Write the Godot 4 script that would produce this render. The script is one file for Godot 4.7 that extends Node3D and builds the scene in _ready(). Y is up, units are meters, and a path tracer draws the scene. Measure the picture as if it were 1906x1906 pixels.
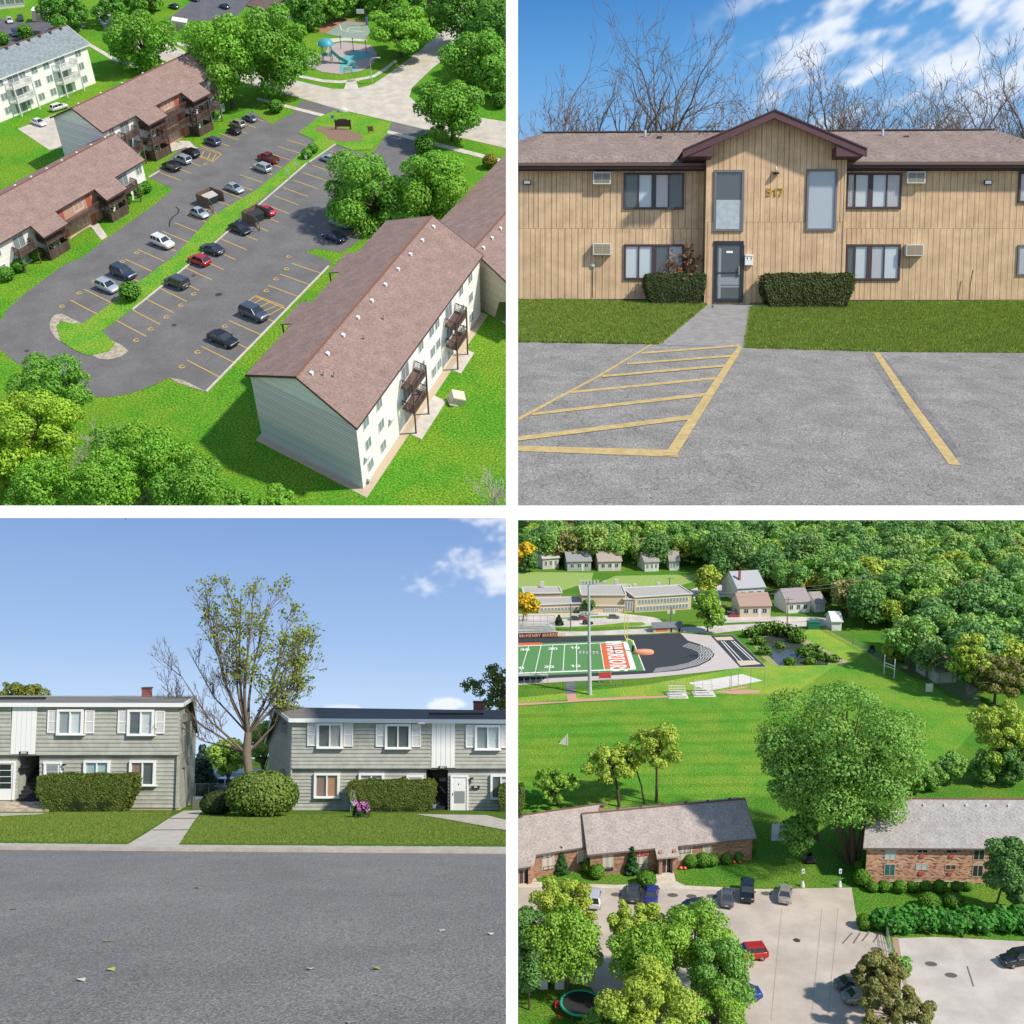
extends Node3D
# Four places stand round the viewer like the bays of a display, parted by a white dividing frame.
# Each place is built in metres in axes of its own (x right, y up, z towards the viewer) and set where it stands.

const FOCAL := 2000.0        # the lens, in units of a 1906 x 1906 picture
const MID := 953.0
const PITCH := 14.0

var cam_axes: Basis
var pose: Transform3D        # the place being built, in the world
var eye_turn: Basis          # the same, as the camera sees it
var eye_at: Vector3
var ground_up := Vector3.UP  # the slope of its ground
var rng := RandomNumberGenerator.new()
var taken := {}
var mats := {}
var tex := {}
var keep := Rect2(-9999, -9999, 99999, 99999)   # foliage of trees at the edge of a place is pruned to it


class Shape:
	var v := PackedVector3Array()
	var n := PackedVector3Array()
	var c := PackedColorArray()
	var xf := Transform3D()
	var col := Color(1, 1, 1)

	func tri(a: Vector3, b: Vector3, d: Vector3) -> void:
		a = xf * a
		b = xf * b
		d = xf * d
		var k := (d - a).cross(b - a).normalized()
		v.append(a); v.append(b); v.append(d)
		n.append(k); n.append(k); n.append(k)
		c.append(col); c.append(col); c.append(col)

	func quad(a: Vector3, b: Vector3, d: Vector3, e: Vector3) -> void:
		tri(a, b, d)
		tri(a, d, e)

	func box(lo: Vector3, hi: Vector3) -> void:
		hexa(Vector3(lo.x, lo.y, hi.z), Vector3(hi.x, lo.y, hi.z), Vector3(hi.x, lo.y, lo.z), Vector3(lo.x, lo.y, lo.z), Vector3(lo.x, hi.y, hi.z), Vector3(hi.x, hi.y, hi.z), Vector3(hi.x, hi.y, lo.z), Vector3(lo.x, hi.y, lo.z))

	func hexa(a: Vector3, b: Vector3, d: Vector3, e: Vector3, p: Vector3, q: Vector3, r: Vector3, s: Vector3) -> void:
		# bottom a b d e and top p q r s, both counter-clockwise from above, a and b in front
		quad(a, p, q, b)
		quad(b, q, r, d)
		quad(d, r, s, e)
		quad(e, s, p, a)
		quad(p, s, r, q)
		quad(a, b, d, e)

	func bar(a: Vector3, b: Vector3, w: float, h: float, up := Vector3.UP) -> void:
		var z := (b - a).normalized()
		var x := up.cross(z)
		if x.length() < 0.01:
			x = Vector3.RIGHT.cross(z)
		x = x.normalized() * w / 2.0
		var y := z.cross(x).normalized() * h / 2.0
		hexa(a - x - y, a + x - y, b + x - y, b - x - y, a - x + y, a + x + y, b + x + y, b - x + y)

	func smooth_tri(a: Vector3, b: Vector3, d: Vector3, na: Vector3, nb: Vector3, nd: Vector3) -> void:
		v.append(a); v.append(b); v.append(d)
		n.append(na); n.append(nb); n.append(nd)
		c.append(col); c.append(col); c.append(col)

	func grid(rows: Array, wrap := true) -> void:
		# rows of equally many points; smooth normals
		var w: int = rows[0].size()
		var h: int = rows.size()
		var p := PackedVector3Array()
		for r in rows:
			for q in r:
				p.append(xf * q)
		var nn := PackedVector3Array()
		nn.resize(w * h)
		var last := w if wrap else w - 1
		for j in h - 1:
			for i in last:
				var a := j * w + i
				var b := j * w + (i + 1) % w
				var d := a + w
				var e := b + w
				var k := (p[e] - p[a]).cross(p[d] - p[b])
				nn[a] += k; nn[b] += k; nn[d] += k; nn[e] += k
		for i in nn.size():
			nn[i] = nn[i].normalized()
		for j in h - 1:
			for i in last:
				var a := j * w + i
				var b := j * w + (i + 1) % w
				var d := a + w
				var e := b + w
				smooth_tri(p[a], p[d], p[b], nn[a], nn[d], nn[b])
				smooth_tri(p[b], p[d], p[e], nn[b], nn[d], nn[e])

	func tube(pts: Array, radii: Array, sides := 6) -> void:
		var rows := []
		for i in pts.size():
			var t: Vector3 = (pts[mini(i + 1, pts.size() - 1)] - pts[maxi(i - 1, 0)]).normalized()
			var x := t.cross(Vector3(0.13, 0.2, 0.97)).normalized()
			var y := t.cross(x)
			var ring := PackedVector3Array()
			for k in sides:
				var f := TAU * k / sides
				ring.append(pts[i] + (x * cos(f) + y * sin(f)) * radii[i])
			rows.append(ring)
		grid(rows)

	func lathe(profile: Array, sides := 14, mid := Vector3.ZERO, sx := 1.0, sz := 1.0) -> void:
		var rows := []
		for q in profile:
			var ring := PackedVector3Array()
			for k in sides:
				var f := TAU * k / sides
				ring.append(mid + Vector3(cos(f) * q.x * sx, q.y, sin(f) * q.x * sz))
			rows.append(ring)
		grid(rows)

	func flat(pts: Array) -> void:
		# a polygon of points that lie in one plane, seen from above
		var flat2 := PackedVector2Array()
		for q in pts:
			flat2.append(Vector2(q.x, q.z))
		var idx := Geometry2D.triangulate_polygon(flat2)
		for i in range(0, idx.size(), 3):
			var a: Vector3 = pts[idx[i]]
			var b: Vector3 = pts[idx[i + 1]]
			var d: Vector3 = pts[idx[i + 2]]
			if (d - a).cross(b - a).y < 0:
				tri(a, d, b)
			else:
				tri(a, b, d)

	func slab(pts: Array, thick: float) -> void:
		flat(pts)
		for i in pts.size():
			var a: Vector3 = pts[i]
			var b: Vector3 = pts[(i + 1) % pts.size()]
			var down := Vector3(0, thick, 0)
			quad(a, b, b - down, a - down)

	func prism(outline: Array, z0: float, z1: float) -> void:
		# an outline in x and y between two depths
		var idx := Geometry2D.triangulate_polygon(PackedVector2Array(outline))
		for i in range(0, idx.size(), 3):
			var a: Vector2 = outline[idx[i]]
			var b: Vector2 = outline[idx[i + 1]]
			var d: Vector2 = outline[idx[i + 2]]
			tri(Vector3(a.x, a.y, z1), Vector3(d.x, d.y, z1), Vector3(b.x, b.y, z1))
			tri(Vector3(a.x, a.y, z0), Vector3(b.x, b.y, z0), Vector3(d.x, d.y, z0))
		for i in outline.size():
			var a: Vector2 = outline[i]
			var b: Vector2 = outline[(i + 1) % outline.size()]
			quad(Vector3(a.x, a.y, z0), Vector3(b.x, b.y, z0), Vector3(b.x, b.y, z1), Vector3(a.x, a.y, z1))

	func leaf(at: Vector3, face: Vector3, size: float, turn: float) -> void:
		var x := face.cross(Vector3(0.31, 0.87, 0.38))
		if x.length_squared() < 0.0001:
			x = Vector3.RIGHT
		x = x.normalized().rotated(face, turn) * size
		var y := face.cross(x) * 0.62
		var mid := at + face * size * 0.18
		var k1 := (face + x * 0.35 / size).normalized()
		var k2 := (face - x * 0.35 / size).normalized()
		v.append(at - y); v.append(mid + y * 0.1 - x * 0.5); v.append(at + y)
		v.append(at - y); v.append(at + y); v.append(mid + y * 0.1 + x * 0.5)
		n.append(k2); n.append(k2); n.append(k2); n.append(k1); n.append(k1); n.append(k1)
		for i in 6:
			c.append(col)

	func mesh() -> ArrayMesh:
		if v.is_empty():
			return ArrayMesh.new()
		var a := []
		a.resize(Mesh.ARRAY_MAX)
		a[Mesh.ARRAY_VERTEX] = v
		a[Mesh.ARRAY_NORMAL] = n
		a[Mesh.ARRAY_COLOR] = c
		var m := ArrayMesh.new()
		m.add_surface_from_arrays(Mesh.PRIMITIVE_TRIANGLES, a)
		return m


# ---------------------------------------------------------------- placing

func set_place(tilt: float, px: float, py: float, depth: float) -> void:
	eye_turn = Basis(Vector3.RIGHT, deg_to_rad(tilt))
	eye_at = Vector3((px - MID) / FOCAL * depth, (MID - py) / FOCAL * depth, -depth)
	pose = Transform3D(cam_axes * eye_turn, cam_axes * eye_at)
	ground_up = Vector3.UP


func sight(px: float, py: float) -> Vector3:
	return eye_turn.inverse() * Vector3((px - MID) / FOCAL, (MID - py) / FOCAL, -1.0)


func viewer() -> Vector3:
	return eye_turn.inverse() * -eye_at


func g(px: float, py: float, lift := 0.0) -> Vector3:
	# the point of the ground that is seen there
	var d := sight(px, py)
	var e := viewer()
	return e + d * ((lift - ground_up.dot(e)) / ground_up.dot(d))


func w(px: float, py: float, z: float) -> Vector3:
	# the point of the upright plane at that depth
	var d := sight(px, py)
	var e := viewer()
	return e + d * ((z - e.z) / d.z)


func seen_at(p: Vector3) -> Vector2:
	var q := eye_turn * p + eye_at
	return Vector2(MID + FOCAL * q.x / -q.z, MID - FOCAL * q.y / -q.z)


func rise(p: Vector3, py: float) -> float:
	# how high above p the row py is
	var lo := 0.0
	var hi := 60.0
	for i in 40:
		var m := (lo + hi) / 2
		if seen_at(p + Vector3(0, m, 0)).y > py:
			lo = m
		else:
			hi = m
	return lo


func per_metre(p: Vector3) -> float:
	return FOCAL / -(eye_turn * p + eye_at).z


func gs(pairs: Array, lift := 0.0) -> Array:
	var out := []
	for i in range(0, pairs.size(), 2):
		out.append(g(pairs[i], pairs[i + 1], lift))
	return out


# ---------------------------------------------------------------- naming

func numbered(called: String) -> String:
	var k: int = taken.get(called, 0)
	taken[called] = k + 1
	return called if k == 0 else "%s_%03d" % [called, k]


func thing(called: String, label: String, category: String, at: Vector3, group := "", turn := 0.0, size := 1.0) -> Node3D:
	var o := Node3D.new()
	return put(o, called, label, category, at, group, turn, size)


func put(o: Node3D, called: String, label: String, category: String, at: Vector3, group := "", turn := 0.0, size := 1.0) -> Node3D:
	o.name = numbered(called)
	add_child(o)
	o.transform = pose * Transform3D(Basis(Vector3.UP, turn).scaled(Vector3.ONE * size), at)
	o.set_meta("label", label)
	o.set_meta("category", category)
	if group != "":
		o.set_meta("group", group)
	elif o.has_meta("group"):
		o.remove_meta("group")
	return o


func again(o: Node3D, label: String, at: Vector3, turn := 0.0, size := 1.0, group := "") -> Node3D:
	var r: Node3D = o.duplicate()
	var base := String(o.name)
	if base.length() > 4 and base[base.length() - 4] == "_" and base.right(3).is_valid_int():
		base = base.left(base.length() - 4)
	return put(r, base, label, o.get_meta("category"), at, group if group != "" else o.get_meta("group", ""), turn, size)


func part(parent: Node3D, called: String, s, m: Material) -> MeshInstance3D:
	var o := MeshInstance3D.new()
	o.name = called
	o.mesh = s.mesh() if s is Shape else s
	o.material_override = m
	parent.add_child(o, true)
	return o


func single(called: String, label: String, category: String, s: Shape, m: Material, at: Vector3, group := "") -> MeshInstance3D:
	var o := MeshInstance3D.new()
	o.mesh = s.mesh()
	o.material_override = m
	put(o, called, label, category, at, group)
	return o


func setting(called: String, s: Shape, m: Material) -> MeshInstance3D:
	var o := MeshInstance3D.new()
	o.name = numbered(called)
	o.mesh = s.mesh()
	o.material_override = m
	add_child(o)
	o.transform = pose
	o.set_meta("kind", "structure")
	return o


func sheet(called: String, pairs: Array, lift: float, m: Material) -> MeshInstance3D:
	var s := Shape.new()
	s.flat(gs(pairs, lift))
	return setting(called, s, m)


func about(at: Vector3) -> Shape:
	var s := Shape.new()
	s.xf.origin = -at
	return s


# ---------------------------------------------------------------- surfaces

func grey_image(size: int, f: Callable) -> ImageTexture:
	var b := PackedByteArray()
	b.resize(size * size)
	for y in size:
		for x in size:
			b[y * size + x] = clampi(int(f.call(x, y) * 255.0), 0, 255)
	return ImageTexture.create_from_image(Image.create_from_data(size, size, false, Image.FORMAT_L8, b))


func cloud_noise(seed_: int, freq: float, lo: float, hi: float, size := 512, kind := FastNoiseLite.TYPE_SIMPLEX_SMOOTH, octaves := 4) -> ImageTexture:
	var nz := FastNoiseLite.new()
	nz.seed = seed_
	nz.frequency = freq
	nz.noise_type = kind
	nz.fractal_octaves = octaves
	nz.fractal_gain = 0.6
	var im := nz.get_seamless_image(size, size)
	var b := im.get_data()
	for i in b.size():
		b[i] = int(255.0 * lerpf(lo, hi, b[i] / 255.0))
	return ImageTexture.create_from_image(Image.create_from_data(size, size, false, Image.FORMAT_L8, b))


func make_textures() -> void:
	rng.seed = 7
	tex.soft = cloud_noise(3, 0.012, 0.62, 1.0)
	tex.faint = cloud_noise(8, 0.01, 0.84, 1.0)
	tex.fine = cloud_noise(4, 0.09, 0.55, 1.0)
	tex.turf = cloud_noise(5, 0.16, 0.4, 1.0, 512, FastNoiseLite.TYPE_SIMPLEX_SMOOTH, 5)
	var r0 := rng.randi()
	var grain := func(x, y):
		var k := hash(x * 7919 + y * 104729 + r0) % 1000 / 1000.0
		var k2 := hash((x >> 1) * 31 + (y >> 1) * 977 + 5) % 1000 / 1000.0
		return 0.46 + 0.34 * k * k + 0.2 * k2
	tex.grain = grey_image(512, grain)
	var grit := func(x, y):
		return 0.8 + 0.12 * (hash(x * 7919 + y * 104729 + r0) % 1000 / 1000.0) + 0.08 * (hash((x >> 1) * 31 + (y >> 1) * 977 + 5) % 1000 / 1000.0)
	tex.grit = grey_image(512, grit)
	# lawns: lush, dry and worn patches at two sizes
	var big := FastNoiseLite.new()
	big.frequency = 0.012
	big.fractal_octaves = 4
	var n1 := big.get_seamless_image(512, 512).get_data()
	big.seed = 91
	big.frequency = 0.05
	var n2 := big.get_seamless_image(512, 512).get_data()
	var patch := PackedByteArray()
	patch.resize(512 * 512 * 3)
	for i in n1.size():
		var q := Color(0.80, 0.93, 0.80).lerp(Color(1.0, 0.96, 0.86), smoothstep(0.25, 0.75, n1[i] / 255.0))
		q = q.lerp(Color(1.0, 0.88, 0.86), smoothstep(0.6, 0.85, n2[i] / 255.0) * 0.6)
		var s := 0.9 + 0.1 * n2[i] / 255.0
		patch[i * 3] = int(q.r * s * 255)
		patch[i * 3 + 1] = int(q.g * s * 255)
		patch[i * 3 + 2] = int(q.b * s * 255)
	tex.meadow = ImageTexture.create_from_image(Image.create_from_data(512, 512, false, Image.FORMAT_RGB8, patch))
	var shingle := func(x, y):
		var row: int = y / 16
		var off: int = hash(row * 77) % 24
		var tab: int = ((x + off) % 512) / 24
		var k := hash(row * 131 + tab * 17) % 1000 / 1000.0
		var e := 0.72 if y % 16 == 0 else 1.0
		return (0.7 + 0.22 * k) * e + 0.06 * (hash(x * 37 + y * 991) % 100 / 100.0)
	tex.shingle = grey_image(512, shingle)
	var streak := func(x, y):
		return 0.74 + 0.18 * (hash(x * 13 + 5) % 1000 / 1000.0) + 0.08 * (hash(x * 7 + (y / 24) * 1013) % 1000 / 1000.0)
	tex.streak = grey_image(256, streak)
	var lap := func(x, y):
		return (0.6 if y % 16 < 2 else 0.9 + 0.02 * ((y / 16) % 3)) + 0.05 * (hash(x * 3 + (y / 16) * 71) % 100 / 100.0)
	tex.lap = grey_image(256, lap)
	var wood := func(x, y):
		var k := hash((x / 16) * 51 + 9) % 1000 / 1000.0
		return (0.55 if x % 16 < 2 else 0.72 + 0.25 * k) + 0.05 * (hash(x * 3 + (y / 9) * 71) % 100 / 100.0)
	tex.wood = grey_image(256, wood)
	# brickwork: 0.2 x 0.0667 m bricks, running bond, with mortar
	for kind in 2:
		var im := Image.create(384, 384, false, Image.FORMAT_RGB8)
		for y in 384:
			var row := y / 16
			for x in 384:
				var xx := (x + (row % 2) * 24) % 384
				var k := hash(row * 977 + (xx / 48) * 131 + kind) % 1000 / 1000.0
				var q := Color(0.66, 0.45, 0.36).lerp(Color(0.86, 0.68, 0.55), k)
				if k > 0.82:
					q = Color(0.55, 0.38, 0.31)
				if kind == 1:
					q = Color(0.78, 0.52, 0.40).lerp(Color(0.95, 0.80, 0.66), k)
					if k > 0.8:
						q = Color(0.52, 0.34, 0.28)
				if y % 16 < 2 or xx % 48 < 2:
					q = Color(0.72, 0.66, 0.6)
				var s := 0.93 + 0.07 * (hash(x * 37 + y * 991) % 100 / 100.0)
				im.set_pixel(x, y, Color(q.r * s, q.g * s, q.b * s))
		tex["brick%d" % kind] = ImageTexture.create_from_image(im)
	# old asphalt: cracks wander through a field of stones
	var cr := Image.create(1024, 1024, false, Image.FORMAT_L8)
	cr.fill(Color(0.86, 0.86, 0.86))
	for k in 210:
		var x := rng.randf() * 1024
		var y := rng.randf() * 1024
		var a := rng.randf() * TAU
		var tone := 0.62 if k % 3 else 1.0
		for i in rng.randi_range(20, 150):
			a += rng.randfn(0, 0.28)
			x += cos(a)
			y += sin(a)
			var xi := posmod(int(x), 1024)
			var yi := posmod(int(y), 1024)
			for ww in rng.randi_range(1, 3):
				cr.set_pixel((xi + ww) % 1024, yi, Color(tone, tone, tone))
				cr.set_pixel(xi, (yi + ww) % 1024, Color(tone, tone, tone))
	var fbm := FastNoiseLite.new()
	fbm.frequency = 0.008
	var soft := fbm.get_seamless_image(1024, 1024).get_data()
	var d := cr.get_data()
	for i in d.size():
		d[i] = int(d[i] * (0.8 + 0.2 * soft[i] / 255.0))
	tex.cracks = ImageTexture.create_from_image(Image.create_from_data(1024, 1024, false, Image.FORMAT_L8, d))


const MEAN := {"soft": 0.62, "faint": 0.84, "lap": 0.8, "grit": 0.8, "meadow": 0.78, "fine": 0.57, "turf": 0.47, "grain": 0.45, "shingle": 0.64, "streak": 0.72, "wood": 0.6, "cracks": 0.58}


func paint(r: float, gr: float, b: float, rough := 0.8, texture := "", per := 1.0, bump := 0.0, coarse := "", per2 := 0.1) -> StandardMaterial3D:
	# a surface of that (linear) base colour; texture repeats per times a metre
	var key := "%s %s %s %s %s %s %s %s %s" % [r, gr, b, rough, texture, per, bump, coarse, per2]
	if mats.has(key):
		return mats[key]
	var m := StandardMaterial3D.new()
	var f := 1.0
	if texture == "grain" and maxf(r, maxf(gr, b)) > 0.3:
		texture = "grit"
	if texture != "":
		m.albedo_texture = tex[texture]
		m.uv1_triplanar = true
		m.uv1_scale = Vector3.ONE * per
		f /= MEAN.get(texture, 1.0)
		if bump > 0:
			m.heightmap_enabled = true
			m.heightmap_texture = tex[texture]
			m.heightmap_scale = bump
	if coarse != "":
		m.detail_enabled = true
		m.detail_blend_mode = BaseMaterial3D.BLEND_MODE_MUL
		m.detail_albedo = tex[coarse]
		m.detail_uv_layer = BaseMaterial3D.DETAIL_UV_2
		m.uv2_triplanar = true
		m.uv2_scale = Vector3.ONE * per2
		f /= MEAN.get(coarse, 1.0)
	f = minf(f, 1.0 / maxf(r, maxf(gr, b)))
	m.albedo_color = Color(r * f, gr * f, b * f).linear_to_srgb()
	m.roughness = rough
	if rough > 0.94:
		m.metallic_specular = 0.12
	mats[key] = m
	return m


func metal(r: float, gr: float, b: float, rough := 0.4) -> StandardMaterial3D:
	var key := "metal %s %s %s %s" % [r, gr, b, rough]
	if not mats.has(key):
		var m := StandardMaterial3D.new()
		m.albedo_color = Color(r, gr, b).linear_to_srgb()
		m.metallic = 0.8
		m.roughness = rough
		mats[key] = m
	return mats[key]


func car_paint(r: float, gr: float, b: float) -> StandardMaterial3D:
	var key := "car %s %s %s" % [r, gr, b]
	if not mats.has(key):
		var m := StandardMaterial3D.new()
		m.albedo_color = Color(r, gr, b).linear_to_srgb()
		m.metallic = 0.35
		m.roughness = 0.35
		m.clearcoat_enabled = true
		m.clearcoat = 0.8
		m.clearcoat_roughness = 0.06
		mats[key] = m
	return mats[key]


func glass(alpha := 0.04) -> StandardMaterial3D:
	var key := "glass %s" % alpha
	if not mats.has(key):
		var m := StandardMaterial3D.new()
		m.transparency = BaseMaterial3D.TRANSPARENCY_ALPHA
		m.albedo_color = Color(0.75, 0.85, 0.9, alpha)
		m.roughness = 0.03
		m.metallic_specular = 0.4
		mats[key] = m
	return mats[key]


func dark_glass() -> StandardMaterial3D:
	if not mats.has("dark glass"):
		var m := StandardMaterial3D.new()
		m.albedo_color = Color(0.02, 0.026, 0.032).linear_to_srgb()
		m.roughness = 0.06
		m.metallic_specular = 0.75
		mats["dark glass"] = m
	return mats["dark glass"]


func leafy(r: float, gr: float, b: float) -> StandardMaterial3D:
	var key := "leaf %s %s %s" % [r, gr, b]
	if not mats.has(key):
		var m := StandardMaterial3D.new()
		m.albedo_color = Color(r, gr, b).linear_to_srgb()
		m.vertex_color_use_as_albedo = true
		m.roughness = 0.6
		m.backlight_enabled = true
		m.backlight = Color(0.75, 0.8, 0.34)
		mats[key] = m
	return mats[key]


func bark(r := 0.12, gr := 0.09, b := 0.065) -> StandardMaterial3D:
	return paint(r, gr, b, 0.95, "fine", 1.5)


# ---------------------------------------------------------------- the light

func make_sky() -> PanoramaSkyMaterial:
	var stops := [[-90, 0.56, 0.62, 0.66], [-1, 0.58, 0.68, 0.78], [0, 0.60, 0.76, 0.92], [3, 0.52, 0.68, 0.90], [7, 0.34, 0.51, 0.80], [13.7, 0.20, 0.34, 0.65], [22, 0.20, 0.38, 0.70], [33, 0.22, 0.44, 0.75], [36.5, 0.115, 0.34, 0.69], [39.5, 0.065, 0.24, 0.58], [52, 0.05, 0.2, 0.52], [90, 0.045, 0.17, 0.46]]
	var low := Image.create(256, 512, false, Image.FORMAT_RGBF)
	var column := []
	for y in 512:
		var e := 90.0 - (y + 0.5) / 512.0 * 180.0
		var i := 0
		while i < stops.size() - 2 and stops[i + 1][0] < e:
			i += 1
		var t := clampf((e - stops[i][0]) / float(stops[i + 1][0] - stops[i][0]), 0, 1)
		column.append(Color(lerpf(stops[i][1], stops[i + 1][1], t), lerpf(stops[i][2], stops[i + 1][2], t), lerpf(stops[i][3], stops[i + 1][3], t)))
	var puff := FastNoiseLite.new()
	puff.seed = 21
	puff.frequency = 1.0
	puff.fractal_octaves = 5
	var fluff := func(az: float, e: float) -> float:
		# wisps drawn out along a slope, high; scattered small clouds, low
		var t := deg_to_rad(13)
		var a := az * cos(t) + e * sin(t)
		var b := e * cos(t) - az * sin(t)
		var k := puff.get_noise_2d(a * 0.15 + 3.0, b * 0.46) + 0.26 * puff.get_noise_2d(a * 0.6, b * 1.3 + 40.0)
		var there := smoothstep(10.0, 19.0, az) * smoothstep(29.0, 34.0, e)
		var high := smoothstep(-0.25, 0.5, k - 0.1 + 0.3 * smoothstep(15.0, 25.0, az)) * there
		var m := puff.get_noise_2d(az * 0.35 + 90.0, e * 0.55) + 0.4 * puff.get_noise_2d(az * 1.1 + 20.0, e * 1.6)
		var low1 := smoothstep(0.0, 0.75, 1.0 - Vector2((az - 0.4) / 5.2, (e - 11.2 - 0.2 * az) / 1.35).length() + 0.75 * m) * 0.95
		var low2 := smoothstep(0.0, 0.7, 1.0 - Vector2((az + 0.1) / 3.0, (e - 13.9) / 0.9).length() + 0.7 * m) * 0.8
		var low3 := smoothstep(0.2, 0.5, 1.0 - Vector2((az + 3.3) / 1.6, (e - 3.9) / 0.5).length() + 0.5 * m)
		var low4 := smoothstep(0.2, 0.6, 1.0 - Vector2((az + 9.0) / 1.6, (e - 3.6) / 0.25).length() + 0.5 * m) * 0.7
		return clampf(maxf(maxf(high, low1), maxf(low2, maxf(low3, low4))), 0, 1) * 0.88
	var white := Color(0.86, 0.9, 0.98)
	for y in 512:
		for x in 256:
			var c: Color = column[y]
			var e := 90.0 - (y + 0.5) / 512.0 * 180.0
			var az := wrapf((x + 0.5) / 256.0 * 360.0, -180.0, 180.0)
			if e > 20.0 and e < 80.0 and absf(az) > 30.0:
				var k := puff.get_noise_3d(cos(deg_to_rad(az)) * 3.0, sin(deg_to_rad(az)) * 3.0, e * 0.1)
				c = c.lerp(white, 0.7 * smoothstep(-0.1, 0.4, k))
			low.set_pixel(x, y, c)
	low.resize(4096, 2048, Image.INTERPOLATE_BILINEAR)
	for y in range(int((90.0 - 48.0) / 180.0 * 2048), 1024):
		var e := 90.0 - (y + 0.5) / 2048.0 * 180.0
		for i in 774:
			var x := posmod(i - 364, 4096)
			var az := (i - 364 + 0.5) / 4096.0 * 360.0
			var k: float = fluff.call(az, e)
			if k > 0.004:
				low.set_pixel(x, y, low.get_pixel(x, y).lerp(white, k))
	var sky := PanoramaSkyMaterial.new()
	sky.panorama = ImageTexture.create_from_image(low)
	return sky


func make_light() -> void:
	cam_axes = Basis(Vector3.RIGHT, deg_to_rad(PITCH))
	var cam := Camera3D.new()
	cam.name = "camera"
	cam.transform = Transform3D(cam_axes, Vector3.ZERO)
	cam.fov = rad_to_deg(2.0 * atan(MID / FOCAL))
	cam.near = 0.1
	cam.far = 1200.0
	add_child(cam)
	var e := Environment.new()
	e.background_mode = Environment.BG_SKY
	e.sky = Sky.new()
	e.sky.sky_material = make_sky()
	e.background_energy_multiplier = 0.73
	e.tonemap_mode = Environment.TONE_MAPPER_LINEAR
	e.tonemap_exposure = 1.5
	e.sdfgi_enabled = true
	e.ssao_enabled = true
	e.ssil_enabled = true
	var we := WorldEnvironment.new()
	we.name = "world_environment"
	we.environment = e
	add_child(we)
	var sun := DirectionalLight3D.new()
	sun.name = "sun"
	sun.light_energy = 1.15
	sun.light_color = Color(1.0, 0.96, 0.9)
	sun.light_angular_distance = 2.6
	sun.shadow_enabled = true
	var to_sun := cam_axes * Vector3(0.6, 0.63, 0.47).normalized()
	sun.transform = Transform3D(Basis.looking_at(-to_sun), Vector3.ZERO)
	add_child(sun)


func divider() -> void:
	# a white frame of two thick beams parts the four places
	pose = Transform3D(cam_axes, Vector3.ZERO)
	var m := paint(0.9, 0.9, 0.9, 0.6)
	var z := 2.6
	var k := z / FOCAL
	var o := thing("dividing_frame", "tall white cross-shaped frame that parts the four scenes", "frame", Vector3.ZERO)
	var s := Shape.new()
	s.box(Vector3(-11 * k, -1400 * k, -z - 0.04), Vector3(11 * k, 1400 * k, -z))
	part(o, "upright", s, m)
	s = Shape.new()
	s.box(Vector3(-1400 * k, -11 * k, -z - 0.04), Vector3(-11.01 * k, 12 * k, -z))
	part(o, "crossbar", s, m)
	s = Shape.new()
	s.box(Vector3(11.01 * k, -15 * k, -z - 0.04), Vector3(1400 * k, 12 * k, -z))
	part(o, "crossbar", s, m)


# ---------------------------------------------------------------- plants

func in_keep(p: Vector3) -> bool:
	return keep.has_point(seen_at(p))


func on_ball(i: int, n: int) -> Vector3:
	var y := 1.0 - 2.0 * (i + 0.5) / n
	var f := i * 2.39996 + rng.randf() * 0.8
	var r := sqrt(maxf(0.0, 1.0 - y * y))
	return Vector3(r * cos(f), y, r * sin(f))


func any_way() -> Vector3:
	return Vector3(rng.randfn(), rng.randfn(), rng.randfn()).normalized()


func puff(s: Shape, mid: Vector3, r: Vector3, count: int, size: float, at = null, hang := 0.0) -> void:
	var tone := rng.randf_range(0.78, 1.18)
	var warm := rng.randf_range(0.9, 1.12)
	for i in count:
		var d := any_way()
		if d.y < -0.35 and rng.randf() < 0.55:
			d.y = -d.y
		var p := mid + d * r * rng.randf_range(0.7, 1.06)
		if hang > 0:
			p.y -= rng.randf() * hang
		if at != null and not in_keep(at + p):
			continue
		var k := tone * rng.randf_range(0.6, 1.35)
		s.col = Color(k * warm, k, k * 0.95)
		s.leaf(p, (d + any_way() * 0.75 + Vector3(0, 0.25, 0)).normalized(), size * rng.randf_range(0.65, 1.3), rng.randf() * TAU)


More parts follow.
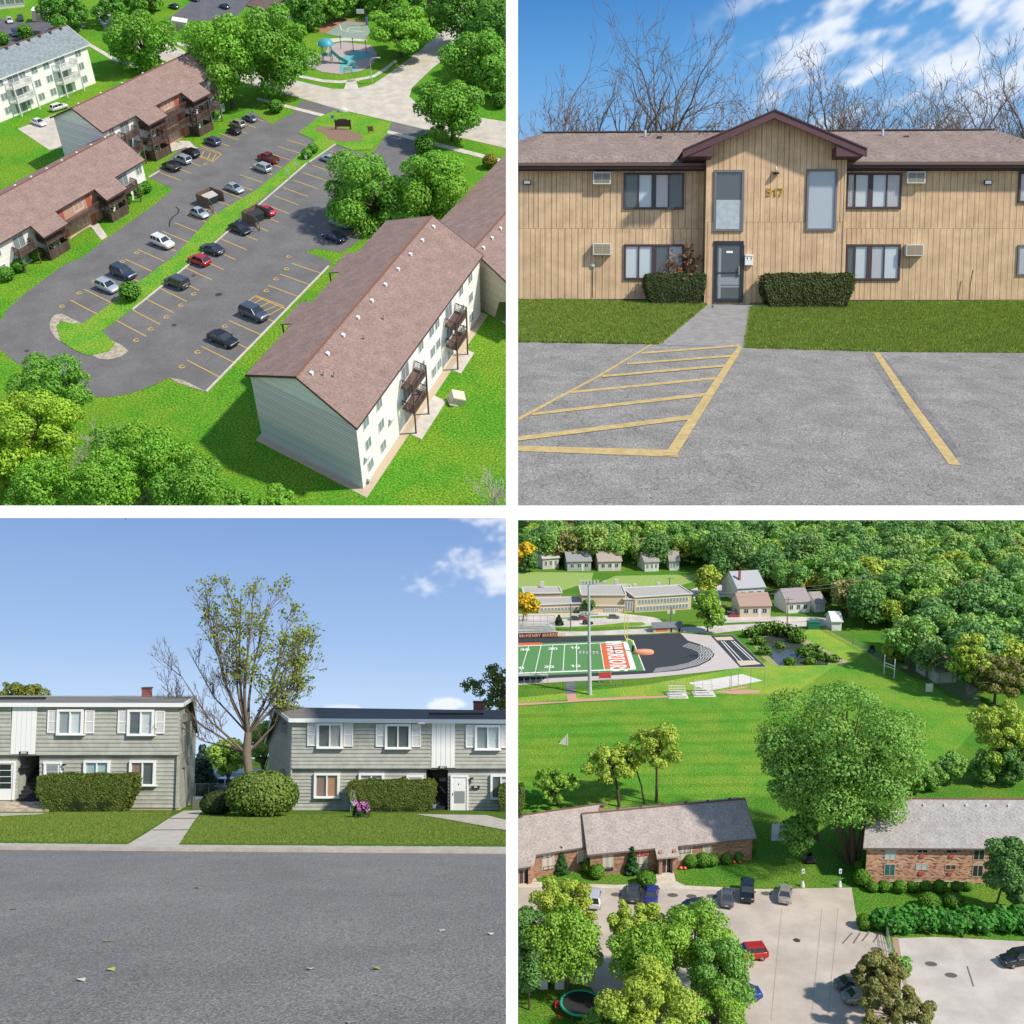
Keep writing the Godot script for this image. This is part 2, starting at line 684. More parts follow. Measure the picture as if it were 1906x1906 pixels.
func tree_shapes(o: Dictionary, at = null) -> Array:
	# trunk, limbs and a crown of leafy puffs; sizes in metres
	var trunk := Shape.new()
	var crown := Shape.new()
	var rx: float = o.rx
	var ry: float = o.get("ry", rx)
	var cy: float = o.cy
	var n: int = o.get("lobes", 22)
	var form: String = o.get("form", "round")
	var leaves := int(o.leaves * 2.0)
	var size: float = o.size * 0.64
	var tr: float = o.get("trunk", 0.22)
	var fork: float = o.get("fork", maxf(0.8, cy - ry * 0.75))
	var lean := Vector3(o.get("lean", 0.0), 0, 0)
	var stem := [Vector3(0, -0.3, 0), Vector3(0, fork * 0.5, 0) + lean * 0.2, Vector3(0, fork, 0) + lean * 0.5, Vector3(0, cy, 0) + lean, Vector3(0, cy + ry * 0.6, 0) + lean]
	var girth := [tr * 1.35, tr, tr * 0.85, tr * 0.5, tr * 0.15]
	while at != null and stem.size() > 2 and not in_keep(at + stem[0]):
		stem.pop_front()
		girth.pop_front()
	trunk.tube(stem, girth, 7)
	var total := 0.0
	var balls := []
	for i in n:
		var d := on_ball(i, n)
		var f := rng.randf_range(0.45, 0.95)
		var lr: float = minf(rx, ry) * o.get("puff", 0.36) * rng.randf_range(0.55, 1.35)
		var c := Vector3(d.x * rx * f, d.y * ry * f, d.z * rx * f)
		match form:
			"cone":
				var up := (i + 0.5) / n
				var wide := rx * (1.0 - up) * 0.8
				c = Vector3(cos(i * 2.4) * wide, lerpf(-ry, ry * 0.92, up), sin(i * 2.4) * wide)
				lr = rx * 0.42 * (1.05 - up) + 0.12
			"vase":
				c.x *= 0.55 + 0.45 * (d.y + 1.0) / 2.0 * 1.5
				c.z *= 0.55 + 0.45 * (d.y + 1.0) / 2.0 * 1.5
			"flat":
				c.y = absf(c.y) * 0.9 - ry * 0.25
		balls.append([c + Vector3(0, cy, 0) + lean, lr])
		total += lr * lr
	for b in balls:
		var c: Vector3 = b[0]
		var lr: float = b[1]
		if form != "cone":
			var start := Vector3(0, lerpf(fork, cy, rng.randf() * 0.6), 0) + lean * 0.6
			var bend := start.lerp(c, 0.5) + Vector3(0, 0.12 * ry, 0)
			if at == null or (in_keep(at + c) and in_keep(at + start)):
				trunk.tube([start, bend, c], [tr * 0.42, tr * 0.24, tr * 0.08], 4)
		var squash := Vector3(lr * 1.08, lr * (0.55 if form == "flat" else 0.86), lr * 1.08)
		puff(crown, c, squash, int(leaves * lr * lr / total), size, at, o.get("hang", 0.0) * rng.randf())
	return [trunk, crown]


func make_tree(called: String, label: String, at: Vector3, o: Dictionary, leaf_m: Material, group := "", bark_m: Material = null, prune := false) -> Node3D:
	var t := thing(called, label, "tree", at, group)
	var k := tree_shapes(o, at if prune else null)
	part(t, "trunk", k[0], bark_m if bark_m else bark())
	part(t, "crown", k[1], leaf_m)
	return t


func grow(s: Shape, p: Vector3, d: Vector3, length: float, r: float, level: int, tips: Array, at: Vector3, o: Dictionary) -> void:
	var steps := int(o.get("steps", 4)) if level < 2 else 4
	var pts := [p]
	var radii := [r]
	var q := p
	var dir := d
	for i in steps:
		dir = (dir + any_way() * float(o.get("bend", 0.17)) + Vector3(0, float(o.get("lift", 0.05)), 0)).normalized()
		q = q + dir * length / steps
		pts.append(q)
		radii.append(r * (1.0 - 0.5 * (i + 1.0) / steps))
	if level > 0 and not in_keep(at + q):
		return
	if level > 0 or in_keep(at + p):
		s.tube(pts, radii, 6 if level < 2 else (4 if level < 3 else 3))
	if level >= int(o.levels):
		tips.append(q)
		if level > 1:
			tips.append(pts[2])
		return
	var kids: int = o.kids[level]
	for k in kids:
		var f := rng.randf_range(0.35 if level > 0 else float(o.get("first", 0.55)), 1.0)
		if k < 2:
			f = 1.0
		var i := clampi(int(f * steps), 1, steps)
		var side := dir.cross(any_way()).normalized()
		var spread: float = o.get("spread", 0.7) * rng.randf_range(0.6, 1.3)
		var nd := (dir * cos(spread) + side * sin(spread)).normalized()
		grow(s, pts[i], nd, length * rng.randf_range(0.5, 0.78) * float(o.get("shrink", 1.0)), maxf(radii[i] * 0.74, float(o.get("thin", 0.012))), level + 1, tips, at, o)


func bush_shapes(r: Vector3, leaves: int, size: float, rough := 0.0) -> Array:
	var core := Shape.new()
	var prof := []
	for i in 9:
		var f := PI * i / 8.0 - PI / 2
		prof.append(Vector2(maxf(cos(f), 0.02) * 0.9 * r.x, r.y + sin(f) * r.y * 0.92))
	core.lathe(prof, 14, Vector3.ZERO, 1.0, r.z / r.x)
	var s := Shape.new()
	for i in leaves:
		var d := any_way()
		if d.y < -0.7:
			d.y = -d.y
		var k := rng.randf_range(0.7, 1.3)
		s.col = Color(k, k, k * 0.9)
		s.leaf(Vector3(0, r.y, 0) + d * r * rng.randf_range(0.9 - rough, 1.0 + rough), (d + any_way() * 0.6).normalized(), size * rng.randf_range(0.7, 1.3), rng.randf() * TAU)
	return [core, s]


func make_bush(called: String, label: String, at: Vector3, r: Vector3, leaves: int, size: float, m: Material, group := "", rough := 0.0) -> Node3D:
	var t := thing(called, label, "bush", at, group)
	var k := bush_shapes(r, leaves, size, rough)
	part(t, "branches", k[0], paint(0.02, 0.035, 0.01, 0.95))
	part(t, "foliage", k[1], m)
	return t


func make_hedge(called: String, label: String, a: Vector3, b: Vector3, h: float, depth: float, narrow: float, leaves: int, size: float, m: Material, group := "") -> Node3D:
	# a clipped hedge from a to b, narrower at its foot
	var mid := (a + b) / 2
	var half := (b.x - a.x) / 2
	var t := thing(called, label, "hedge", mid, group)
	var core := Shape.new()
	var rows := []
	var prof := [[0.0, narrow], [0.25, lerpf(narrow, 1, 0.55)], [0.6, 0.97], [0.9, 0.97], [0.97, 0.93], [0.975, 0.4]]
	for q in prof:
		var ring := PackedVector3Array()
		for k in 24:
			var f := TAU * k / 24
			var cx := signf(cos(f)) * pow(absf(cos(f)), 0.35)
			var cz := signf(sin(f)) * pow(absf(sin(f)), 0.5)
			ring.append(Vector3(cx * half * q[1] * 0.985, h * q[0], cz * depth / 2 * minf(1, q[1] + 0.1) * 0.97))
		rows.append(ring)
	core.grid(rows)
	part(t, "branches", core, paint(0.022, 0.03, 0.012, 0.95))
	var s := Shape.new()
	for i in leaves:
		var p: Vector3
		var d: Vector3
		var u := rng.randf_range(-1, 1)
		var y := rng.randf()
		var wide := lerpf(narrow, 1.0, clampf(y * 1.7, 0, 1))
		var pick := rng.randf()
		var bulge := 1.0 + 0.02 * sin(u * 9.0) + 0.015 * sin(u * 23.0 + y * 8.0)
		if pick < 0.62:
			p = Vector3(u * half * wide, y * h, depth / 2 * wide * bulge)
			d = Vector3(0, 0.1, 1)
		elif pick < 0.88:
			p = Vector3(u * half * 0.98, h * bulge, rng.randf_range(-1, 1) * depth / 2)
			d = Vector3.UP
		else:
			p = Vector3(half * wide * bulge * (1 if pick < 0.94 else -1), y * h, rng.randf_range(-1, 1) * depth / 2)
			d = Vector3(1 if pick < 0.94 else -1, 0.1, 0)
		var k := rng.randf_range(0.6, 1.35)
		s.col = Color(k * rng.randf_range(0.9, 1.1), k, k * 0.9)
		s.leaf(p + any_way() * size * 0.5, (d + any_way() * 0.7).normalized(), size * rng.randf_range(0.7, 1.3), rng.randf() * TAU)
	part(t, "foliage", s, m)
	return t


func turf(called: String, pairs: Array, count: int, h: float, m: Material, holes := []) -> void:
	# grass blades in tufts, one mass
	var s := Shape.new()
	for i in 7:
		var a := Vector3(rng.randf_range(-1, 1), 0, rng.randf_range(-1, 1)) * h * 0.9
		var lean := Vector3(rng.randf_range(-1, 1), 0, rng.randf_range(-1, 1)) * h * 0.5
		var side := Vector3(cos(i * 1.3), 0, sin(i * 1.3)) * h * 0.16
		s.tri(a - side, a + lean + Vector3(0, h, 0), a + side)
	var poly := PackedVector2Array()
	for q in gs(pairs):
		poly.append(Vector2(q.x, q.z))
	var cuts := []
	for hole in holes:
		var c := PackedVector2Array()
		for q in gs(hole):
			c.append(Vector2(q.x, q.z))
		cuts.append(c)
	var box := Rect2(poly[0], Vector2.ZERO)
	for q in poly:
		box = box.expand(q)
	var places := []
	var tries := 0
	while places.size() < count and tries < count * 6:
		tries += 1
		var q := Vector2(rng.randf_range(box.position.x, box.end.x), rng.randf_range(box.position.y, box.end.y))
		if not Geometry2D.is_point_in_polygon(q, poly):
			continue
		var out := false
		for c in cuts:
			out = out or Geometry2D.is_point_in_polygon(q, c)
		if out:
			continue
		var y := -(ground_up.x * q.x + ground_up.z * q.y) / ground_up.y
		places.append(Transform3D(Basis(Vector3.UP, rng.randf() * TAU).scaled(Vector3.ONE * rng.randf_range(0.6, 1.4)), Vector3(q.x, y, q.y)))
	var mm := MultiMesh.new()
	mm.transform_format = MultiMesh.TRANSFORM_3D
	mm.use_colors = true
	mm.mesh = s.mesh()
	mm.instance_count = places.size()
	for i in places.size():
		mm.set_instance_transform(i, places[i])
		var k := rng.randf_range(0.6, 1.4)
		mm.set_instance_color(i, Color(k * rng.randf_range(0.85, 1.25), k, k * 0.8))
	var o := MultiMeshInstance3D.new()
	o.name = numbered(called)
	o.multimesh = mm
	o.material_override = m
	add_child(o)
	o.transform = pose
	o.set_meta("label", "short green lawn grass in front of the building")
	o.set_meta("category", "grass")
	o.set_meta("kind", "stuff")


# ---------------------------------------------------------------- pieces shared by buildings

func box_px(s: Shape, x0: float, y0: float, x1: float, y1: float, z0: float, z1: float) -> void:
	# a box whose front face at depth z1 is seen between those rows and columns
	var a := w(x0, (y0 + y1) / 2, z1)
	var b := w(x1, (y0 + y1) / 2, z1)
	var top := w((x0 + x1) / 2, y0, z1).y
	var low := w((x0 + x1) / 2, y1, z1).y
	s.box(Vector3(a.x, low, z0), Vector3(b.x, top, z1))


func slider(parent: Node3D, at: Vector3, x0: float, y0: float, x1: float, y1: float, z: float, rim: float, posts: Array, backs: Array, frame_m: Material) -> void:
	# a window: frame with posts (fractions of its width), one pane and what hangs behind it per bay
	var a := w(x0, (y0 + y1) / 2, z)
	var b := w(x1, (y0 + y1) / 2, z)
	var top := w((x0 + x1) / 2, y0, z).y
	var low := w((x0 + x1) / 2, y1, z).y
	var f := about(at)
	f.box(Vector3(a.x, low, z - 0.02), Vector3(b.x, low + rim, z + 0.08))
	f.box(Vector3(a.x, top - rim, z - 0.02), Vector3(b.x, top, z + 0.08))
	f.box(Vector3(a.x, low + rim, z - 0.02), Vector3(a.x + rim, top - rim, z + 0.078))
	f.box(Vector3(b.x - rim, low + rim, z - 0.02), Vector3(b.x, top - rim, z + 0.078))
	var edges := [0.0]
	for p in posts:
		var x := lerpf(a.x, b.x, p[0])
		f.box(Vector3(x - p[1], low + rim, z - 0.02), Vector3(x + p[1], top - rim, z + 0.07))
		edges.append(p[0])
	edges.append(1.0)
	var frame := part(parent, "window", f, frame_m)
	for i in edges.size() - 1:
		var l := lerpf(a.x, b.x, edges[i])
		var r := lerpf(a.x, b.x, edges[i + 1])
		l += rim if i == 0 else 0.01
		r -= rim if i == edges.size() - 2 else 0.01
		var s := about(at)
		var bm: Material = backs[i % backs.size()]
		if bm == mats.get("folds"):
			var k := 9
			for j in k:
				s.box(Vector3(lerpf(l, r, j / float(k)), low + rim, z + 0.003), Vector3(lerpf(l, r, (j + 0.78) / k), top - rim, z + (0.022 if j % 2 else 0.012)))
		s.box(Vector3(l, low + rim, z - 0.03), Vector3(r, top - rim, z + 0.004))
		part(frame, "curtain", s, bm)
		s = about(at)
		s.box(Vector3(l, low + rim, z + 0.045), Vector3(r, top - rim, z + 0.05))
		part(frame, "pane", s, glass())


func lettering(parent: Node3D, called: String, text: String, at: Vector3, height: float, m: Material, bold := true) -> MeshInstance3D:
	var t := TextMesh.new()
	var f := SystemFont.new()
	f.font_names = PackedStringArray(["Droid Sans"])
	f.font_weight = 700 if bold else 400
	t.font = f
	t.text = text
	t.font_size = 64
	t.pixel_size = height / 46.0
	t.depth = height * 0.12
	var o := MeshInstance3D.new()
	o.name = called
	o.mesh = t
	o.material_override = m
	o.position = at
	parent.add_child(o, true)
	return o


func ac_unit(parent: Node3D, at: Vector3, x0: float, y0: float, x1: float, y1: float, z: float, rust := false) -> void:
	var s := about(at)
	box_px(s, x0, y0, x1, y1, z - 0.02, z + 0.34)
	var body := part(parent, "air_conditioner", s, paint(0.6, 0.58, 0.54, 0.6))
	s = about(at)
	var h := (y1 - y0) / 2.0 - 2.5
	var wide := (x1 - x0) / 2.0 - 2.5
	for i in 2:
		for j in 2:
			box_px(s, x0 + 2 + i * (wide + 1), y0 + 2 + j * (h + 1), x0 + 2 + i * (wide + 1) + wide, y0 + 2 + j * (h + 1) + h, z + 0.3, z + 0.348)
	part(body, "grille", s, paint(0.2, 0.13, 0.05, 0.8) if rust else paint(0.05, 0.06, 0.055, 0.6))
	s = about(at)
	for i in 9:
		var y := lerpf(y0 + 3, y1 - 3, i / 8.0)
		box_px(s, x0 + 2, y - 0.3, x1 - 2, y + 0.3, z + 0.34, z + 0.354)
	part(body, "louver", s, paint(0.5, 0.48, 0.42, 0.6))


# ---------------------------------------------------------------- the tan building, upper right

func tan_building() -> void:
	set_place(6.0, 1435, 560, 53)
	ground_up = Vector3(0, cos(deg_to_rad(14.63)), sin(deg_to_rad(14.63)))
	var lot := paint(0.235, 0.225, 0.21, 0.9, "grain", 0.11, 3.0, "cracks", 0.075)
	sheet("parking_lot", [953.6, 636, 1100, 639, 1215, 641, 1384, 646, 1640, 655, 1906, 657, 2400, 660, 2400, 952, 953.6, 952], 0.0, lot)
	sheet("ground", [953.6, 553, 2400, 553, 2400, 662, 1640, 656, 1380, 648, 1100, 641, 953.6, 638], -0.03, paint(0.1, 0.2, 0.03, 0.95, "turf", 0.9, 0.0, "soft", 0.2))
	var back := Shape.new()
	back.flat([Vector3(-13.4, -0.05, 0), Vector3(30, -0.05, 0), Vector3(30, -0.05, -13), Vector3(-13.9, -0.05, -13)])
	setting("lawn_behind", back, paint(0.1, 0.16, 0.04, 0.95, "turf", 0.9))
	# the walk to the door, and its step
	sheet("walkway", [1316, 567, 1397, 567, 1387, 645, 1377, 645, 1226, 642], 0.01, paint(0.27, 0.26, 0.25, 0.9, "grain", 0.4, 0.3, "cracks", 0.2))
	turf("grass", [955, 556, 1315, 567, 1226, 641, 955, 637], 26000, 0.10, leafy(0.22, 0.32, 0.06), [])
	turf("grass", [1398, 565, 1910, 561, 1910, 657, 1640, 655, 1388, 648], 32000, 0.10, leafy(0.22, 0.32, 0.06), [])
	# painted lines
	var yellow := paint(0.62, 0.46, 0.19, 0.85, "grain", 0.4, 0.0, "cracks", 0.3)
	var lines := [[1213, 641, 1112, 701, 5, 8], [1116, 699, 953.6, 786, 8, 12], [1378, 644, 1366, 664, 7, 14], [1368, 660, 1247, 848, 13, 24], [953.6, 834, 1262, 844, 10, 13], [1194, 657, 1376, 643, 3.2, 3.6], [1167, 677, 1364, 662, 3.4, 3.8], [1121, 700, 1352, 680, 4, 4.2], [1062, 730, 1338, 703, 4.2, 4.6], [990, 770.5, 1314, 734, 5, 6], [953.6, 817.5, 1288, 776, 8, 8]]
	for q in lines:
		var d := Vector2(q[2] - q[0], q[3] - q[1])
		var across := Vector2(-d.y, d.x).normalized()
		if absf(d.x) < absf(d.y) * 3.0:
			across = Vector2(1, 0)
		var h0: Vector2 = across * q[4] * 0.5
		var h1: Vector2 = across * q[5] * 0.5
		sheet("marking_line", [maxf(q[0] - h0.x, 953.6), q[1] - h0.y, q[2] - h1.x, q[3] - h1.y, q[2] + h1.x, q[3] + h1.y, maxf(q[0] + h0.x, 953.6), q[1] + h0.y], 0.012 + 0.004 * (lines.find(q) % 4), yellow)
	sheet("marking_line", [1625, 656, 1637, 656, 1697, 742, 1789, 866, 1766, 864, 1680, 742], 0.012, yellow)
	sheet("asphalt_patch", [1637, 657, 1646, 664, 1700, 727, 1764, 805, 1790, 848, 1780, 850, 1697, 742], 0.006, paint(0.185, 0.18, 0.18, 0.9, "grain", 0.11, 0.0, "cracks", 0.075))
	sheet("asphalt_patch", [1612, 660, 1624, 658, 1682, 745, 1755, 845, 1738, 838, 1668, 742], 0.006, paint(0.2, 0.195, 0.19, 0.9, "grain", 0.11, 0.0, "cracks", 0.075))

	# the building
	var at := Vector3.ZERO
	var b := thing("apartment_building", "tan two storey apartment building numbered 517 with brown shingle roof", "building", at)
	var zb := 1.0   # how far the entrance bay stands forward
	var body := Shape.new()
	var tan_dark := paint(0.2, 0.13, 0.07, 0.9)
	body.box(Vector3(w(953.7, 440, -0.06).x, -0.7, -9), Vector3(w(2050, 440, 0).x, w(1435, 312, 0).y, -0.06))
	body.box(Vector3(w(1315, 440, zb).x, -0.9, -0.06), Vector3(w(1570, 440, zb).x, w(1435, 300, zb).y, zb - 0.07))
	var rake := func(x: float) -> float: return 208.0 + absf(x - 1441.5) * 0.434
	var gable := []
	for x in [1315.0, 1441.5, 1570.0]:
		var p := w(x, rake.call(x) + 12.0, zb - 0.07)
		gable.append(Vector2(p.x, p.y))
	gable.append(Vector2(w(1570, 300, zb).x, w(1570, 302, zb).y))
	gable.append(Vector2(w(1315, 300, zb).x, w(1315, 302, zb).y))
	body.prism(gable, -0.5, zb - 0.07)
	part(b, "wall", body, tan_dark)
	var tans := [paint(0.55, 0.385, 0.235, 0.85, "streak", 0.5, 0.0, "faint", 0.15), paint(0.535, 0.372, 0.225, 0.85, "streak", 0.53, 0.0, "faint", 0.15), paint(0.565, 0.395, 0.243, 0.85, "streak", 0.47, 0.0, "faint", 0.15)]
	var boards := func(x0: float, x1: float, y0: Callable, y1: float, z: float):
		var x := x0
		while x < x1 - 2.0:
			var wide := 9.0 if rng.randf() < 0.35 else 12.2
			var e := minf(x + wide, x1)
			var p0 := w(x + 0.35, y1, z)
			var p1 := w(e - 0.35, y1, z)
			var t0 := w(x + 0.35, y0.call(x), z)
			var t1 := w(e - 0.35, y0.call(e), z)
			var s := Shape.new()
			s.hexa(Vector3(p0.x, p0.y, z), Vector3(p1.x, p1.y, z), Vector3(p1.x, p1.y, z - 0.05), Vector3(p0.x, p0.y, z - 0.05), Vector3(p0.x, t0.y, z), Vector3(p1.x, t1.y, z), Vector3(p1.x, t1.y, z - 0.05), Vector3(p0.x, t0.y, z - 0.05))
			part(b, "plank", s, tans[rng.randi() % 3])
			x = e
	var seam := func(_x): return 425.3
	var eave := func(_x): return 310.0
	boards.call(953.8, 1313.0, eave, 424.8, 0.0)
	boards.call(953.8, 1313.0, seam, 558.0, 0.0)
	boards.call(1572.0, 2010.0, eave, 424.8, 0.0)
	boards.call(1572.0, 2010.0, seam, 560.0, 0.0)
	var under_rake := func(x): return rake.call(x) + 10.0
	var seam2 := func(_x): return 413.5
	boards.call(1314.0, 1571.5, under_rake, 413.0, zb)
	boards.call(1314.0, 1571.5, seam2, 567.0, zb)
	# corner boards, base
	var s := Shape.new()
	for x in [1313.0, 1569.5]:
		box_px(s, x, 288, x + 3.0, 568, zb - 0.1, zb + 0.025)
	part(b, "corner_board", s, tans[2])
	s = Shape.new()
	box_px(s, 953.8, 556.5, 1313, 568, -0.05, 0.02)
	box_px(s, 1572, 558, 2010, 570, -0.05, 0.02)
	part(b, "base_board", s, paint(0.06, 0.035, 0.035, 0.8))
	# main roof: front slope, hips at both ends
	var shingles := paint(0.235, 0.185, 0.165, 0.95, "shingle", 0.45, 0.0, "faint", 0.15)
	s = Shape.new()
	var ze := 0.55
	var zr := -5.0
	var rl := w(953.7, 265, -4.2)
	var e0 := w(953.7, 303, ze)
	var e1 := w(1990, 300, ze)
	var r0 := w(1010, 247.5, zr)
	var r1 := w(1850, 242, zr)
	var r1b := w(1990, 284, -0.8)
	s.tri(e0, rl, r0)
	s.quad(e0, r0, r1, e1)
	s.tri(e1, r1, r1b)
	s.quad(rl, Vector3(rl.x, e0.y, -9.5), Vector3(r0.x, e0.y, -9.5), r0)
	s.quad(r0, Vector3(r0.x, e0.y, -10), Vector3(r1.x, e0.y, -10), r1)
	var roof := part(b, "roof", s, shingles)
	s = Shape.new()
	s.bar(r0 + Vector3(0, 0.02, 0), r1 + Vector3(0, 0.02, 0), 0.3, 0.06)
	part(roof, "ridge_cap", s, paint(0.07, 0.06, 0.06, 0.9))
	# fascia, gutter and soffit of the main roof
	var brown := paint(0.075, 0.035, 0.035, 0.55)
	s = Shape.new()
	box_px(s, 953.8, 303.2, 1316, 308.5, ze - 0.05, ze + 0.14)
	box_px(s, 1568, 300.8, 2010, 306.5, ze - 0.05, ze + 0.14)
	part(b, "gutter", s, paint(0.11, 0.07, 0.06, 0.45))
	s = Shape.new()
	box_px(s, 953.8, 308.5, 1316, 314.5, ze - 0.08, ze)
	box_px(s, 1568, 306.5, 2010, 312.5, ze - 0.08, ze)
	part(b, "fascia", s, brown)
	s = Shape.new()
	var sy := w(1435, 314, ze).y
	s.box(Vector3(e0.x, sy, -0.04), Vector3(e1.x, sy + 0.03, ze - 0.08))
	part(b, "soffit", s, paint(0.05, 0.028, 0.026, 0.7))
	# the gable over the bay
	var zg := 1.75
	var pk := w(1441.5, 205.5, zg)
	var gl := w(1271, 279.5, zg)
	var gr := w(1613.5, 277.5, zg)
	s = Shape.new()
	var back_pk := Vector3(pk.x, pk.y, -4.6)
	s.quad(gl, Vector3(gl.x, gl.y, -1.2), back_pk, pk)
	s.quad(pk, back_pk, Vector3(gr.x, gr.y, -1.2), gr)
	part(b, "gable_roof", s, shingles)
	s = Shape.new()
	var thick := Vector3(0, 0.36, 0)
	for q in [[gl, pk], [pk, gr]]:
		var i: Vector3 = q[0]
		var j: Vector3 = q[1]
		var f := Vector3(0, 0, 0.06)
		var k := Vector3(0, 0, -0.02)
		s.hexa(i - thick + f, j - thick + f, j - thick + k, i - thick + k, i - Vector3(0, 0.05, 0) + f, j - Vector3(0, 0.05, 0) + f, j - Vector3(0, 0.05, 0) + k, i - Vector3(0, 0.05, 0) + k)
	part(b, "rake_board", s, paint(0.085, 0.03, 0.04, 0.5))
	s = Shape.new()
	for q in [[gl, pk], [pk, gr]]:
		s.bar(q[0] + Vector3(0, 0.0, 0.05), q[1] + Vector3(0, 0.0, 0.05), 0.1, 0.07, Vector3.UP)
	part(b, "drip_edge", s, paint(0.04, 0.018, 0.025, 0.5))
	# boxed returns at both feet of the gable
	for q in [[1277.0, 1327.0, 1], [1556.5, 1607.0, -1]]:
		s = Shape.new()
		var lo := w(q[0], 291, zg).y
		var a: float = w(q[0], 291, zg).x
		var c: float = w(q[1], 291, zg).x
		var outer: float = w(1272.0 if q[2] > 0 else 1612.0, 284, zg).x
		var high := w(q[1] if q[2] > 0 else q[0], 272, zg).y
		var outline := [Vector2(a, lo), Vector2(c, lo), Vector2(c, high), Vector2(outer, gl.y - 0.12)] if q[2] > 0 else [Vector2(a, lo), Vector2(c, lo), Vector2(outer, gr.y - 0.12), Vector2(a, high)]
		s.prism(outline, -0.3, zg + 0.01)
		part(b, "eave_return", s, paint(0.085, 0.03, 0.04, 0.5))
	# windows
	var dk := paint(0.045, 0.04, 0.045, 0.5)
	var br := paint(0.05, 0.025, 0.03, 0.5)
	var gy := paint(0.13, 0.13, 0.15, 0.5)
	mats["folds"] = paint(0.5, 0.48, 0.5, 0.9)
	var folds: Material = mats["folds"]
	var dim := paint(0.03, 0.04, 0.05, 0.5)
	var milk := paint(0.52, 0.58, 0.62, 0.8)
	var lav := paint(0.42, 0.43, 0.48, 0.8)
	var half := [[0.245, 0.035], [0.5, 0.11], [0.745, 0.03]]
	slider(b, at, 1160.5, 322, 1273, 390, 0.0, 0.1, half, [dim, milk, folds, dim], dk)
	slider(b, at, 1161, 455, 1273, 521, 0.0, 0.1, half, [milk, milk, dim, lav], br)
	slider(b, at, 1574, 322, 1677.5, 389, 0.0, 0.1, [[0.16, 0.04], [0.44, 0.12], [0.73, 0.03]], [folds, milk, milk, folds], br)
	slider(b, at, 1574, 455, 1675, 522, 0.0, 0.1, [[0.16, 0.04], [0.43, 0.12], [0.7, 0.03]], [dim, milk, lav, milk], br)
	slider(b, at, 1895, 320, 1960, 378, 0.0, 0.1, [[0.3, 0.04]], [folds], br)
	slider(b, at, 1893, 456, 1960, 513, 0.0, 0.08, [[0.3, 0.04]], [folds], gy)
	slider(b, at, 1328.5, 317, 1384, 431, zb, 0.11, [], [dim], gy)
	s = Shape.new()
	box_px(s, 1333, 372, 1380, 427, zb + 0.004, zb + 0.02)
	part(b, "window_film", s, paint(0.42, 0.47, 0.5, 0.8, "faint", 0.5))
	slider(b, at, 1500.5, 315, 1557, 429.5, zb, 0.1, [], [paint(0.38, 0.43, 0.48, 0.7)], gy)
	for q in [[1104, 320, 1137, 342.5, false], [1104, 452.5, 1138, 474, true], [1689, 319, 1723, 341, false], [1687, 454.5, 1720, 476, true]]:
		ac_unit(b, at, q[0], q[1], q[2], q[3], 0.0, q[4])
	# the glass door
	s = Shape.new()
	box_px(s, 1329, 448.5, 1384.5, 456, zb - 0.1, zb + 0.06)
	box_px(s, 1329, 456, 1334.5, 563, zb - 0.1, zb + 0.058)
	box_px(s, 1377.5, 456, 1384.5, 563, zb - 0.1, zb + 0.058)
	box_px(s, 1334.5, 555.5, 1377.5, 563, zb - 0.1, zb + 0.056)
	box_px(s, 1334.5, 506.5, 1377.5, 508.5, zb - 0.1, zb + 0.054)
	var door := part(b, "door", s, paint(0.014, 0.02, 0.03, 0.4))
	s = Shape.new()
	box_px(s, 1334.5, 456, 1377.5, 556, zb - 0.04, zb + 0.012)
	part(door, "lobby", s, paint(0.02, 0.02, 0.02, 0.6))
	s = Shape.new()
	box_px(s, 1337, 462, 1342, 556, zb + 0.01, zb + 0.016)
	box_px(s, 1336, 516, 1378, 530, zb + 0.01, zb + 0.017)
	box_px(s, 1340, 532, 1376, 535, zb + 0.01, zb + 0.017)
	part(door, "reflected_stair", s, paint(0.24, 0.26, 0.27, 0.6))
	s = Shape.new()
	box_px(s, 1334.5, 456, 1377.5, 506.5, zb + 0.03, zb + 0.036)
	box_px(s, 1334.5, 508.5, 1377.5, 555.5, zb + 0.03, zb + 0.036)
	part(door, "pane", s, glass())
	s = Shape.new()
	box_px(s, 1352, 467, 1364, 471, zb + 0.036, zb + 0.044)
	part(door, "sticker", s, paint(0.8, 0.8, 0.8, 0.7))
	s = Shape.new()
	box_px(s, 1374.5, 495, 1377, 512, zb + 0.06, zb + 0.12)
	part(door, "handle", s, metal(0.3, 0.3, 0.3))
	# gilt numerals
	var gilt := metal(0.62, 0.36, 0.06, 0.35)
	var k := 0
	for ch in ["5", "1", "7"]:
		lettering(b, "numeral", ch, w([1431.5, 1442.5, 1453.5][k], 357.5, zb + 0.03), 0.36, gilt)
		k += 1
	# roof pipes
	s = Shape.new()
	for q in [[1201, 255, 245], [1643, 253, 243]]:
		var p := w(q[0], q[1], -4.0)
		s.tube([p, p + Vector3(0, 0.34, 0)], [0.07, 0.07], 8)
	part(roof, "vent_pipe", s, metal(0.6, 0.62, 0.66))
	s = Shape.new()
	for q in [[1227, 258], [1686, 257]]:
		var p := w(q[0], q[1], -3.8)
		s.box(p + Vector3(-0.12, -0.1, -0.12), p + Vector3(0.12, 0.1, 0.12))
	part(roof, "roof_vent", s, paint(0.02, 0.02, 0.02, 0.7))

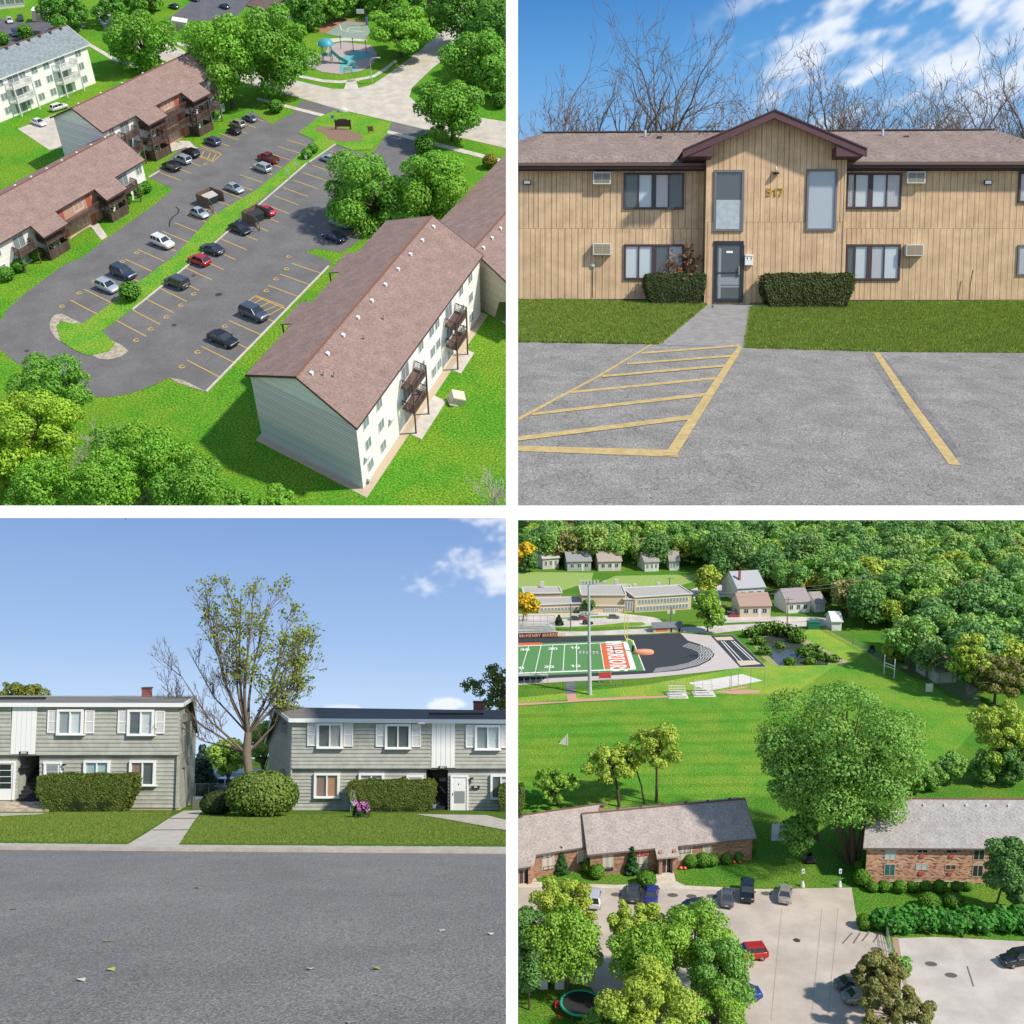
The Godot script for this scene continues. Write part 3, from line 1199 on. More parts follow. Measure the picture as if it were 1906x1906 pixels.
	# lamps, boxes and poles on and by the wall
	for q in [[981.0, 340.0, "left of the upper air conditioner"], [1838.0, 340.0, "high on the wall right of the entrance bay"]]:
		var p := w(q[0], q[1], 0.1)
		var l := thing("flood_light", "small square flood light " + q[2], "lamp", p, "flood lights on the tan wall")
		s = Shape.new()
		s.box(Vector3(-0.19, -0.1, 0.02), Vector3(0.19, 0.1, 0.1))
		s.box(Vector3(-0.03, -0.05, -0.1), Vector3(0.03, 0.05, 0.02))
		part(l, "housing", s, paint(0.012, 0.012, 0.012, 0.5))
		s = Shape.new()
		s.box(Vector3(-0.145, -0.07, 0.1), Vector3(0.145, 0.07, 0.106))
		part(l, "lens", s, paint(0.85, 0.85, 0.83, 0.3))
	var lp := w(1443.5, 320, zb)
	var lamp := thing("wall_lamp", "bare two headed porch lamp above the gilt number", "lamp", lp)
	s = Shape.new()
	s.lathe([Vector2(0.02, 0.1), Vector2(0.13, 0.1), Vector2(0.16, 0.02), Vector2(0.02, 0.0)], 12, Vector3(0, -0.14, 0.14))
	part(lamp, "shade", s, paint(0.03, 0.022, 0.015, 0.4))
	s = Shape.new()
	s.lathe([Vector2(0.02, 0.0), Vector2(0.06, 0.03), Vector2(0.055, 0.13), Vector2(0.02, 0.2), Vector2(0.0, 0.2)], 10, Vector3(0, 0.02, 0.12))
	part(lamp, "bulb", s, paint(0.6, 0.58, 0.54, 0.3))
	var mp := w(1393, 485, zb)
	var mb := thing("mailbox", "white wall mailbox with two black slots beside the glass door", "mailbox", mp)
	s = Shape.new()
	s.box(Vector3(-0.19, -0.23, 0.0), Vector3(0.19, 0.2, 0.16))
	part(mb, "box", s, paint(0.72, 0.72, 0.7, 0.5))
	s = Shape.new()
	s.box(Vector3(-0.2, 0.2, 0.0), Vector3(0.2, 0.26, 0.19))
	part(mb, "lid", s, paint(0.82, 0.82, 0.8, 0.5))
	s = Shape.new()
	for x in [-0.09, 0.1]:
		s.box(Vector3(x - 0.025, 0.06, 0.16), Vector3(x + 0.025, 0.13, 0.165))
		s.box(Vector3(x - 0.01, -0.02, 0.16), Vector3(x + 0.01, 0.06, 0.164))
	part(mb, "slot", s, paint(0.02, 0.02, 0.02, 0.6))
	var cp := w(1103, 494, 0.0)
	var meter := thing("cable_outlet", "round pale blue outlet cover with a cable running down the wall", "outlet", cp)
	s = Shape.new()
	s.xf = Transform3D(Basis(Vector3.RIGHT, PI / 2), Vector3(0, 0, 0.02))
	s.lathe([Vector2(0.0, 0.05), Vector2(0.1, 0.05), Vector2(0.11, 0.0)], 14)
	part(meter, "cover", s, paint(0.45, 0.7, 0.66, 0.5))
	s = Shape.new()
	s.bar(Vector3(0.01, -0.1, 0.02), Vector3(0.01, -1.55, 0.02), 0.025, 0.025, Vector3.BACK)
	part(meter, "cable", s, paint(0.02, 0.03, 0.03, 0.6))
	var fp := w(1432, 511, zb + 0.5)
	var feeder := thing("bird_feeder", "small red feeder on a stake above the right hedge", "bird feeder", fp)
	s = Shape.new()
	s.lathe([Vector2(0.0, 0.08), Vector2(0.11, 0.04), Vector2(0.1, 0.0), Vector2(0.04, -0.02), Vector2(0.05, -0.1), Vector2(0.0, -0.1)], 12)
	part(feeder, "cup", s, paint(0.6, 0.03, 0.02, 0.4))
	s = Shape.new()
	s.bar(Vector3(0, -0.1, 0), Vector3(0, -1.5, 0), 0.02, 0.02, Vector3.BACK)
	part(feeder, "stake", s, paint(0.05, 0.05, 0.05, 0.5))
	s = Shape.new()
	var stick := w(1805.5, 545, 0.3)
	s.xf.origin = -stick
	s.tube([stick + Vector3(0, -0.3, 0), w(1806, 530, 0.3), w(1811, 503, 0.3)], [0.018, 0.022, 0.03], 6)
	single("pole", "thin dark pole leaning in the lawn near the right wall", "pole", s, paint(0.02, 0.025, 0.02, 0.6), stick)
	# planting
	var box_leaf := leafy(0.075, 0.11, 0.03)
	var lay := func(x, y): return g(x, y)
	make_hedge("hedge", "clipped dark green hedge left of the glass door", Vector3(lay.call(1201, 566).x, lay.call(1201, 567).y, 0.75), Vector3(lay.call(1311, 567).x, lay.call(1311, 567).y, 0.75), 1.42, 1.1, 0.8, 9000, 0.085, box_leaf)
	make_hedge("hedge", "clipped dark green hedge right of the glass door, browner on top", Vector3(w(1418, 560, 1.7).x, lay.call(1418, 575).y, 1.7), Vector3(w(1581, 560, 1.7).x, lay.call(1581, 575).y, 1.7), 1.62, 1.1, 0.82, 12000, 0.085, leafy(0.095, 0.125, 0.032))
	var sp := g(1288, 556)
	var shrub := thing("bare_shrub", "nearly bare shrub with brown hanging leaves behind the left hedge", "shrub", sp)
	s = Shape.new()
	var tips := []
	var o := {"levels": 3, "kids": [5, 4, 3], "spread": 0.55, "bend": 0.3, "thin": 0.01, "lift": -0.02, "first": 0.3}
	for i in 6:
		grow(s, Vector3(rng.randf_range(-0.4, 0.4), 0, 0), (Vector3(rng.randf_range(-0.75, 0.3), 1.2, 0.1)).normalized(), 1.3, 0.03, 0, tips, sp, o)
	part(shrub, "stems", s, paint(0.16, 0.09, 0.05, 0.9))
	s = Shape.new()
	for q in tips:
		for i in 2:
			var kk := rng.randf_range(0.6, 1.3)
			s.col = Color(kk, kk, kk)
			s.leaf(q + Vector3(0, -0.06, 0) + any_way() * 0.05, (Vector3(rng.randf_range(-1, 1), 0.1, 1)).normalized(), 0.11, PI / 2 + rng.randf_range(-0.4, 0.4))
	part(shrub, "foliage", s, leafy(0.28, 0.14, 0.06))
	# concrete stoop, landscape timbers, drain spout
	var st := Shape.new()
	var a0 := g(1328, 573)
	var a1 := g(1440, 573)
	st.box(Vector3(a0.x, a0.y - 0.1, a0.z - 0.7), Vector3(w(1452, 568, a0.z).x, a0.y + 0.13, a0.z))
	setting("doorstep", st, paint(0.34, 0.33, 0.32, 0.9, "grain", 2.0))
	var y0 := g(1440, 574)
	var tb := thing("landscape_timber", "weathered grey landscape timber edging the right hedge", "timber", y0)
	st = about(y0)
	st.box(Vector3(w(1452, 574, y0.z).x, y0.y - 0.05, y0.z - 0.16), Vector3(w(1538, 574, y0.z).x, y0.y + 0.13, y0.z - 0.02))
	part(tb, "beam", st, paint(0.33, 0.3, 0.27, 0.9, "streak", 1.0))
	st = about(y0)
	for i in 8:
		var x: float = w(1458 + i * 10.5, 574, y0.z).x
		st.box(Vector3(x - 0.03, y0.y + 0.02, y0.z - 0.03), Vector3(x + 0.03, y0.y + 0.08, y0.z - 0.005))
	part(tb, "hole", st, paint(0.04, 0.035, 0.03, 0.9))
	var d0 := g(1303, 566)
	st = Shape.new()
	st.tube([Vector3(0.22, 0.22, -0.5), Vector3(0.1, 0.12, -0.2), Vector3(-0.22, 0.05, 0.1)], [0.07, 0.07, 0.08], 6)
	single("drain_spout", "white drain spout lying at the left corner of the bay", "spout", st, paint(0.6, 0.6, 0.6, 0.5), d0)
	# bare trees behind
	keep = Rect2(956, -60, 3000, 640)
	var barks := [paint(0.2, 0.17, 0.15, 0.95, "fine", 2.0), paint(0.17, 0.14, 0.12, 0.95, "fine", 2.0), paint(0.24, 0.2, 0.17, 0.95, "fine", 2.0)]
	var spots := [[1020, -10.5, 90, 0.3], [1125, -11.5, 78, 0.32], [1215, -10.8, 68, 0.34], [1275, -11.8, 86, 0.3], [1385, -11, 135, 0.22], [1450, -12, 105, 0.22], [1590, -11.2, 80, 0.34], [1690, -11.5, 74, 0.36], [1800, -11, 135, 0.22], [1912, -11.5, 92, 0.3], [972, -9.8, 195, 0.16]]
	var words := ["at the left, with long limbs arching left", "with two tall wavy leaders, left of the chimney pipe", "with a forked top, tallest of those left of the gable", "holding a few tan leaves, left of the gable", "low and twiggy just left of the gable peak", "behind the gable peak", "with a crooked leaning fork right of the gable", "broad and many stemmed, tallest right of the gable", "low and fan shaped towards the right end of the ridge", "at the far right edge", "low and bushy at the left end of the roof"]
	for i in spots.size():
		var q = spots[i]
		var base := Vector3(w(q[0], 300, q[1]).x, -0.1, q[1])
		var top := w(q[0], q[2], q[1]).y + 0.1
		var t := thing("bare_tree", "leafless tree " + words[i], "tree", base, "bare trees behind the tan building")
		s = Shape.new()
		tips = []
		var stems := 1 + rng.randi() % 2
		for k2 in stems:
			var lean := Vector3(rng.randf_range(-0.35, 0.35), 1, rng.randf_range(-0.1, 0.1)).normalized()
			grow(s, Vector3(k2 * 0.2, 0, 0), lean, top * 0.47, q[3] * 1.15, 0, tips, base, {"levels": 5, "kids": [5, 4, 4, 3, 2], "spread": 0.55, "bend": 0.3, "thin": 0.014, "lift": 0.07, "first": 0.62, "steps": 7, "shrink": 0.9})
		part(t, "branches", s, barks[i % 3])
		if i in [2, 3]:
			s = Shape.new()
			for p in tips:
				if rng.randf() < 0.35:
					var kk := rng.randf_range(0.7, 1.3)
					s.col = Color(kk, kk, kk)
					s.leaf(p, any_way(), 0.14, rng.randf() * TAU)
			part(t, "foliage", s, leafy(0.4, 0.2, 0.1))
	keep = Rect2(-9999, -9999, 99999, 99999)


# ---------------------------------------------------------------- vehicles

const CARS := {
	"sedan": {"hull": [[2.3, 0.34, 0.56, 0.70], [2.2, 0.24, 0.70, 0.82], [1.9, 0.2, 0.79, 0.88], [1.0, 0.2, 0.93, 0.9], [0, 0.2, 0.95, 0.91], [-1.2, 0.2, 0.97, 0.91], [-1.75, 0.2, 0.98, 0.89], [-2.15, 0.26, 0.94, 0.84], [-2.3, 0.36, 0.74, 0.74]], "base": [1.08, -1.78, 0.93, 0.81], "top": [0.22, -1.0, 1.43, 0.6], "axle": 1.38, "wheel": 0.33},
	"hatch": {"hull": [[2.05, 0.36, 0.58, 0.66], [1.95, 0.24, 0.74, 0.80], [1.6, 0.2, 0.86, 0.87], [0.95, 0.2, 0.96, 0.89], [0, 0.2, 0.98, 0.89], [-1.2, 0.2, 1.0, 0.89], [-1.8, 0.24, 1.0, 0.86], [-2.0, 0.36, 0.8, 0.78]], "base": [1.0, -1.92, 0.96, 0.8], "top": [0.3, -1.45, 1.5, 0.62], "axle": 1.27, "wheel": 0.32},
	"suv": {"hull": [[2.3, 0.42, 0.70, 0.74], [2.2, 0.3, 0.92, 0.86], [1.9, 0.26, 1.02, 0.92], [1.0, 0.26, 1.1, 0.94], [0, 0.26, 1.1, 0.94], [-1.4, 0.26, 1.12, 0.94], [-2.1, 0.3, 1.12, 0.91], [-2.28, 0.42, 0.9, 0.84]], "base": [1.08, -2.2, 1.08, 0.85], "top": [0.4, -1.85, 1.7, 0.68], "axle": 1.4, "wheel": 0.37},
	"boxy": {"hull": [[2.05, 0.4, 0.66, 0.74], [1.98, 0.3, 0.9, 0.84], [1.7, 0.26, 0.98, 0.88], [1.05, 0.26, 1.02, 0.89], [0, 0.26, 1.02, 0.89], [-1.4, 0.26, 1.02, 0.89], [-1.95, 0.3, 1.02, 0.87], [-2.05, 0.4, 0.85, 0.82]], "base": [1.12, -2.0, 1.0, 0.82], "top": [0.6, -1.85, 1.62, 0.7], "axle": 1.28, "wheel": 0.35},
	"beetle": {"hull": [[2.05, 0.36, 0.55, 0.62], [1.9, 0.24, 0.72, 0.76], [1.5, 0.2, 0.88, 0.84], [0.9, 0.2, 0.95, 0.87], [0, 0.2, 0.95, 0.87], [-1.0, 0.2, 0.95, 0.87], [-1.6, 0.2, 0.9, 0.82], [-1.95, 0.3, 0.72, 0.7], [-2.05, 0.4, 0.56, 0.6]], "base": [1.0, -1.75, 0.92, 0.78], "top": [0.25, -0.85, 1.5, 0.56], "axle": 1.25, "wheel": 0.33},
	"pickup": {"hull": [[2.75, 0.45, 0.75, 0.78], [2.62, 0.34, 0.98, 0.9], [2.2, 0.3, 1.08, 0.95], [1.3, 0.3, 1.14, 0.97], [0.4, 0.3, 1.14, 0.97], [-0.8, 0.3, 1.14, 0.97], [-2.6, 0.34, 1.12, 0.96], [-2.75, 0.45, 1.0, 0.93]], "base": [1.4, -0.75, 1.12, 0.88], "top": [0.75, -0.6, 1.82, 0.72], "axle": 1.75, "wheel": 0.4},
}
var car_models := {}


func car_model(kind: String) -> Node3D:
	if car_models.has(kind):
		return car_models[kind]
	var q = CARS[kind]
	var o := Node3D.new()
	var grey := car_paint(0.3, 0.3, 0.32)
	var hull := Shape.new()
	var rows := []
	var n: int = q.hull.size()
	for i in n:
		var h = q.hull[i]
		var ring := PackedVector3Array()
		var wd: float = h[3]
		for p in [[-0.86, h[1]], [-1.0, h[1] + 0.14], [-1.01, (h[1] + h[2]) * 0.52], [-0.97, h[2] - 0.09], [-0.86, h[2]], [-0.4, h[2] + 0.025], [0.4, h[2] + 0.025], [0.86, h[2]], [0.97, h[2] - 0.09], [1.01, (h[1] + h[2]) * 0.52], [1.0, h[1] + 0.14], [0.86, h[1]]]:
			ring.append(Vector3(h[0], p[1], p[0] * wd))
		rows.append(ring)
	hull.grid(rows)
	for e in [0, n - 1]:
		var r: PackedVector3Array = rows[e]
		for k in range(1, 11):
			hull.tri(r[0], r[k], r[k + 1])
	var body := part(o, "body", hull, grey)
	var b = q.base
	var t = q.top
	var c := [Vector3(b[0], b[2], b[3]), Vector3(b[0], b[2], -b[3]), Vector3(b[1], b[2], -b[3]), Vector3(b[1], b[2], b[3]), Vector3(t[0], t[2], t[3]), Vector3(t[0], t[2], -t[3]), Vector3(t[1], t[2], -t[3]), Vector3(t[1], t[2], t[3])]
	var roof := Shape.new()
	var up := Vector3(0, 0.05, 0)
	var inn := [c[4].lerp(c[6], 0.1) + up, c[5].lerp(c[7], 0.1) + up, c[6].lerp(c[4], 0.1) + up, c[7].lerp(c[5], 0.1) + up]
	roof.quad(inn[0], inn[1], inn[2], inn[3])
	for k in 4:
		roof.quad(c[4 + k], c[4 + (k + 1) % 4], inn[(k + 1) % 4], inn[k])
		roof.bar(c[k], c[4 + k], 0.09 if k < 2 or kind != "suv" else 0.2, 0.07)
		roof.bar(c[4 + k], c[4 + (k + 1) % 4], 0.07, 0.06)
	for s in [0, 1]:
		var lo: Vector3 = c[0 + s].lerp(c[3 - s], 0.47)
		var hi: Vector3 = c[4 + s].lerp(c[7 - s], 0.42)
		roof.bar(lo, hi, 0.09, 0.05)
		if kind in ["suv", "boxy"]:
			roof.bar(c[0 + s].lerp(c[3 - s], 0.78), c[4 + s].lerp(c[7 - s], 0.78), 0.1, 0.05)
	part(o, "roof", roof, grey)
	for f in [["windshield", 0, 1, 5, 4], ["rear_window", 2, 3, 7, 6], ["side_window", 3, 0, 4, 7], ["side_window", 1, 2, 6, 5]]:
		var s := Shape.new()
		s.quad(c[f[1]], c[f[4]], c[f[3]], c[f[2]])
		part(o, f[0], s, dark_glass())
	for x in [q.axle, -q.axle]:
		for z in [-0.79, 0.79]:
			var r: float = q.wheel
			var s := Shape.new()
			s.xf = Transform3D(Basis(Vector3.RIGHT, PI / 2), Vector3(0, 0, 0))
			s.lathe([Vector2(0.0, -0.11), Vector2(r * 0.8, -0.115), Vector2(r, -0.09), Vector2(r, 0.09), Vector2(r * 0.8, 0.115), Vector2(0.0, 0.11)], 14)
			var wheel := part(o, "wheel", s, paint(0.018, 0.018, 0.02, 0.9))
			wheel.position = Vector3(x, r, z * q.hull[3][3] / 0.9)
			s = Shape.new()
			var side: float = signf(z) * 0.118
			for k in 5:
				var d := Vector3(cos(TAU * k / 5), sin(TAU * k / 5), 0)
				s.bar(Vector3(0, 0, side), d * r * 0.66 + Vector3(0, 0, side), 0.09, 0.02, Vector3.BACK)
			part(wheel, "rim", s, metal(0.55, 0.55, 0.57, 0.3))
	var f0 = q.hull[1]
	var r0 = q.hull[n - 2]
	for z in [-1, 1]:
		var s := Shape.new()
		s.box(Vector3(f0[0] - 0.12, f0[2] - 0.16, z * f0[3] * 0.72 - 0.16), Vector3(f0[0] + 0.05, f0[2] - 0.04, z * f0[3] * 0.72 + 0.16))
		part(o, "headlight", s, paint(0.7, 0.72, 0.75, 0.1))
		s = Shape.new()
		s.box(Vector3(r0[0] - 0.08, r0[2] - 0.26, z * r0[3] * 0.8 - 0.13), Vector3(r0[0] + 0.1, r0[2] - 0.08, z * r0[3] * 0.8 + 0.13))
		part(o, "taillight", s, paint(0.4, 0.01, 0.01, 0.15))
		s = Shape.new()
		s.box(Vector3(b[0] - 0.34, b[2], z * (b[3] + 0.14) - 0.1), Vector3(b[0] - 0.2, b[2] + 0.14, z * (b[3] + 0.14) + 0.08))
		part(o, "mirror", s, grey)
	var pl := Shape.new()
	pl.box(Vector3(r0[0] - 0.17, 0.5, -0.2), Vector3(r0[0] - 0.13, 0.62, 0.2))
	part(o, "number_plate", pl, paint(0.6, 0.6, 0.6, 0.5))
	if kind == "pickup":
		var s := Shape.new()
		s.box(Vector3(-2.6, 1.1, -0.78), Vector3(-0.9, 1.165, 0.78))
		part(o, "bed_liner", s, paint(0.02, 0.02, 0.022, 0.8))
		s = Shape.new()
		for z in [-0.87, 0.87]:
			s.bar(Vector3(-0.8, 1.2, z), Vector3(-2.7, 1.2, z), 0.14, 0.14)
		s.bar(Vector3(-2.7, 1.2, -0.87), Vector3(-2.7, 1.2, 0.87), 0.08, 0.14)
		part(o, "bed_rail", s, grey)
	car_models[kind] = o
	return o


func park(kind: String, label: String, at: Vector3, nose: Vector3, r: float, gr: float, b: float, group: String, size := 1.0) -> Node3D:
	var o: Node3D = car_model(kind).duplicate()
	var m := car_paint(r, gr, b)
	for k in o.get_children():
		var nm := String(k.name)
		if nm.begins_with("body") or nm.begins_with("roof") or nm.begins_with("mirror") or nm.begins_with("bed_rail"):
			k.material_override = m
	return put(o, "pickup_truck" if kind == "pickup" else "parked_car", label, "truck" if kind == "pickup" else "car", at, group, atan2(-nose.z, nose.x), size)


# ---------------------------------------------------------------- the grey houses, lower left

func lap_boards(b: Node3D, x0: float, x1: float, y0: float, y1: float, rows: int, z: float, m: Array) -> void:
	for i in rows:
		var ya := lerpf(y0, y1, i / float(rows))
		var yb := lerpf(y0, y1, (i + 1) / float(rows))
		var a := w(x0, (ya + yb) / 2, z)
		var c := w(x1, (ya + yb) / 2, z)
		var top := w((x0 + x1) / 2, ya, z).y
		var low := w((x0 + x1) / 2, yb, z).y
		var s := Shape.new()
		s.hexa(Vector3(a.x, low, z + 0.022), Vector3(c.x, low, z + 0.022), Vector3(c.x, low, z - 0.03), Vector3(a.x, low, z - 0.03), Vector3(a.x, top, z), Vector3(c.x, top, z), Vector3(c.x, top, z - 0.03), Vector3(a.x, top, z - 0.03))
		part(b, "siding_board", s, m[rng.randi() % m.size()])


func side_boards(b: Node3D, foot: Vector3, back_foot: Vector3, y_low: float, y_top: float, rows: int, m: Array, out: Vector3) -> void:
	for i in rows:
		var lo := lerpf(y_low, y_top, i / float(rows))
		var hi := lerpf(y_low, y_top, (i + 1) / float(rows))
		var s := Shape.new()
		var p := Vector3(foot.x, 0, foot.z)
		var q := Vector3(back_foot.x, 0, back_foot.z)
		var d := out * 0.022
		var k := out * -0.03
		s.hexa(p + d + Vector3(0, lo, 0), q + d + Vector3(0, lo, 0), q + k + Vector3(0, lo, 0), p + k + Vector3(0, lo, 0), p + Vector3(0, hi, 0), q + Vector3(0, hi, 0), q + k + Vector3(0, hi, 0), p + k + Vector3(0, hi, 0))
		part(b, "siding_board", s, m[rng.randi() % m.size()])


func shutter(b: Node3D, x0: float, y0: float, x1: float, y1: float, z: float, m: Material) -> void:
	var s := Shape.new()
	box_px(s, x0, y0, x0 + 2, y1, z, z + 0.035)
	box_px(s, x1 - 2, y0, x1, y1, z, z + 0.035)
	box_px(s, x0 + 2, y0, x1 - 2, y0 + 2, z, z + 0.034)
	box_px(s, x0 + 2, y1 - 2, x1 - 2, y1, z, z + 0.034)
	box_px(s, x0 + 2, (y0 + y1) / 2 - 1, x1 - 2, (y0 + y1) / 2 + 1, z, z + 0.034)
	var p := part(b, "shutter", s, m)
	s = Shape.new()
	box_px(s, x0 + 2, y0 + 2, x1 - 2, y1 - 2, z, z + 0.008)
	for i in 20:
		var y := lerpf(y0 + 2.6, y1 - 2.6, i / 19.0)
		box_px(s, x0 + 2, y - 0.55, x1 - 2, y + 0.4, z, z + 0.024)
	part(p, "louver", s, m)


func grey_houses() -> void:
	set_place(-6.0, 470, 1510, 30)
	ground_up = Vector3(0, cos(deg_to_rad(6.6)), -sin(deg_to_rad(6.6)))
	var road := paint(0.2, 0.192, 0.178, 0.9, "grain", 0.22, 2.0, "faint", 0.06)
	sheet("road", [-700, 1579, 0, 1580, 470, 1582.5, 952.4, 1585, 952.4, 2300, -700, 2300], 0.0, road)
	var lawn := paint(0.1, 0.17, 0.03, 0.95, "turf", 1.2, 0.0, "meadow", 0.25)
	sheet("lawn", [-700, 1568, 0, 1569, 470, 1573, 952.4, 1576, 952.4, 1412, -700, 1412], 0.03, lawn)
	# kerb
	var concrete := paint(0.48, 0.43, 0.36, 0.9, "grain", 0.5, 0.6, "faint", 0.4)
	var s := Shape.new()
	var edge := [[-700, 1568.5], [0, 1569.5], [240, 1571.5], [470, 1573.2], [700, 1575], [952.4, 1576.5]]
	for i in edge.size() - 1:
		var p := g(edge[i][0], edge[i][1], 0.06)
		var q := g(edge[i + 1][0], edge[i + 1][1], 0.06)
		var f := Vector3(0, 0, 0.55)
		f.y = 0.55 * tan(deg_to_rad(6.6))
		var d := Vector3(0, 0.1, 0)
		s.quad(p + f, p, q, q + f)
		s.quad(p + f - d, p + f, q + f, q + f - d)
	setting("kerb", s, concrete)
	var path := paint(0.52, 0.46, 0.38, 0.9, "grain", 0.5, 0.4, "faint", 0.5)
	sheet("footpath", [342, 1509, 377, 1508, 360, 1530, 345, 1553, 332, 1573.5, 236, 1572.5, 275, 1549, 318, 1521], 0.05, path)
	for q in [[284, 1544.5, 350, 1544.2], [315, 1523, 365, 1522.6]]:
		sheet("path_joint", [q[0], q[1] - 0.4, q[2], q[3] - 0.4, q[2], q[3] + 0.5, q[0], q[1] + 0.5], 0.056, paint(0.12, 0.12, 0.06, 0.9))
	sheet("footpath", [772, 1515, 905, 1517, 952.4, 1529, 952.4, 1547, 905, 1538, 850, 1528], 0.05, path)
	sheet("footpath", [-60, 1513, 88, 1513, 70, 1516, 0, 1519, -60, 1522], 0.05, path)
	var blade := leafy(0.19, 0.28, 0.05)
	turf("grass", [-6, 1569, -6, 1518, 80, 1515, 320, 1513, 318, 1521, 275, 1549, 236, 1572], 22000, 0.045, blade)
	turf("grass", [334, 1573, 346, 1553, 378, 1515, 545, 1519, 770, 1517, 850, 1529, 950, 1549, 950, 1576], 34000, 0.045, blade)
	# leaves blown onto the road
	for q in [[25, 1692, 0, "at the left edge below the kerb"], [200, 1751, 1, "upper of two below the left lawn"], [207, 1805, 1, "lower of two below the left lawn"], [151, 1824, 0, "lowest in the left half"], [577, 1803, 0, "left of the green one"], [700, 1803, 1, "alone in the right half"], [823, 1732, 0, "higher of two by the right border"], [913, 1738, 0, "closest to the right border"], [654, 1903, 0, "at the bottom border"], [367, 1653, 1, "right of two near the kerb"], [312, 1642, 1, "left of two near the kerb"]]:
		var p := g(q[0], q[1], 0.008)
		s = Shape.new()
		s.leaf(Vector3.ZERO, (ground_up + any_way() * 0.15).normalized(), 0.07, rng.randf() * TAU)
		var spot := "%s leaf on the asphalt, %s" % ["yellow green" if q[2] else "pale dry", q[3]]
		single("fallen_leaf", spot, "leaf", s, paint(0.5, 0.5, 0.08, 0.8) if q[2] else paint(0.66, 0.58, 0.44, 0.8), p, "leaves on the asphalt")

	var sid := [paint(0.36, 0.365, 0.32, 0.75, "faint", 0.5), paint(0.348, 0.353, 0.308, 0.75, "faint", 0.5), paint(0.372, 0.377, 0.332, 0.75, "faint", 0.5)]
	var white := paint(0.74, 0.74, 0.73, 0.55)
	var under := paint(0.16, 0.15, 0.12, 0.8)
	var roofing := paint(0.19, 0.185, 0.18, 1.0, "shingle", 1.4)
	mats["folds"] = paint(0.4, 0.4, 0.36, 0.9)
	var dim := paint(0.05, 0.06, 0.065, 0.5)
	var grey := paint(0.22, 0.25, 0.26, 0.6)
	var pale := paint(0.5, 0.55, 0.55, 0.7)
	var teal := paint(0.3, 0.45, 0.45, 0.7)
	var rust := paint(0.22, 0.13, 0.09, 0.7)
	var black := paint(0.015, 0.015, 0.02, 0.5)
	var up_z := 0.1
	for side in 2:
		var at := Vector3.ZERO
		var b := thing("grey_house", ["grey sided house numbered 3055 left of the leafing tree, white shutters", "grey sided house numbered 3057 right of the leafing tree, white shutters"][side], "house", at)
		var xl: float = [-420.0, 543.8][side]
		var xr: float = [333.6, 952.4][side]
		var y_eave: float = [1312.0, 1342.0][side]
		var y_mid: float = [1405.0, 1430.0][side]
		var y_foot: float = [1503.0, 1514.0][side]
		var well: Array = [[33.0, 74.0], [793.0, 834.0]][side]
		var zb := -4.0
		var back: float = w([363.0, 500.6][side], 1400, zb).x
		# solid core, with the stairwell left open
		s = Shape.new()
		var top := w(400, y_eave, 0).y
		var mid := w(400, y_mid, 0).y
		var foot := w(400, y_foot, 0).y - 0.3
		var l := w(xl, 1400, 0).x
		var r := w(xr, 1400, 0).x
		var lb: float = l if side == 0 else back
		var rb: float = back if side == 0 else r
		var ins := 0.035
		s.hexa(Vector3(l, mid, up_z - ins), Vector3(r, mid, up_z - ins), Vector3(rb, mid, zb), Vector3(lb, mid, zb), Vector3(l, top, up_z - ins), Vector3(r, top, up_z - ins), Vector3(rb, top, zb), Vector3(lb, top, zb))
		var wl := w(well[0], 1460, 0).x
		var wr := w(well[1], 1460, 0).x
		s.hexa(Vector3(l, foot, -ins), Vector3(wl, foot, -ins), Vector3(wl, foot, zb), Vector3(lb, foot, zb), Vector3(l, mid, -ins), Vector3(wl, mid, -ins), Vector3(wl, mid, zb), Vector3(lb, mid, zb))
		s.hexa(Vector3(wr, foot, -ins), Vector3(r, foot, -ins), Vector3(rb, foot, zb), Vector3(wr, foot, zb), Vector3(wr, mid, -ins), Vector3(r, mid, -ins), Vector3(rb, mid, zb), Vector3(wr, mid, zb))
		s.box(Vector3(wl, foot, zb), Vector3(wr, mid, -1.7))
		part(b, "wall", s, sid[1])
		# siding
		var panel: Array = [[21.0, 67.0], [803.0, 847.0]][side]
		lap_boards(b, xl, panel[0], y_eave + 3, y_mid, 12, up_z, sid)
		lap_boards(b, panel[1], xr, y_eave + 3, y_mid, 12, up_z, sid)
		lap_boards(b, xl, well[0], y_mid + 1, y_foot, 13, 0.0, sid)
		lap_boards(b, well[1], xr, y_mid + 1, y_foot, 13, 0.0, sid)
		var front: Vector3 = w(xr if side == 0 else xl, 1400, 0)
		var out := Vector3(1, 0, 0) if side == 0 else Vector3(-1, 0, 0)
		side_boards(b, Vector3(front.x, 0, up_z), Vector3(back, 0, zb), w(400, y_foot, 0).y, top + 0.02, 26, sid, out)
		# foundation
		s = Shape.new()
		if side == 0:
			box_px(s, 87, 1503.2, 333, 1516, -0.2, -0.01)
			s.hexa(Vector3(front.x - 0.1, foot - 0.2, 0.0), Vector3(front.x - 0.01, foot - 0.2, 0.0), Vector3(back - 0.01, foot - 0.2, zb), Vector3(back - 0.1, foot - 0.2, zb), Vector3(front.x - 0.1, foot + 0.3, 0.0), Vector3(front.x - 0.01, foot + 0.3, 0.0), Vector3(back - 0.01, foot + 0.3, zb), Vector3(back - 0.1, foot + 0.3, zb))
		else:
			box_px(s, 544, 1514.2, 952.4, 1524, -0.2, -0.01)
		part(b, "foundation", s, paint(0.42, 0.34, 0.25, 0.9, "grain", 1.0))
		# soffit under the upper floor
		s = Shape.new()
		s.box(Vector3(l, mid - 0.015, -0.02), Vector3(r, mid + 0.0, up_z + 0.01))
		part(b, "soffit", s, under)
		s = Shape.new()
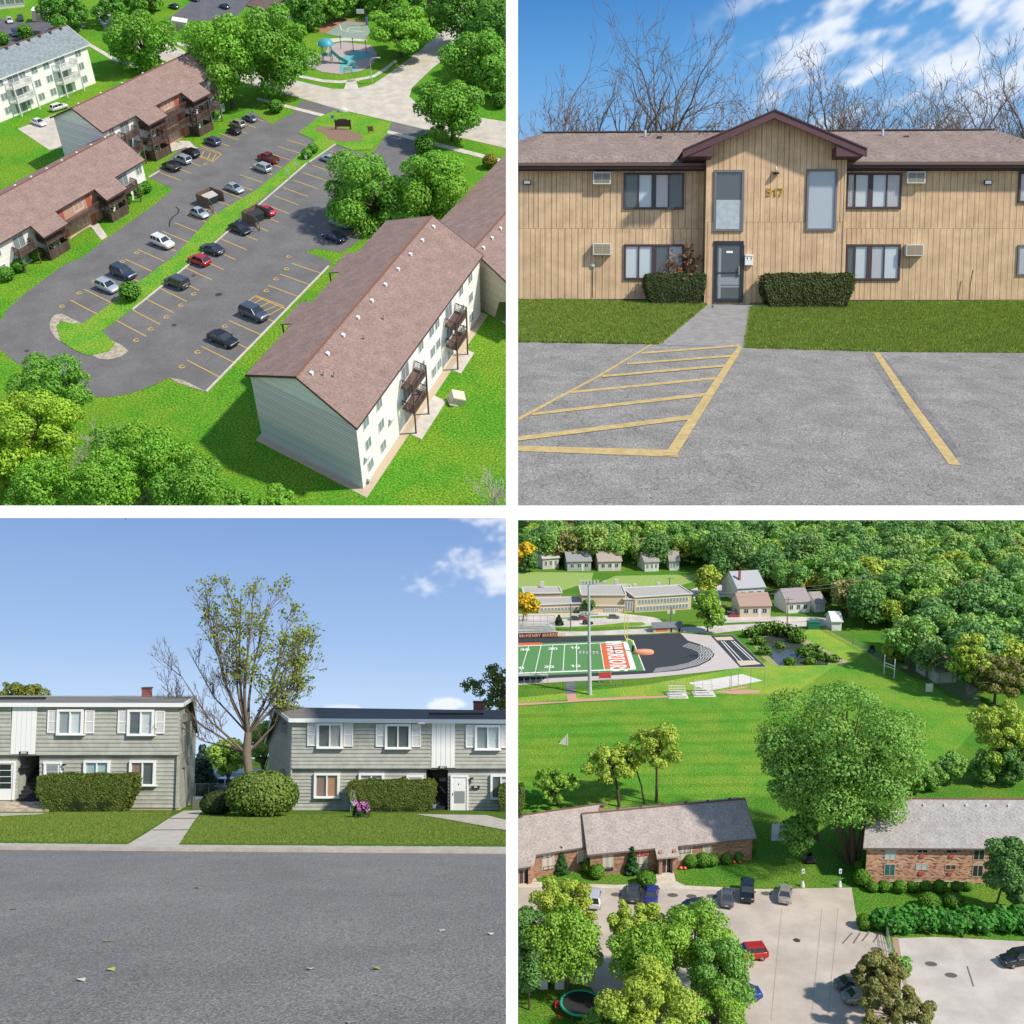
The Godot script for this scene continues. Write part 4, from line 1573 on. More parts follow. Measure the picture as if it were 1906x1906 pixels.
		box_px(s, xl, y_mid - 1.5, panel[0] - 0.2, y_mid + 0.5, up_z + 0.02, up_z + 0.03)
		box_px(s, panel[1] + 0.2, y_mid - 1.5, xr, y_mid + 0.5, up_z + 0.02, up_z + 0.03)
		part(b, "drip_board", s, sid[2])
		# ribbed white panel over the stairs with the number
		for i in 5:
			var pa: float = lerpf(panel[0], panel[1], i / 5.0)
			var pb: float = lerpf(panel[0], panel[1], (i + 1) / 5.0)
			s = Shape.new()
			box_px(s, pa + 0.25, y_eave + 3, pb - 0.25, y_mid - 1, up_z - 0.03, up_z + 0.03)
			part(b, "panel", s, white)
		s = Shape.new()
		var num: Array = [[35.5, 1398.8, 52.0, 1403.6], [816.5, 1425.8, 831.5, 1430.4]][side]
		box_px(s, num[0], num[1], num[2], num[3], up_z, up_z + 0.05)
		var plate := part(b, "number_plate", s, black)
		var np := w((num[0] + num[2]) / 2, (num[1] + num[3]) / 2, up_z + 0.055)
		lettering(plate, "numeral", ["3055", "3057"][side], np, 0.055, white)
		# roof
		s = Shape.new()
		var zr := -1.3
		var ze := 0.25
		var e0 := w(xl, y_eave - 5 if side == 0 else 1336.0, ze)
		var e1 := w(340.0 if side == 0 else 952.4, y_eave - 4 if side == 0 else 1339.0, ze)
		if side == 1:
			e0 = w(539.0, 1336.5, ze)
		var r0 := w(xl if side == 0 else 512.0, 1295.0 if side == 0 else 1316.0, zr)
		var r1 := w(358.0 if side == 0 else 952.4, 1297.0 if side == 0 else 1322.5, zr)
		var k0 := w(xl if side == 0 else 494.0, 1379.0, zb - 0.2)
		var k1 := w(369.0 if side == 0 else 952.4, 1365.0, zb - 0.2)
		k0.y = k1.y if side == 0 else k0.y
		k1.y = k0.y
		s.quad(e0, r0, r1, e1)
		s.quad(r0, k0, k1, r1)
		var roof := part(b, "roof", s, roofing)
		s = Shape.new()
		var dn := Vector3(0, 0.11, 0)
		var rake: Array = [e1, r1, k1] if side == 0 else [e0, r0, k0]
		for i in 2:
			s.hexa(rake[i] - dn, rake[i] - dn + out * 0.03, rake[i + 1] - dn + out * 0.03, rake[i + 1] - dn, rake[i] - Vector3(0, 0.005, 0), rake[i] + out * 0.03 - Vector3(0, 0.005, 0), rake[i + 1] + out * 0.03 - Vector3(0, 0.005, 0), rake[i + 1] - Vector3(0, 0.005, 0))
		part(roof, "rake_board", s, white)
		s = Shape.new()
		for q in [[e0, e1]]:
			var a: Vector3 = q[0]
			var c: Vector3 = q[1]
			s.hexa(a - dn, c - dn, c - dn - Vector3(0, 0, 0.08), a - dn - Vector3(0, 0, 0.08), a - Vector3(0, 0.006, 0), c - Vector3(0, 0.006, 0), c - Vector3(0, 0.006, 0.08), a - Vector3(0, 0.006, 0.08))
			s.hexa(a - dn - Vector3(0, 0.01, 0.3), c - dn - Vector3(0, 0.01, 0.3), c - dn - Vector3(0, 0.01, 0.0), a - dn - Vector3(0, 0.01, 0), a - dn - Vector3(0, 0, 0.3), c - dn - Vector3(0, 0, 0.3), c - dn, a - dn)
		part(roof, "fascia", s, white)
		# gable infill
		s = Shape.new()
		if side == 0:
			s.tri(Vector3(front.x, top, 0.08), r1 - dn, Vector3(back, top, zb))
		else:
			s.tri(Vector3(front.x, top, 0.08), r0 - dn, Vector3(back, top, zb))
		part(b, "gable_panel", s, sid[0])
		# roof vents, chimney, dark strip
		var ch: Array = [[263.5, 1279.5, 278.0, 1300.0, 313.0], [881.0, 1305.5, 901.5, 1327.0, 556.0]][side]
		s = Shape.new()
		box_px(s, ch[0], ch[1] + 2.5, ch[2], ch[3], zr - 0.35, zr - 0.1)
		var chimney := part(roof, "chimney", s, paint(0.23, 0.07, 0.06, 0.9, "fine", 3.0))
		s = Shape.new()
		for i in 5:
			box_px(s, ch[0] - 0.1, ch[1] + 5 + i * 3.4, ch[2] + 0.1, ch[1] + 5.5 + i * 3.4, zr - 0.34, zr - 0.094)
		part(chimney, "mortar_joint", s, paint(0.4, 0.25, 0.22, 0.9))
		s = Shape.new()
		box_px(s, ch[0] - 1, ch[1], ch[2] + 1, ch[1] + 2.4, zr - 0.37, zr - 0.08)
		part(chimney, "chimney_cap", s, paint(0.1, 0.05, 0.05, 0.8))
		s = Shape.new()
		for x in [ch[4], 934.0] if side else [ch[4]]:
			box_px(s, x - 1.3, (1291 if side == 0 else (1312 if x < 700 else 1317)), x + 1.3, (1300 if side == 0 else 1324), zr - 0.06, zr)
		part(roof, "vent_pipe", s, paint(0.14, 0.14, 0.13, 0.7))
		s = Shape.new()
		var st: Array = [[-40.0, 79.0, 0.4], [799.0, 900.0, 0.25]][side]
		var sa: Vector3 = e0.lerp(r0, st[2])
		var sl: float = (w(st[0], 1306, -0.2)).x
		var sr: float = (w(st[1], 1306, -0.2)).x
		s.box(Vector3(sl, sa.y + 0.01, sa.z - 0.08), Vector3(sr, sa.y + 0.07, sa.z))
		part(roof, "vent_strip", s, black)
		# windows
		var wins: Array = [[[107, 1320, 156, 1368.5, 1, grey, pale], [238, 1320.5, 287.5, 1369.5, 1, dim, pale], [156.5, 1415, 205, 1463, 0, teal, teal], [241.5, 1415, 290, 1463.5, 0, rust, dim], [-60, 1320, -12, 1368, 1, dim, grey]], [[590, 1345.5, 638.5, 1393.5, 1, dim, mats["folds"]], [717, 1347, 765, 1394.5, 1, dim, dim], [884, 1349, 932, 1396.5, 1, grey, pale], [585, 1438.5, 632.5, 1486, 0, rust, paint(0.4, 0.19, 0.08, 0.6)], [668, 1438.5, 715, 1486, 0, pale, pale], [913, 1441, 952, 1488, 0, dim, pale]]][side]
		for q in wins:
			slider(b, at, q[0], q[1], q[2], q[3], up_z + 0.02 if q[4] else 0.02, 0.062, [[0.5, 0.016]], [q[5], q[6]], white)
			s = Shape.new()
			box_px(s, q[0] - 0.8, q[3] - 1.5, q[2] + 0.8 if q[2] < 950 else 952.0, q[3] + 0.5, up_z if q[4] else 0.0, (up_z if q[4] else 0.0) + 0.14)
			part(b, "sill", s, white)
		for q in ([[88, 1322, 105.5, 1364.5], [157.5, 1322, 175, 1365], [219, 1322.5, 236.5, 1365], [288.5, 1323, 306, 1365.5]] if side == 0 else [[572, 1346, 589, 1388.5], [639.5, 1346.5, 657, 1389.5], [699.5, 1348, 716, 1390], [766, 1348.5, 783.5, 1390.5], [867, 1349, 883.5, 1391.5], [933, 1350, 950, 1392]]):
			shutter(b, q[0], q[1], q[2], q[3], up_z + 0.02, white)
		# stairs back into the house
		var tread := paint(0.02, 0.021, 0.024, 0.7)
		for i in 9:
			var y0: float = w(400, [1493.0, 1515.0][side], 0).y + i * 0.095
			s = Shape.new()
			var za := 0.06 - i * 0.14
			var sh: float = 0.0 if side == 0 else -0.058 * i
			s.box(Vector3(wl + 0.01 + sh, y0, za - 0.16), Vector3(wr - 0.005 + sh * 1.0, y0 + 0.085, za))
			s.box(Vector3(wl + 0.01 + sh, y0 + 0.085, za - 0.16), Vector3(wr - 0.005 + sh, y0 + 0.1, za + 0.015))
			part(b, "stair_step", s, tread)
		# doors
		var doors: Array = [[[-7.0, 1417, 27, 1489, 0], [80, 1418, 114, 1489, 1]], [[756.5, 1443, 788, 1514, 1], [838.5, 1443, 872, 1514, 2]]][side]
		for q in doors:
			s = Shape.new()
			box_px(s, q[0], q[1], q[2], q[1] + 4, 0.0, 0.07)
			box_px(s, q[0], q[1] + 4, q[0] + 3.4, q[3], 0.0, 0.069)
			box_px(s, q[2] - 3.4, q[1] + 4, q[2], q[3], 0.0, 0.069)
			var door := part(b, "door", s, white)
			s = Shape.new()
			box_px(s, q[0] + 3.4, q[1] + 4, q[2] - 3.4, q[3], 0.0, 0.045)
			part(door, "door_leaf", s, paint(0.7, 0.7, 0.7, 0.5))
			s = Shape.new()
			if q[4] == 0:
				for i in 4:
					box_px(s, q[0] + 6.5, q[1] + 6 + i * 11.6, q[2] - 6.5, q[1] + 16 + i * 11.6, 0.03, 0.052)
				part(door, "pane", s, dark_glass())
			elif q[4] == 1:
				box_px(s, q[0] + 6.5, q[1] + 6, q[2] - 6.5, q[1] + 17, 0.03, 0.052)
				box_px(s, q[0] + 6.5, q[1] + 18, q[2] - 6.5, q[1] + 40, 0.03, 0.052)
				part(door, "pane", s, grey)
			else:
				box_px(s, q[0] + 7, q[1] + 30, q[2] - 7, q[1] + 52, 0.03, 0.052)
				part(door, "pane", s, grey)
				s = Shape.new()
				box_px(s, q[0] + 7, q[1] + 7, q[2] - 7, q[1] + 29.4, 0.03, 0.05)
				part(door, "upper_panel", s, white)
				s = Shape.new()
				box_px(s, q[0] + 14.5, q[1] + 15, q[0] + 16, q[1] + 18.5, 0.05, 0.055)
				part(door, "numeral", s, black)
			s = Shape.new()
			box_px(s, q[0] + 3.6, q[1] + 33, q[0] + 5, q[1] + 37.5, 0.045, 0.075)
			part(door, "handle", s, black)
		# fittings on the walls
		for q in ([[119.6, 1425.6]] if side == 0 else [[750, 1450], [878, 1451]]):
			var p := w(q[0], q[1], 0.04)
			var l2 := thing("porch_lantern", "small black porch lantern on grey siding " + ("right of the half hidden white door" if side == 0 else ("left of the door behind the hedge" if q[0] < 800 else "right of the white storm door")), "lantern", p, "porch lanterns")
			s = Shape.new()
			s.box(Vector3(-0.03, 0.03, -0.02), Vector3(0.05, 0.06, 0.1))
			s.box(Vector3(-0.035, -0.05, -0.02), Vector3(-0.01, 0.04, 0.0))
			part(l2, "bracket", s, black)
			s = Shape.new()
			s.box(Vector3(-0.015, -0.06, 0.02), Vector3(0.045, 0.03, 0.08))
			part(l2, "lamp_glass", s, paint(0.35, 0.35, 0.32, 0.3))
		for q in ([[37.5, 1424.6, 48, 1430, "left stairwell wall"], [118.5, 1439.5, 132, 1444.5, "wall above the left hedge"]] if side == 0 else [[818, 1449, 829.5, 1454, "right stairwell wall"], [878.5, 1463, 893, 1467.5, "wall right of the storm door"]]):
			var p := w((q[0] + q[2]) / 2, (q[1] + q[3]) / 2, 0.06)
			var mbx := thing("mailbox", "flat black mailbox on the " + q[4], "mailbox", p, "black wall mailboxes")
			s = about(p)
			box_px(s, q[0], q[1], q[2], q[3], -0.02 if q[2] > 60 and q[0] < 800 or q[0] > 870 else -0.2, 0.09)
			part(mbx, "box", s, black)
			s = about(p)
			box_px(s, q[0] + 4, q[1] + 1, q[0] + 9.5, q[1] + 3, 0.09, 0.093)
			part(mbx, "label_card", s, paint(0.7, 0.7, 0.7, 0.6) if q[0] > 870 else black)
		# air conditioners on the gable wall
		for yy in ([[1330, 1350], [1419, 1434]] if side == 0 else [[1352, 1368], [1440, 1456]]):
			var f := 0.25
			var p := Vector3(lerpf(front.x, back, f), w(400, (yy[0] + yy[1]) / 2.0, 0).y, lerpf(up_z, zb, f))
			s = Shape.new()
			s.box(p + Vector3(-0.1, -0.12, -0.3), p + Vector3(0.1, 0.12, 0.3))
			s.xf = Transform3D()
			part(b, "air_conditioner", s, paint(0.22, 0.22, 0.2, 0.7))
	# small spotlight under the right eave, hand rail
	var hp := w(785, 1346, 0.3)
	s = Shape.new()
	s.box(Vector3(-0.1, -0.02, -0.1), Vector3(0.1, 0.04, 0.06))
	single("eave_light", "small white light fitting under the gutter of the right house", "lamp", s, white, hp)
	var h0 := w(795, 1436, -0.5)
	s = about(h0)
	s.tube([w(795, 1433, -0.5), w(829, 1477, 0.08)], [0.02, 0.02], 6)
	single("handrail", "black hand rail slanting down beside the right stairs", "rail", s, black, h0)
	# concrete steps at the far left
	for i in 3:
		s = Shape.new()
		box_px(s, -120, 1494.0 + i * 6.2, 82.0 + i * 4.0, 1502.0 + i * 6.2, -0.1, 0.25 + i * 0.3)
		setting("concrete_step", s, paint(0.45, 0.37, 0.28, 0.9, "grain", 0.8, 0.0, "soft", 0.5))

	# hedges, shrubs and pots
	var priv := leafy(0.14, 0.2, 0.03)
	var zh := 0.5
	for q in [[67.0, 243.0, 1512.0, 1445.5, "big clipped hedge in front of the left house, cut to a bowl", 22000], [648.0, 806.5, 1521.0, 1457.0, "big clipped hedge in front of the right house beside pink flowers", 20000], [929.0, 975.0, 1522.0, 1464.5, "clipped hedge cut off by the right border", 4000]]:
		var foot_y: float = g(q[0], q[2]).y
		var a := w(q[0], q[2], zh + 0.35)
		a.y = w(q[0], q[2], zh + 0.35).y
		var bb := w(q[1], q[2], zh + 0.35)
		var top := w((q[0] + q[1]) / 2, q[3], zh + 0.2).y
		a.z = zh
		bb.z = zh
		make_hedge("hedge", q[4], a, Vector3(bb.x, a.y, zh), top - a.y, 0.75, 0.8, q[5], 0.045, priv)
	var sh1 := g(487, 1522)
	make_bush("shrub", "large round leafy shrub at the foot of the tree", sh1, Vector3(0.86, 0.56, 0.7), 11000, 0.06, leafy(0.2, 0.3, 0.05), "", 0.08)
	var sh2 := g(404, 1519)
	make_bush("shrub", "small dark round shrub between the path and the large shrub", sh2, Vector3(0.43, 0.31, 0.4), 4500, 0.045, leafy(0.075, 0.115, 0.025), "", 0.05)
	var fl := g(672, 1524)
	var flower := thing("flower_clump", "clump of pink flowers in front of the right hedge", "flowers", fl)
	s = Shape.new()
	for i in 1100:
		var d := any_way()
		d.y = absf(d.y)
		var kk := rng.randf_range(0.7, 1.3)
		s.col = Color(kk, kk, kk)
		s.leaf(Vector3(d.x * 0.2, d.y * 0.42, d.z * 0.2), (d + any_way()).normalized(), 0.06, rng.randf() * TAU)
	part(flower, "foliage", s, leafy(0.07, 0.13, 0.03))
	s = Shape.new()
	for q in [[661, 1493], [668, 1500], [672, 1497], [677, 1496], [668, 1506], [683, 1498], [684, 1508], [678, 1501]]:
		var p := w(q[0], q[1], fl.z + 0.2) - fl
		for i in 26:
			s.leaf(p + any_way() * 0.045, any_way(), 0.045, rng.randf() * TAU)
	part(flower, "blossom", s, paint(0.6, 0.2, 0.55, 0.6))
	var pot := w(659, 1496, 1.1)
	var basket := thing("hanging_planter", "white hanging planter on a hook left of the pink flowers", "planter", pot)
	s = Shape.new()
	s.lathe([Vector2(0.0, -0.05), Vector2(0.06, -0.05), Vector2(0.085, 0.05), Vector2(0.075, 0.05)], 14)
	part(basket, "basket", s, white)
	s = Shape.new()
	for x in [-0.07, 0.0, 0.07]:
		s.bar(Vector3(x, 0.05, 0), Vector3(0.0, 0.27, 0), 0.008, 0.008)
	s.tube([Vector3(0, 0.27, 0), Vector3(0.03, 0.33, 0), Vector3(-0.07, 0.34, 0), Vector3(-0.09, 0.2, 0), Vector3(-0.09, -0.3, 0)], [0.007, 0.007, 0.007, 0.007, 0.007], 4)
	part(basket, "hanger", s, paint(0.4, 0.4, 0.4, 0.5))
	var pt := w(806.5, 1500, 0.35)
	var pot2 := thing("plant_pot", "blue grey plant pot on the steps of the right house", "pot", pt)
	s = Shape.new()
	s.lathe([Vector2(0.0, -0.06), Vector2(0.065, -0.06), Vector2(0.085, 0.05), Vector2(0.07, 0.05), Vector2(0.0, 0.03)], 14)
	part(pot2, "pot", s, paint(0.16, 0.24, 0.26, 0.5))
	s = Shape.new()
	for i in 60:
		s.leaf(Vector3(0, 0.1, 0) + any_way() * Vector3(0.06, 0.1, 0.06), any_way(), 0.05, rng.randf() * TAU)
	part(pot2, "plant", s, leafy(0.12, 0.14, 0.05))

	# the leafing tree between the houses
	var tb := g(463, 1513)
	tb.z -= 1.2
	tb.y = g(463, 1511).y
	keep = Rect2(-900, 968, 1845, 900)
	var t := thing("maple_tree", "tall bare limbed tree coming into leaf between the two houses", "tree", tb)
	s = Shape.new()
	var limbs := Shape.new()
	var p1 := w(463, 1436, tb.z) - tb
	var p2 := w(459, 1400, tb.z) - tb
	var p3 := w(462, 1362, tb.z) - tb
	s.tube([Vector3(0, -0.2, 0), Vector3(0, 0.2, 0), p1, p2, p3], [0.19, 0.135, 0.115, 0.125, 0.10], 10)
	part(t, "trunk", s, paint(0.2, 0.155, 0.12, 0.95, "fine", 3.0, 0.6))
	var tips := []
	var mains := [[p3, 470, 1140, 0.058], [p3, 440, 1160, 0.05], [p3, 398, 1165, 0.05], [p2, 335, 1255, 0.042], [p3, 535, 1165, 0.05], [p3, 500, 1115, 0.048], [p2, 560, 1262, 0.038], [p3, 385, 1130, 0.042], [p3, 580, 1212, 0.042], [p2, 300, 1275, 0.036], [p3, 448, 1108, 0.046], [p3, 350, 1210, 0.03], [p2, 315, 1340, 0.028], [p3, 545, 1205, 0.034], [p2, 515, 1320, 0.028], [p3, 560, 1180, 0.03], [p3, 420, 1230, 0.026]]
	var leafy_tips := []
	for q in mains:
		var goal := w(q[1], q[2], tb.z + rng.randf_range(-1.1, 1.1)) - tb
		var start: Vector3 = q[0]
		var mid := start.lerp(goal, 0.45) + Vector3(signf(goal.x) * 0.16, -0.12, 0)
		limbs.tube([start - Vector3(0, 0.06, 0), start.lerp(mid, 0.5) + Vector3(signf(goal.x) * 0.04, 0.02, 0), mid, mid.lerp(goal, 0.5), goal], [q[3], q[3] * 0.8, q[3] * 0.62, q[3] * 0.42, q[3] * 0.2], 6)
		for i in 8:
			var f := rng.randf_range(0.3, 1.0)
			var root := start.lerp(mid, f / 0.5) if f < 0.5 else mid.lerp(goal, (f - 0.5) * 2.0)
			var dir := ((goal - start).normalized() + any_way() * 0.75 + Vector3(0, 0.25, 0)).normalized()
			grow(limbs, root, dir, rng.randf_range(0.28, 0.6), q[3] * 0.34, 1, tips, tb, {"levels": 4, "kids": [4, 4, 3, 2], "spread": 0.55, "bend": 0.2, "thin": 0.0065, "lift": 0.08})
	part(t, "branches", limbs, paint(0.17, 0.135, 0.105, 0.95, "fine", 3.0))
	s = Shape.new()
	for p in tips:
		var sc := seen_at(tb + p)
		# leaves are out towards the top and the right, the left is still bare
		var out := smoothstep(-70.0, 60.0, (sc.x - 440.0) + (1230.0 - sc.y) * 0.55)
		if rng.randf() > out * 0.5:
			continue
		for i in 2:
			var kk := rng.randf_range(0.65, 1.35)
			s.col = Color(kk * rng.randf_range(0.9, 1.25), kk, kk * 0.8)
			s.leaf(p + any_way() * 0.1, any_way(), 0.075, rng.randf() * TAU)
	part(t, "foliage", s, leafy(0.3, 0.38, 0.06))
	# foliage of a tree beyond the right border and a crown behind the left roof
	var rb2 := g(955, 1500)
	rb2.z -= 0.5
	rb2 = Vector3(w(936, 1400, -5.0).x, 0.0, -5.0)
	t = thing("overhanging_tree", "tree behind the right house whose drooping leafy boughs hang over its chimney", "tree", rb2)
	s = Shape.new()
	tips = []
	var crest: Vector3 = w(936, 1262, -5.0) - rb2
	s.tube([Vector3(0, -0.2, 0), crest * 0.6, crest], [0.16, 0.12, 0.05], 8)
	for i in 9:
		var goal := w(rng.randf_range(880, 955), rng.randf_range(1240, 1322), -5.0 + rng.randf_range(-0.8, 0.8)) - rb2
		s.tube([crest * rng.randf_range(0.75, 1.0), goal.lerp(crest, 0.45), goal], [0.035, 0.02, 0.006], 5)
		for k in 7:
			grow(s, goal.lerp(crest, rng.randf() * 0.5), Vector3(rng.randf_range(-1, 0.1), rng.randf_range(-0.6, 0.4), rng.randf_range(-0.5, 0.5)).normalized(), 0.32, 0.008, 2, tips, rb2, {"levels": 3, "kids": [3, 3, 3], "spread": 0.5, "bend": 0.2, "thin": 0.004, "lift": -0.05})
	part(t, "branches", s, bark())
	s = Shape.new()
	for p in tips:
		for i in 9:
			if in_keep(rb2 + p) and seen_at(rb2 + p).y < 1326:
				var kk := rng.randf_range(0.65, 1.35)
				s.col = Color(kk, kk, kk * 0.8)
				s.leaf(p + any_way() * 0.07, any_way(), 0.06, rng.randf() * TAU)
	part(t, "foliage", s, leafy(0.2, 0.27, 0.06))
	for q in [[26, 1279, -7.0, 0.36, "yellow green tree top peeping over the left roof"], [65, 1281, -7.2, 0.42, "second yellow green tree top over the left roof, beside the first"]]:
		var c := w(q[0], q[1] + 12, q[2])
		var foot := Vector3(c.x, -1.0, q[2])
		make_tree("roof_tree", q[4], foot, {"rx": 0.5, "ry": 0.5, "cy": c.y - foot.y, "lobes": 12, "leaves": 1500, "size": 0.08, "trunk": 0.07, "fork": c.y - foot.y - 0.6}, leafy(0.3, 0.34, 0.05))
	keep = Rect2(-9999, -9999, 99999, 99999)

	# what shows through the gap
	var gap := [[375, 1496, 10.0, "dark blue green spruce seen through the gap, left of the trunk", "cone", 0.46, 0.95, 0.07, 0.13, 0.1], [424, 1492, 9.0, "light green tree seen through the gap, left of the trunk", "round", 0.72, 0.72, 0.4, 0.6, 0.1], [489, 1490, 11.0, "light green tree seen through the gap, right of the trunk", "round", 0.62, 0.8, 0.42, 0.6, 0.1]]
	for q in gap:
		var p := g(q[0], q[1])
		p = Vector3(w(q[0], q[1], -q[2]).x, 0, -q[2])
		p.y = -ground_up.z / ground_up.y * p.z
		var up: float = w(q[0], {375: 1393, 424: 1368, 489: 1340}[q[0]], -q[2]).y - p.y
		make_tree("garden_tree", q[3], p, {"rx": q[5], "ry": q[6], "cy": up - q[6] if q[4] != "cone" else up * 0.55, "form": q[4], "lobes": 18, "leaves": 2600, "size": 0.12, "trunk": 0.06, "fork": 0.5}, leafy(q[7], q[8], q[9]))
	var wp := Vector3(w(440, 1450, -13).x, 0, -13.0)
	wp.y = -ground_up.z / ground_up.y * wp.z
	var far := thing("pale_house", "low pale house far behind the gap", "house", wp)
	s = Shape.new()
	s.box(Vector3(-1.4, -0.2, -1), Vector3(1.2, 0.62, 0))
	part(far, "wall", s, paint(0.6, 0.6, 0.6, 0.8))
	s = Shape.new()
	s.prism([Vector2(-1.5, 0.6), Vector2(1.3, 0.6), Vector2(0.9, 0.82), Vector2(-1.1, 0.82)], -1.1, 0.1)
	part(far, "roof", s, paint(0.45, 0.45, 0.46, 0.9))
	s = Shape.new()
	s.box(Vector3(-1.1, 0.25, 0.0), Vector3(-0.5, 0.42, 0.01))
	s.box(Vector3(0.2, 0.25, 0.0), Vector3(0.6, 0.42, 0.01))
	part(far, "window", s, paint(0.12, 0.13, 0.14, 0.3))
	var back_lot := Shape.new()
	back_lot.flat([g(330, 1488, 0.035), g(560, 1488, 0.035), g(560, 1458, 0.035), g(330, 1458, 0.035)])
	setting("back_street", back_lot, paint(0.4, 0.39, 0.37, 0.9, "grain", 0.6))
	for q in [[394, 1478, "grey sedan parked behind the houses, in front of the dark one", "sedan", 0.3, 0.31, 0.32], [383, 1469, "dark estate parked behind the houses", "suv", 0.12, 0.12, 0.13], [428, 1478, "silver car half hidden by the round shrub", "sedan", 0.5, 0.52, 0.55]]:
		park(q[3], q[2], g(q[0], q[1], 0.04), Vector3(1, 0, 0.05), q[4], q[5], q[6], "cars behind the grey houses", 0.42)
	var fp := g(340, 1494)
	var fence := thing("chain_link_fence", "low chain link fence across the gap between the houses", "fence", fp)
	for i in 6:
		s = about(fp)
		var p := g(362 + i * 26, 1494)
		s.tube([p, p + Vector3(0, 0.62, 0)], [0.018, 0.018], 6)
		part(fence, "post", s, metal(0.4, 0.4, 0.4))
	s = about(fp)
	s.tube([g(362, 1494) + Vector3(0, 0.6, 0), g(492, 1494) + Vector3(0, 0.6, 0)], [0.012, 0.012], 5)
	for i in 60:
		var a := g(362 + i * 2.2, 1494)
		s.bar(a, a + Vector3(0.18, 0.6, 0), 0.003, 0.003)
		s.bar(a + Vector3(0.18, 0, 0), a + Vector3(0, 0.6, 0), 0.003, 0.003)
	part(fence, "mesh_panel", s, metal(0.35, 0.35, 0.35))
	var gp := g(366, 1507)
	s = about(gp)
	box_px(s, 358, 1487, 373, 1507, gp.z - 0.05, gp.z)
	single("utility_box", "dark grey box at the end of the path beside the left house", "box", s, paint(0.12, 0.12, 0.11, 0.7), gp)


# ---------------------------------------------------------------- aerial places: helpers

func heading(px: float, py: float, dx: float, dy: float) -> Vector3:
	return (g(px + dx, py + dy) - g(px, py)).normalized()


func stripe(a: Array, b: Array, width: float, lift: float, m: Material, called := "marking_line") -> void:
	var p := g(a[0], a[1], lift)
	var q := g(b[0], b[1], lift)
	var side := (q - p).cross(Vector3.UP).normalized() * width / 2
	var s := Shape.new()
	s.quad(p - side, q - side, q + side, p + side)
	setting(called, s, m)


func bays(a0: Array, b0: Array, a1: Array, b1: Array, n: int, m: Material, skip := []) -> void:
	# n parallel bay lines from the line a0 b0 to the line a1 b1
	for i in n:
		if i in skip:
			continue
		var t := i / float(n - 1)
		var p := g(a0[0], a0[1], 0.05).lerp(g(a1[0], a1[1], 0.05), t)
		var q := g(b0[0], b0[1], 0.05).lerp(g(b1[0], b1[1], 0.05), t)
		var side := (q - p).cross(Vector3.UP).normalized() * 0.07
		var s := Shape.new()
		s.quad(p - side, q - side, q + side, p + side)
		setting("marking_line", s, m)


func tree_at(called: String, label: String, cx: float, cy: float, rx: float, ry: float, by: float, m: Material, o := {}, group := "", bx := -1.0) -> Node3D:
	# a tree whose crown is seen round cx, cy and whose foot is in row by
	var p := g(cx if bx < 0 else bx, by)
	var k := per_metre(p + Vector3(0, 4, 0))
	var q := {"rx": rx / k, "ry": ry / k, "cy": rise(p, cy), "leaves": int(clampf(rx * ry * 1.0, 300, 9000)), "size": clampf(6.5 / k, 0.2, 1.2), "lobes": 22, "trunk": clampf(rx / k * 0.05, 0.1, 0.4)}
	if bx >= 0:
		q.lean = g(cx, by).x - p.x
	q.merge(o, true)
	return make_tree(called, label, p, q, m, group, null, true)


func gable_house(called: String, label: String, l: Array, r: Array, h: float, ridge: Array, ridge_end: int, up: float, wall: Material, roofing: Material, trim: Material, over := 0.45) -> Dictionary:
	# l, r: where the eave of its long front is seen, at height h; ridge: one end of the ridge, up metres higher
	var p0 := g(l[0], l[1], h) - Vector3(0, h, 0)
	var p1 := g(r[0], r[1], h) - Vector3(0, h, 0)
	var rf := g(ridge[0], ridge[1], h + up) - Vector3(0, h + up, 0)
	var d: Vector3 = (rf - (p0 if ridge_end == 0 else p1)) * 2.0
	var v := p1 - p0
	var o := thing(called, label, "building" if called.contains("building") else "house", p0)
	var xf := Transform3D(Basis(v.normalized(), Vector3.UP, d.normalized()), Vector3.ZERO)
	var wide := v.length()
	var deep := d.length()
	var s := Shape.new()
	s.xf = xf
	s.box(Vector3(0, -0.4, 0), Vector3(wide, h, deep))
	s.tri(Vector3(0, h, 0), Vector3(0, h + up, deep / 2), Vector3(0, h, deep))
	s.tri(Vector3(wide, h, 0), Vector3(wide, h, deep), Vector3(wide, h + up, deep / 2))
	part(o, "wall", s, wall)
	s = Shape.new()
	s.xf = xf
	var fall := up / (deep / 2) * over
	var t := Vector3(0, 0.16, 0)
	for side in 2:
		var ze: float = -over if side == 0 else deep + over
		var a := Vector3(-over, h - fall, ze)
		var b := Vector3(wide + over, h - fall, ze)
		var c := Vector3(wide + over, h + up, deep / 2)
		var e := Vector3(-over, h + up, deep / 2)
		s.hexa(a, b, c, e, a + t, b + t, c + t, e + t)
	var roof := part(o, "roof", s, roofing)
	s = Shape.new()
	s.xf = xf
	for x in [-over - 0.03, wide + over + 0.03]:
		s.bar(Vector3(x, h - fall + 0.06, -over), Vector3(x, h + up + 0.06, deep / 2), 0.07, 0.26)
		s.bar(Vector3(x, h - fall + 0.06, deep + over), Vector3(x, h + up + 0.06, deep / 2), 0.07, 0.26)
	s.box(Vector3(-over, h - fall - 0.05, -over - 0.05), Vector3(wide + over, h - fall + 0.17, -over + 0.01))
	part(roof, "fascia", s, trim)
	s = Shape.new()
	s.xf = xf
	s.bar(Vector3(-over, h + up + 0.17, deep / 2), Vector3(wide + over, h + up + 0.17, deep / 2), 0.32, 0.07)
	part(roof, "ridge_cap", s, paint(0.2, 0.1, 0.07, 0.95))
	return {"node": o, "xf": xf, "wide": wide, "deep": deep, "h": h, "up": up, "at": p0, "roof": roof}


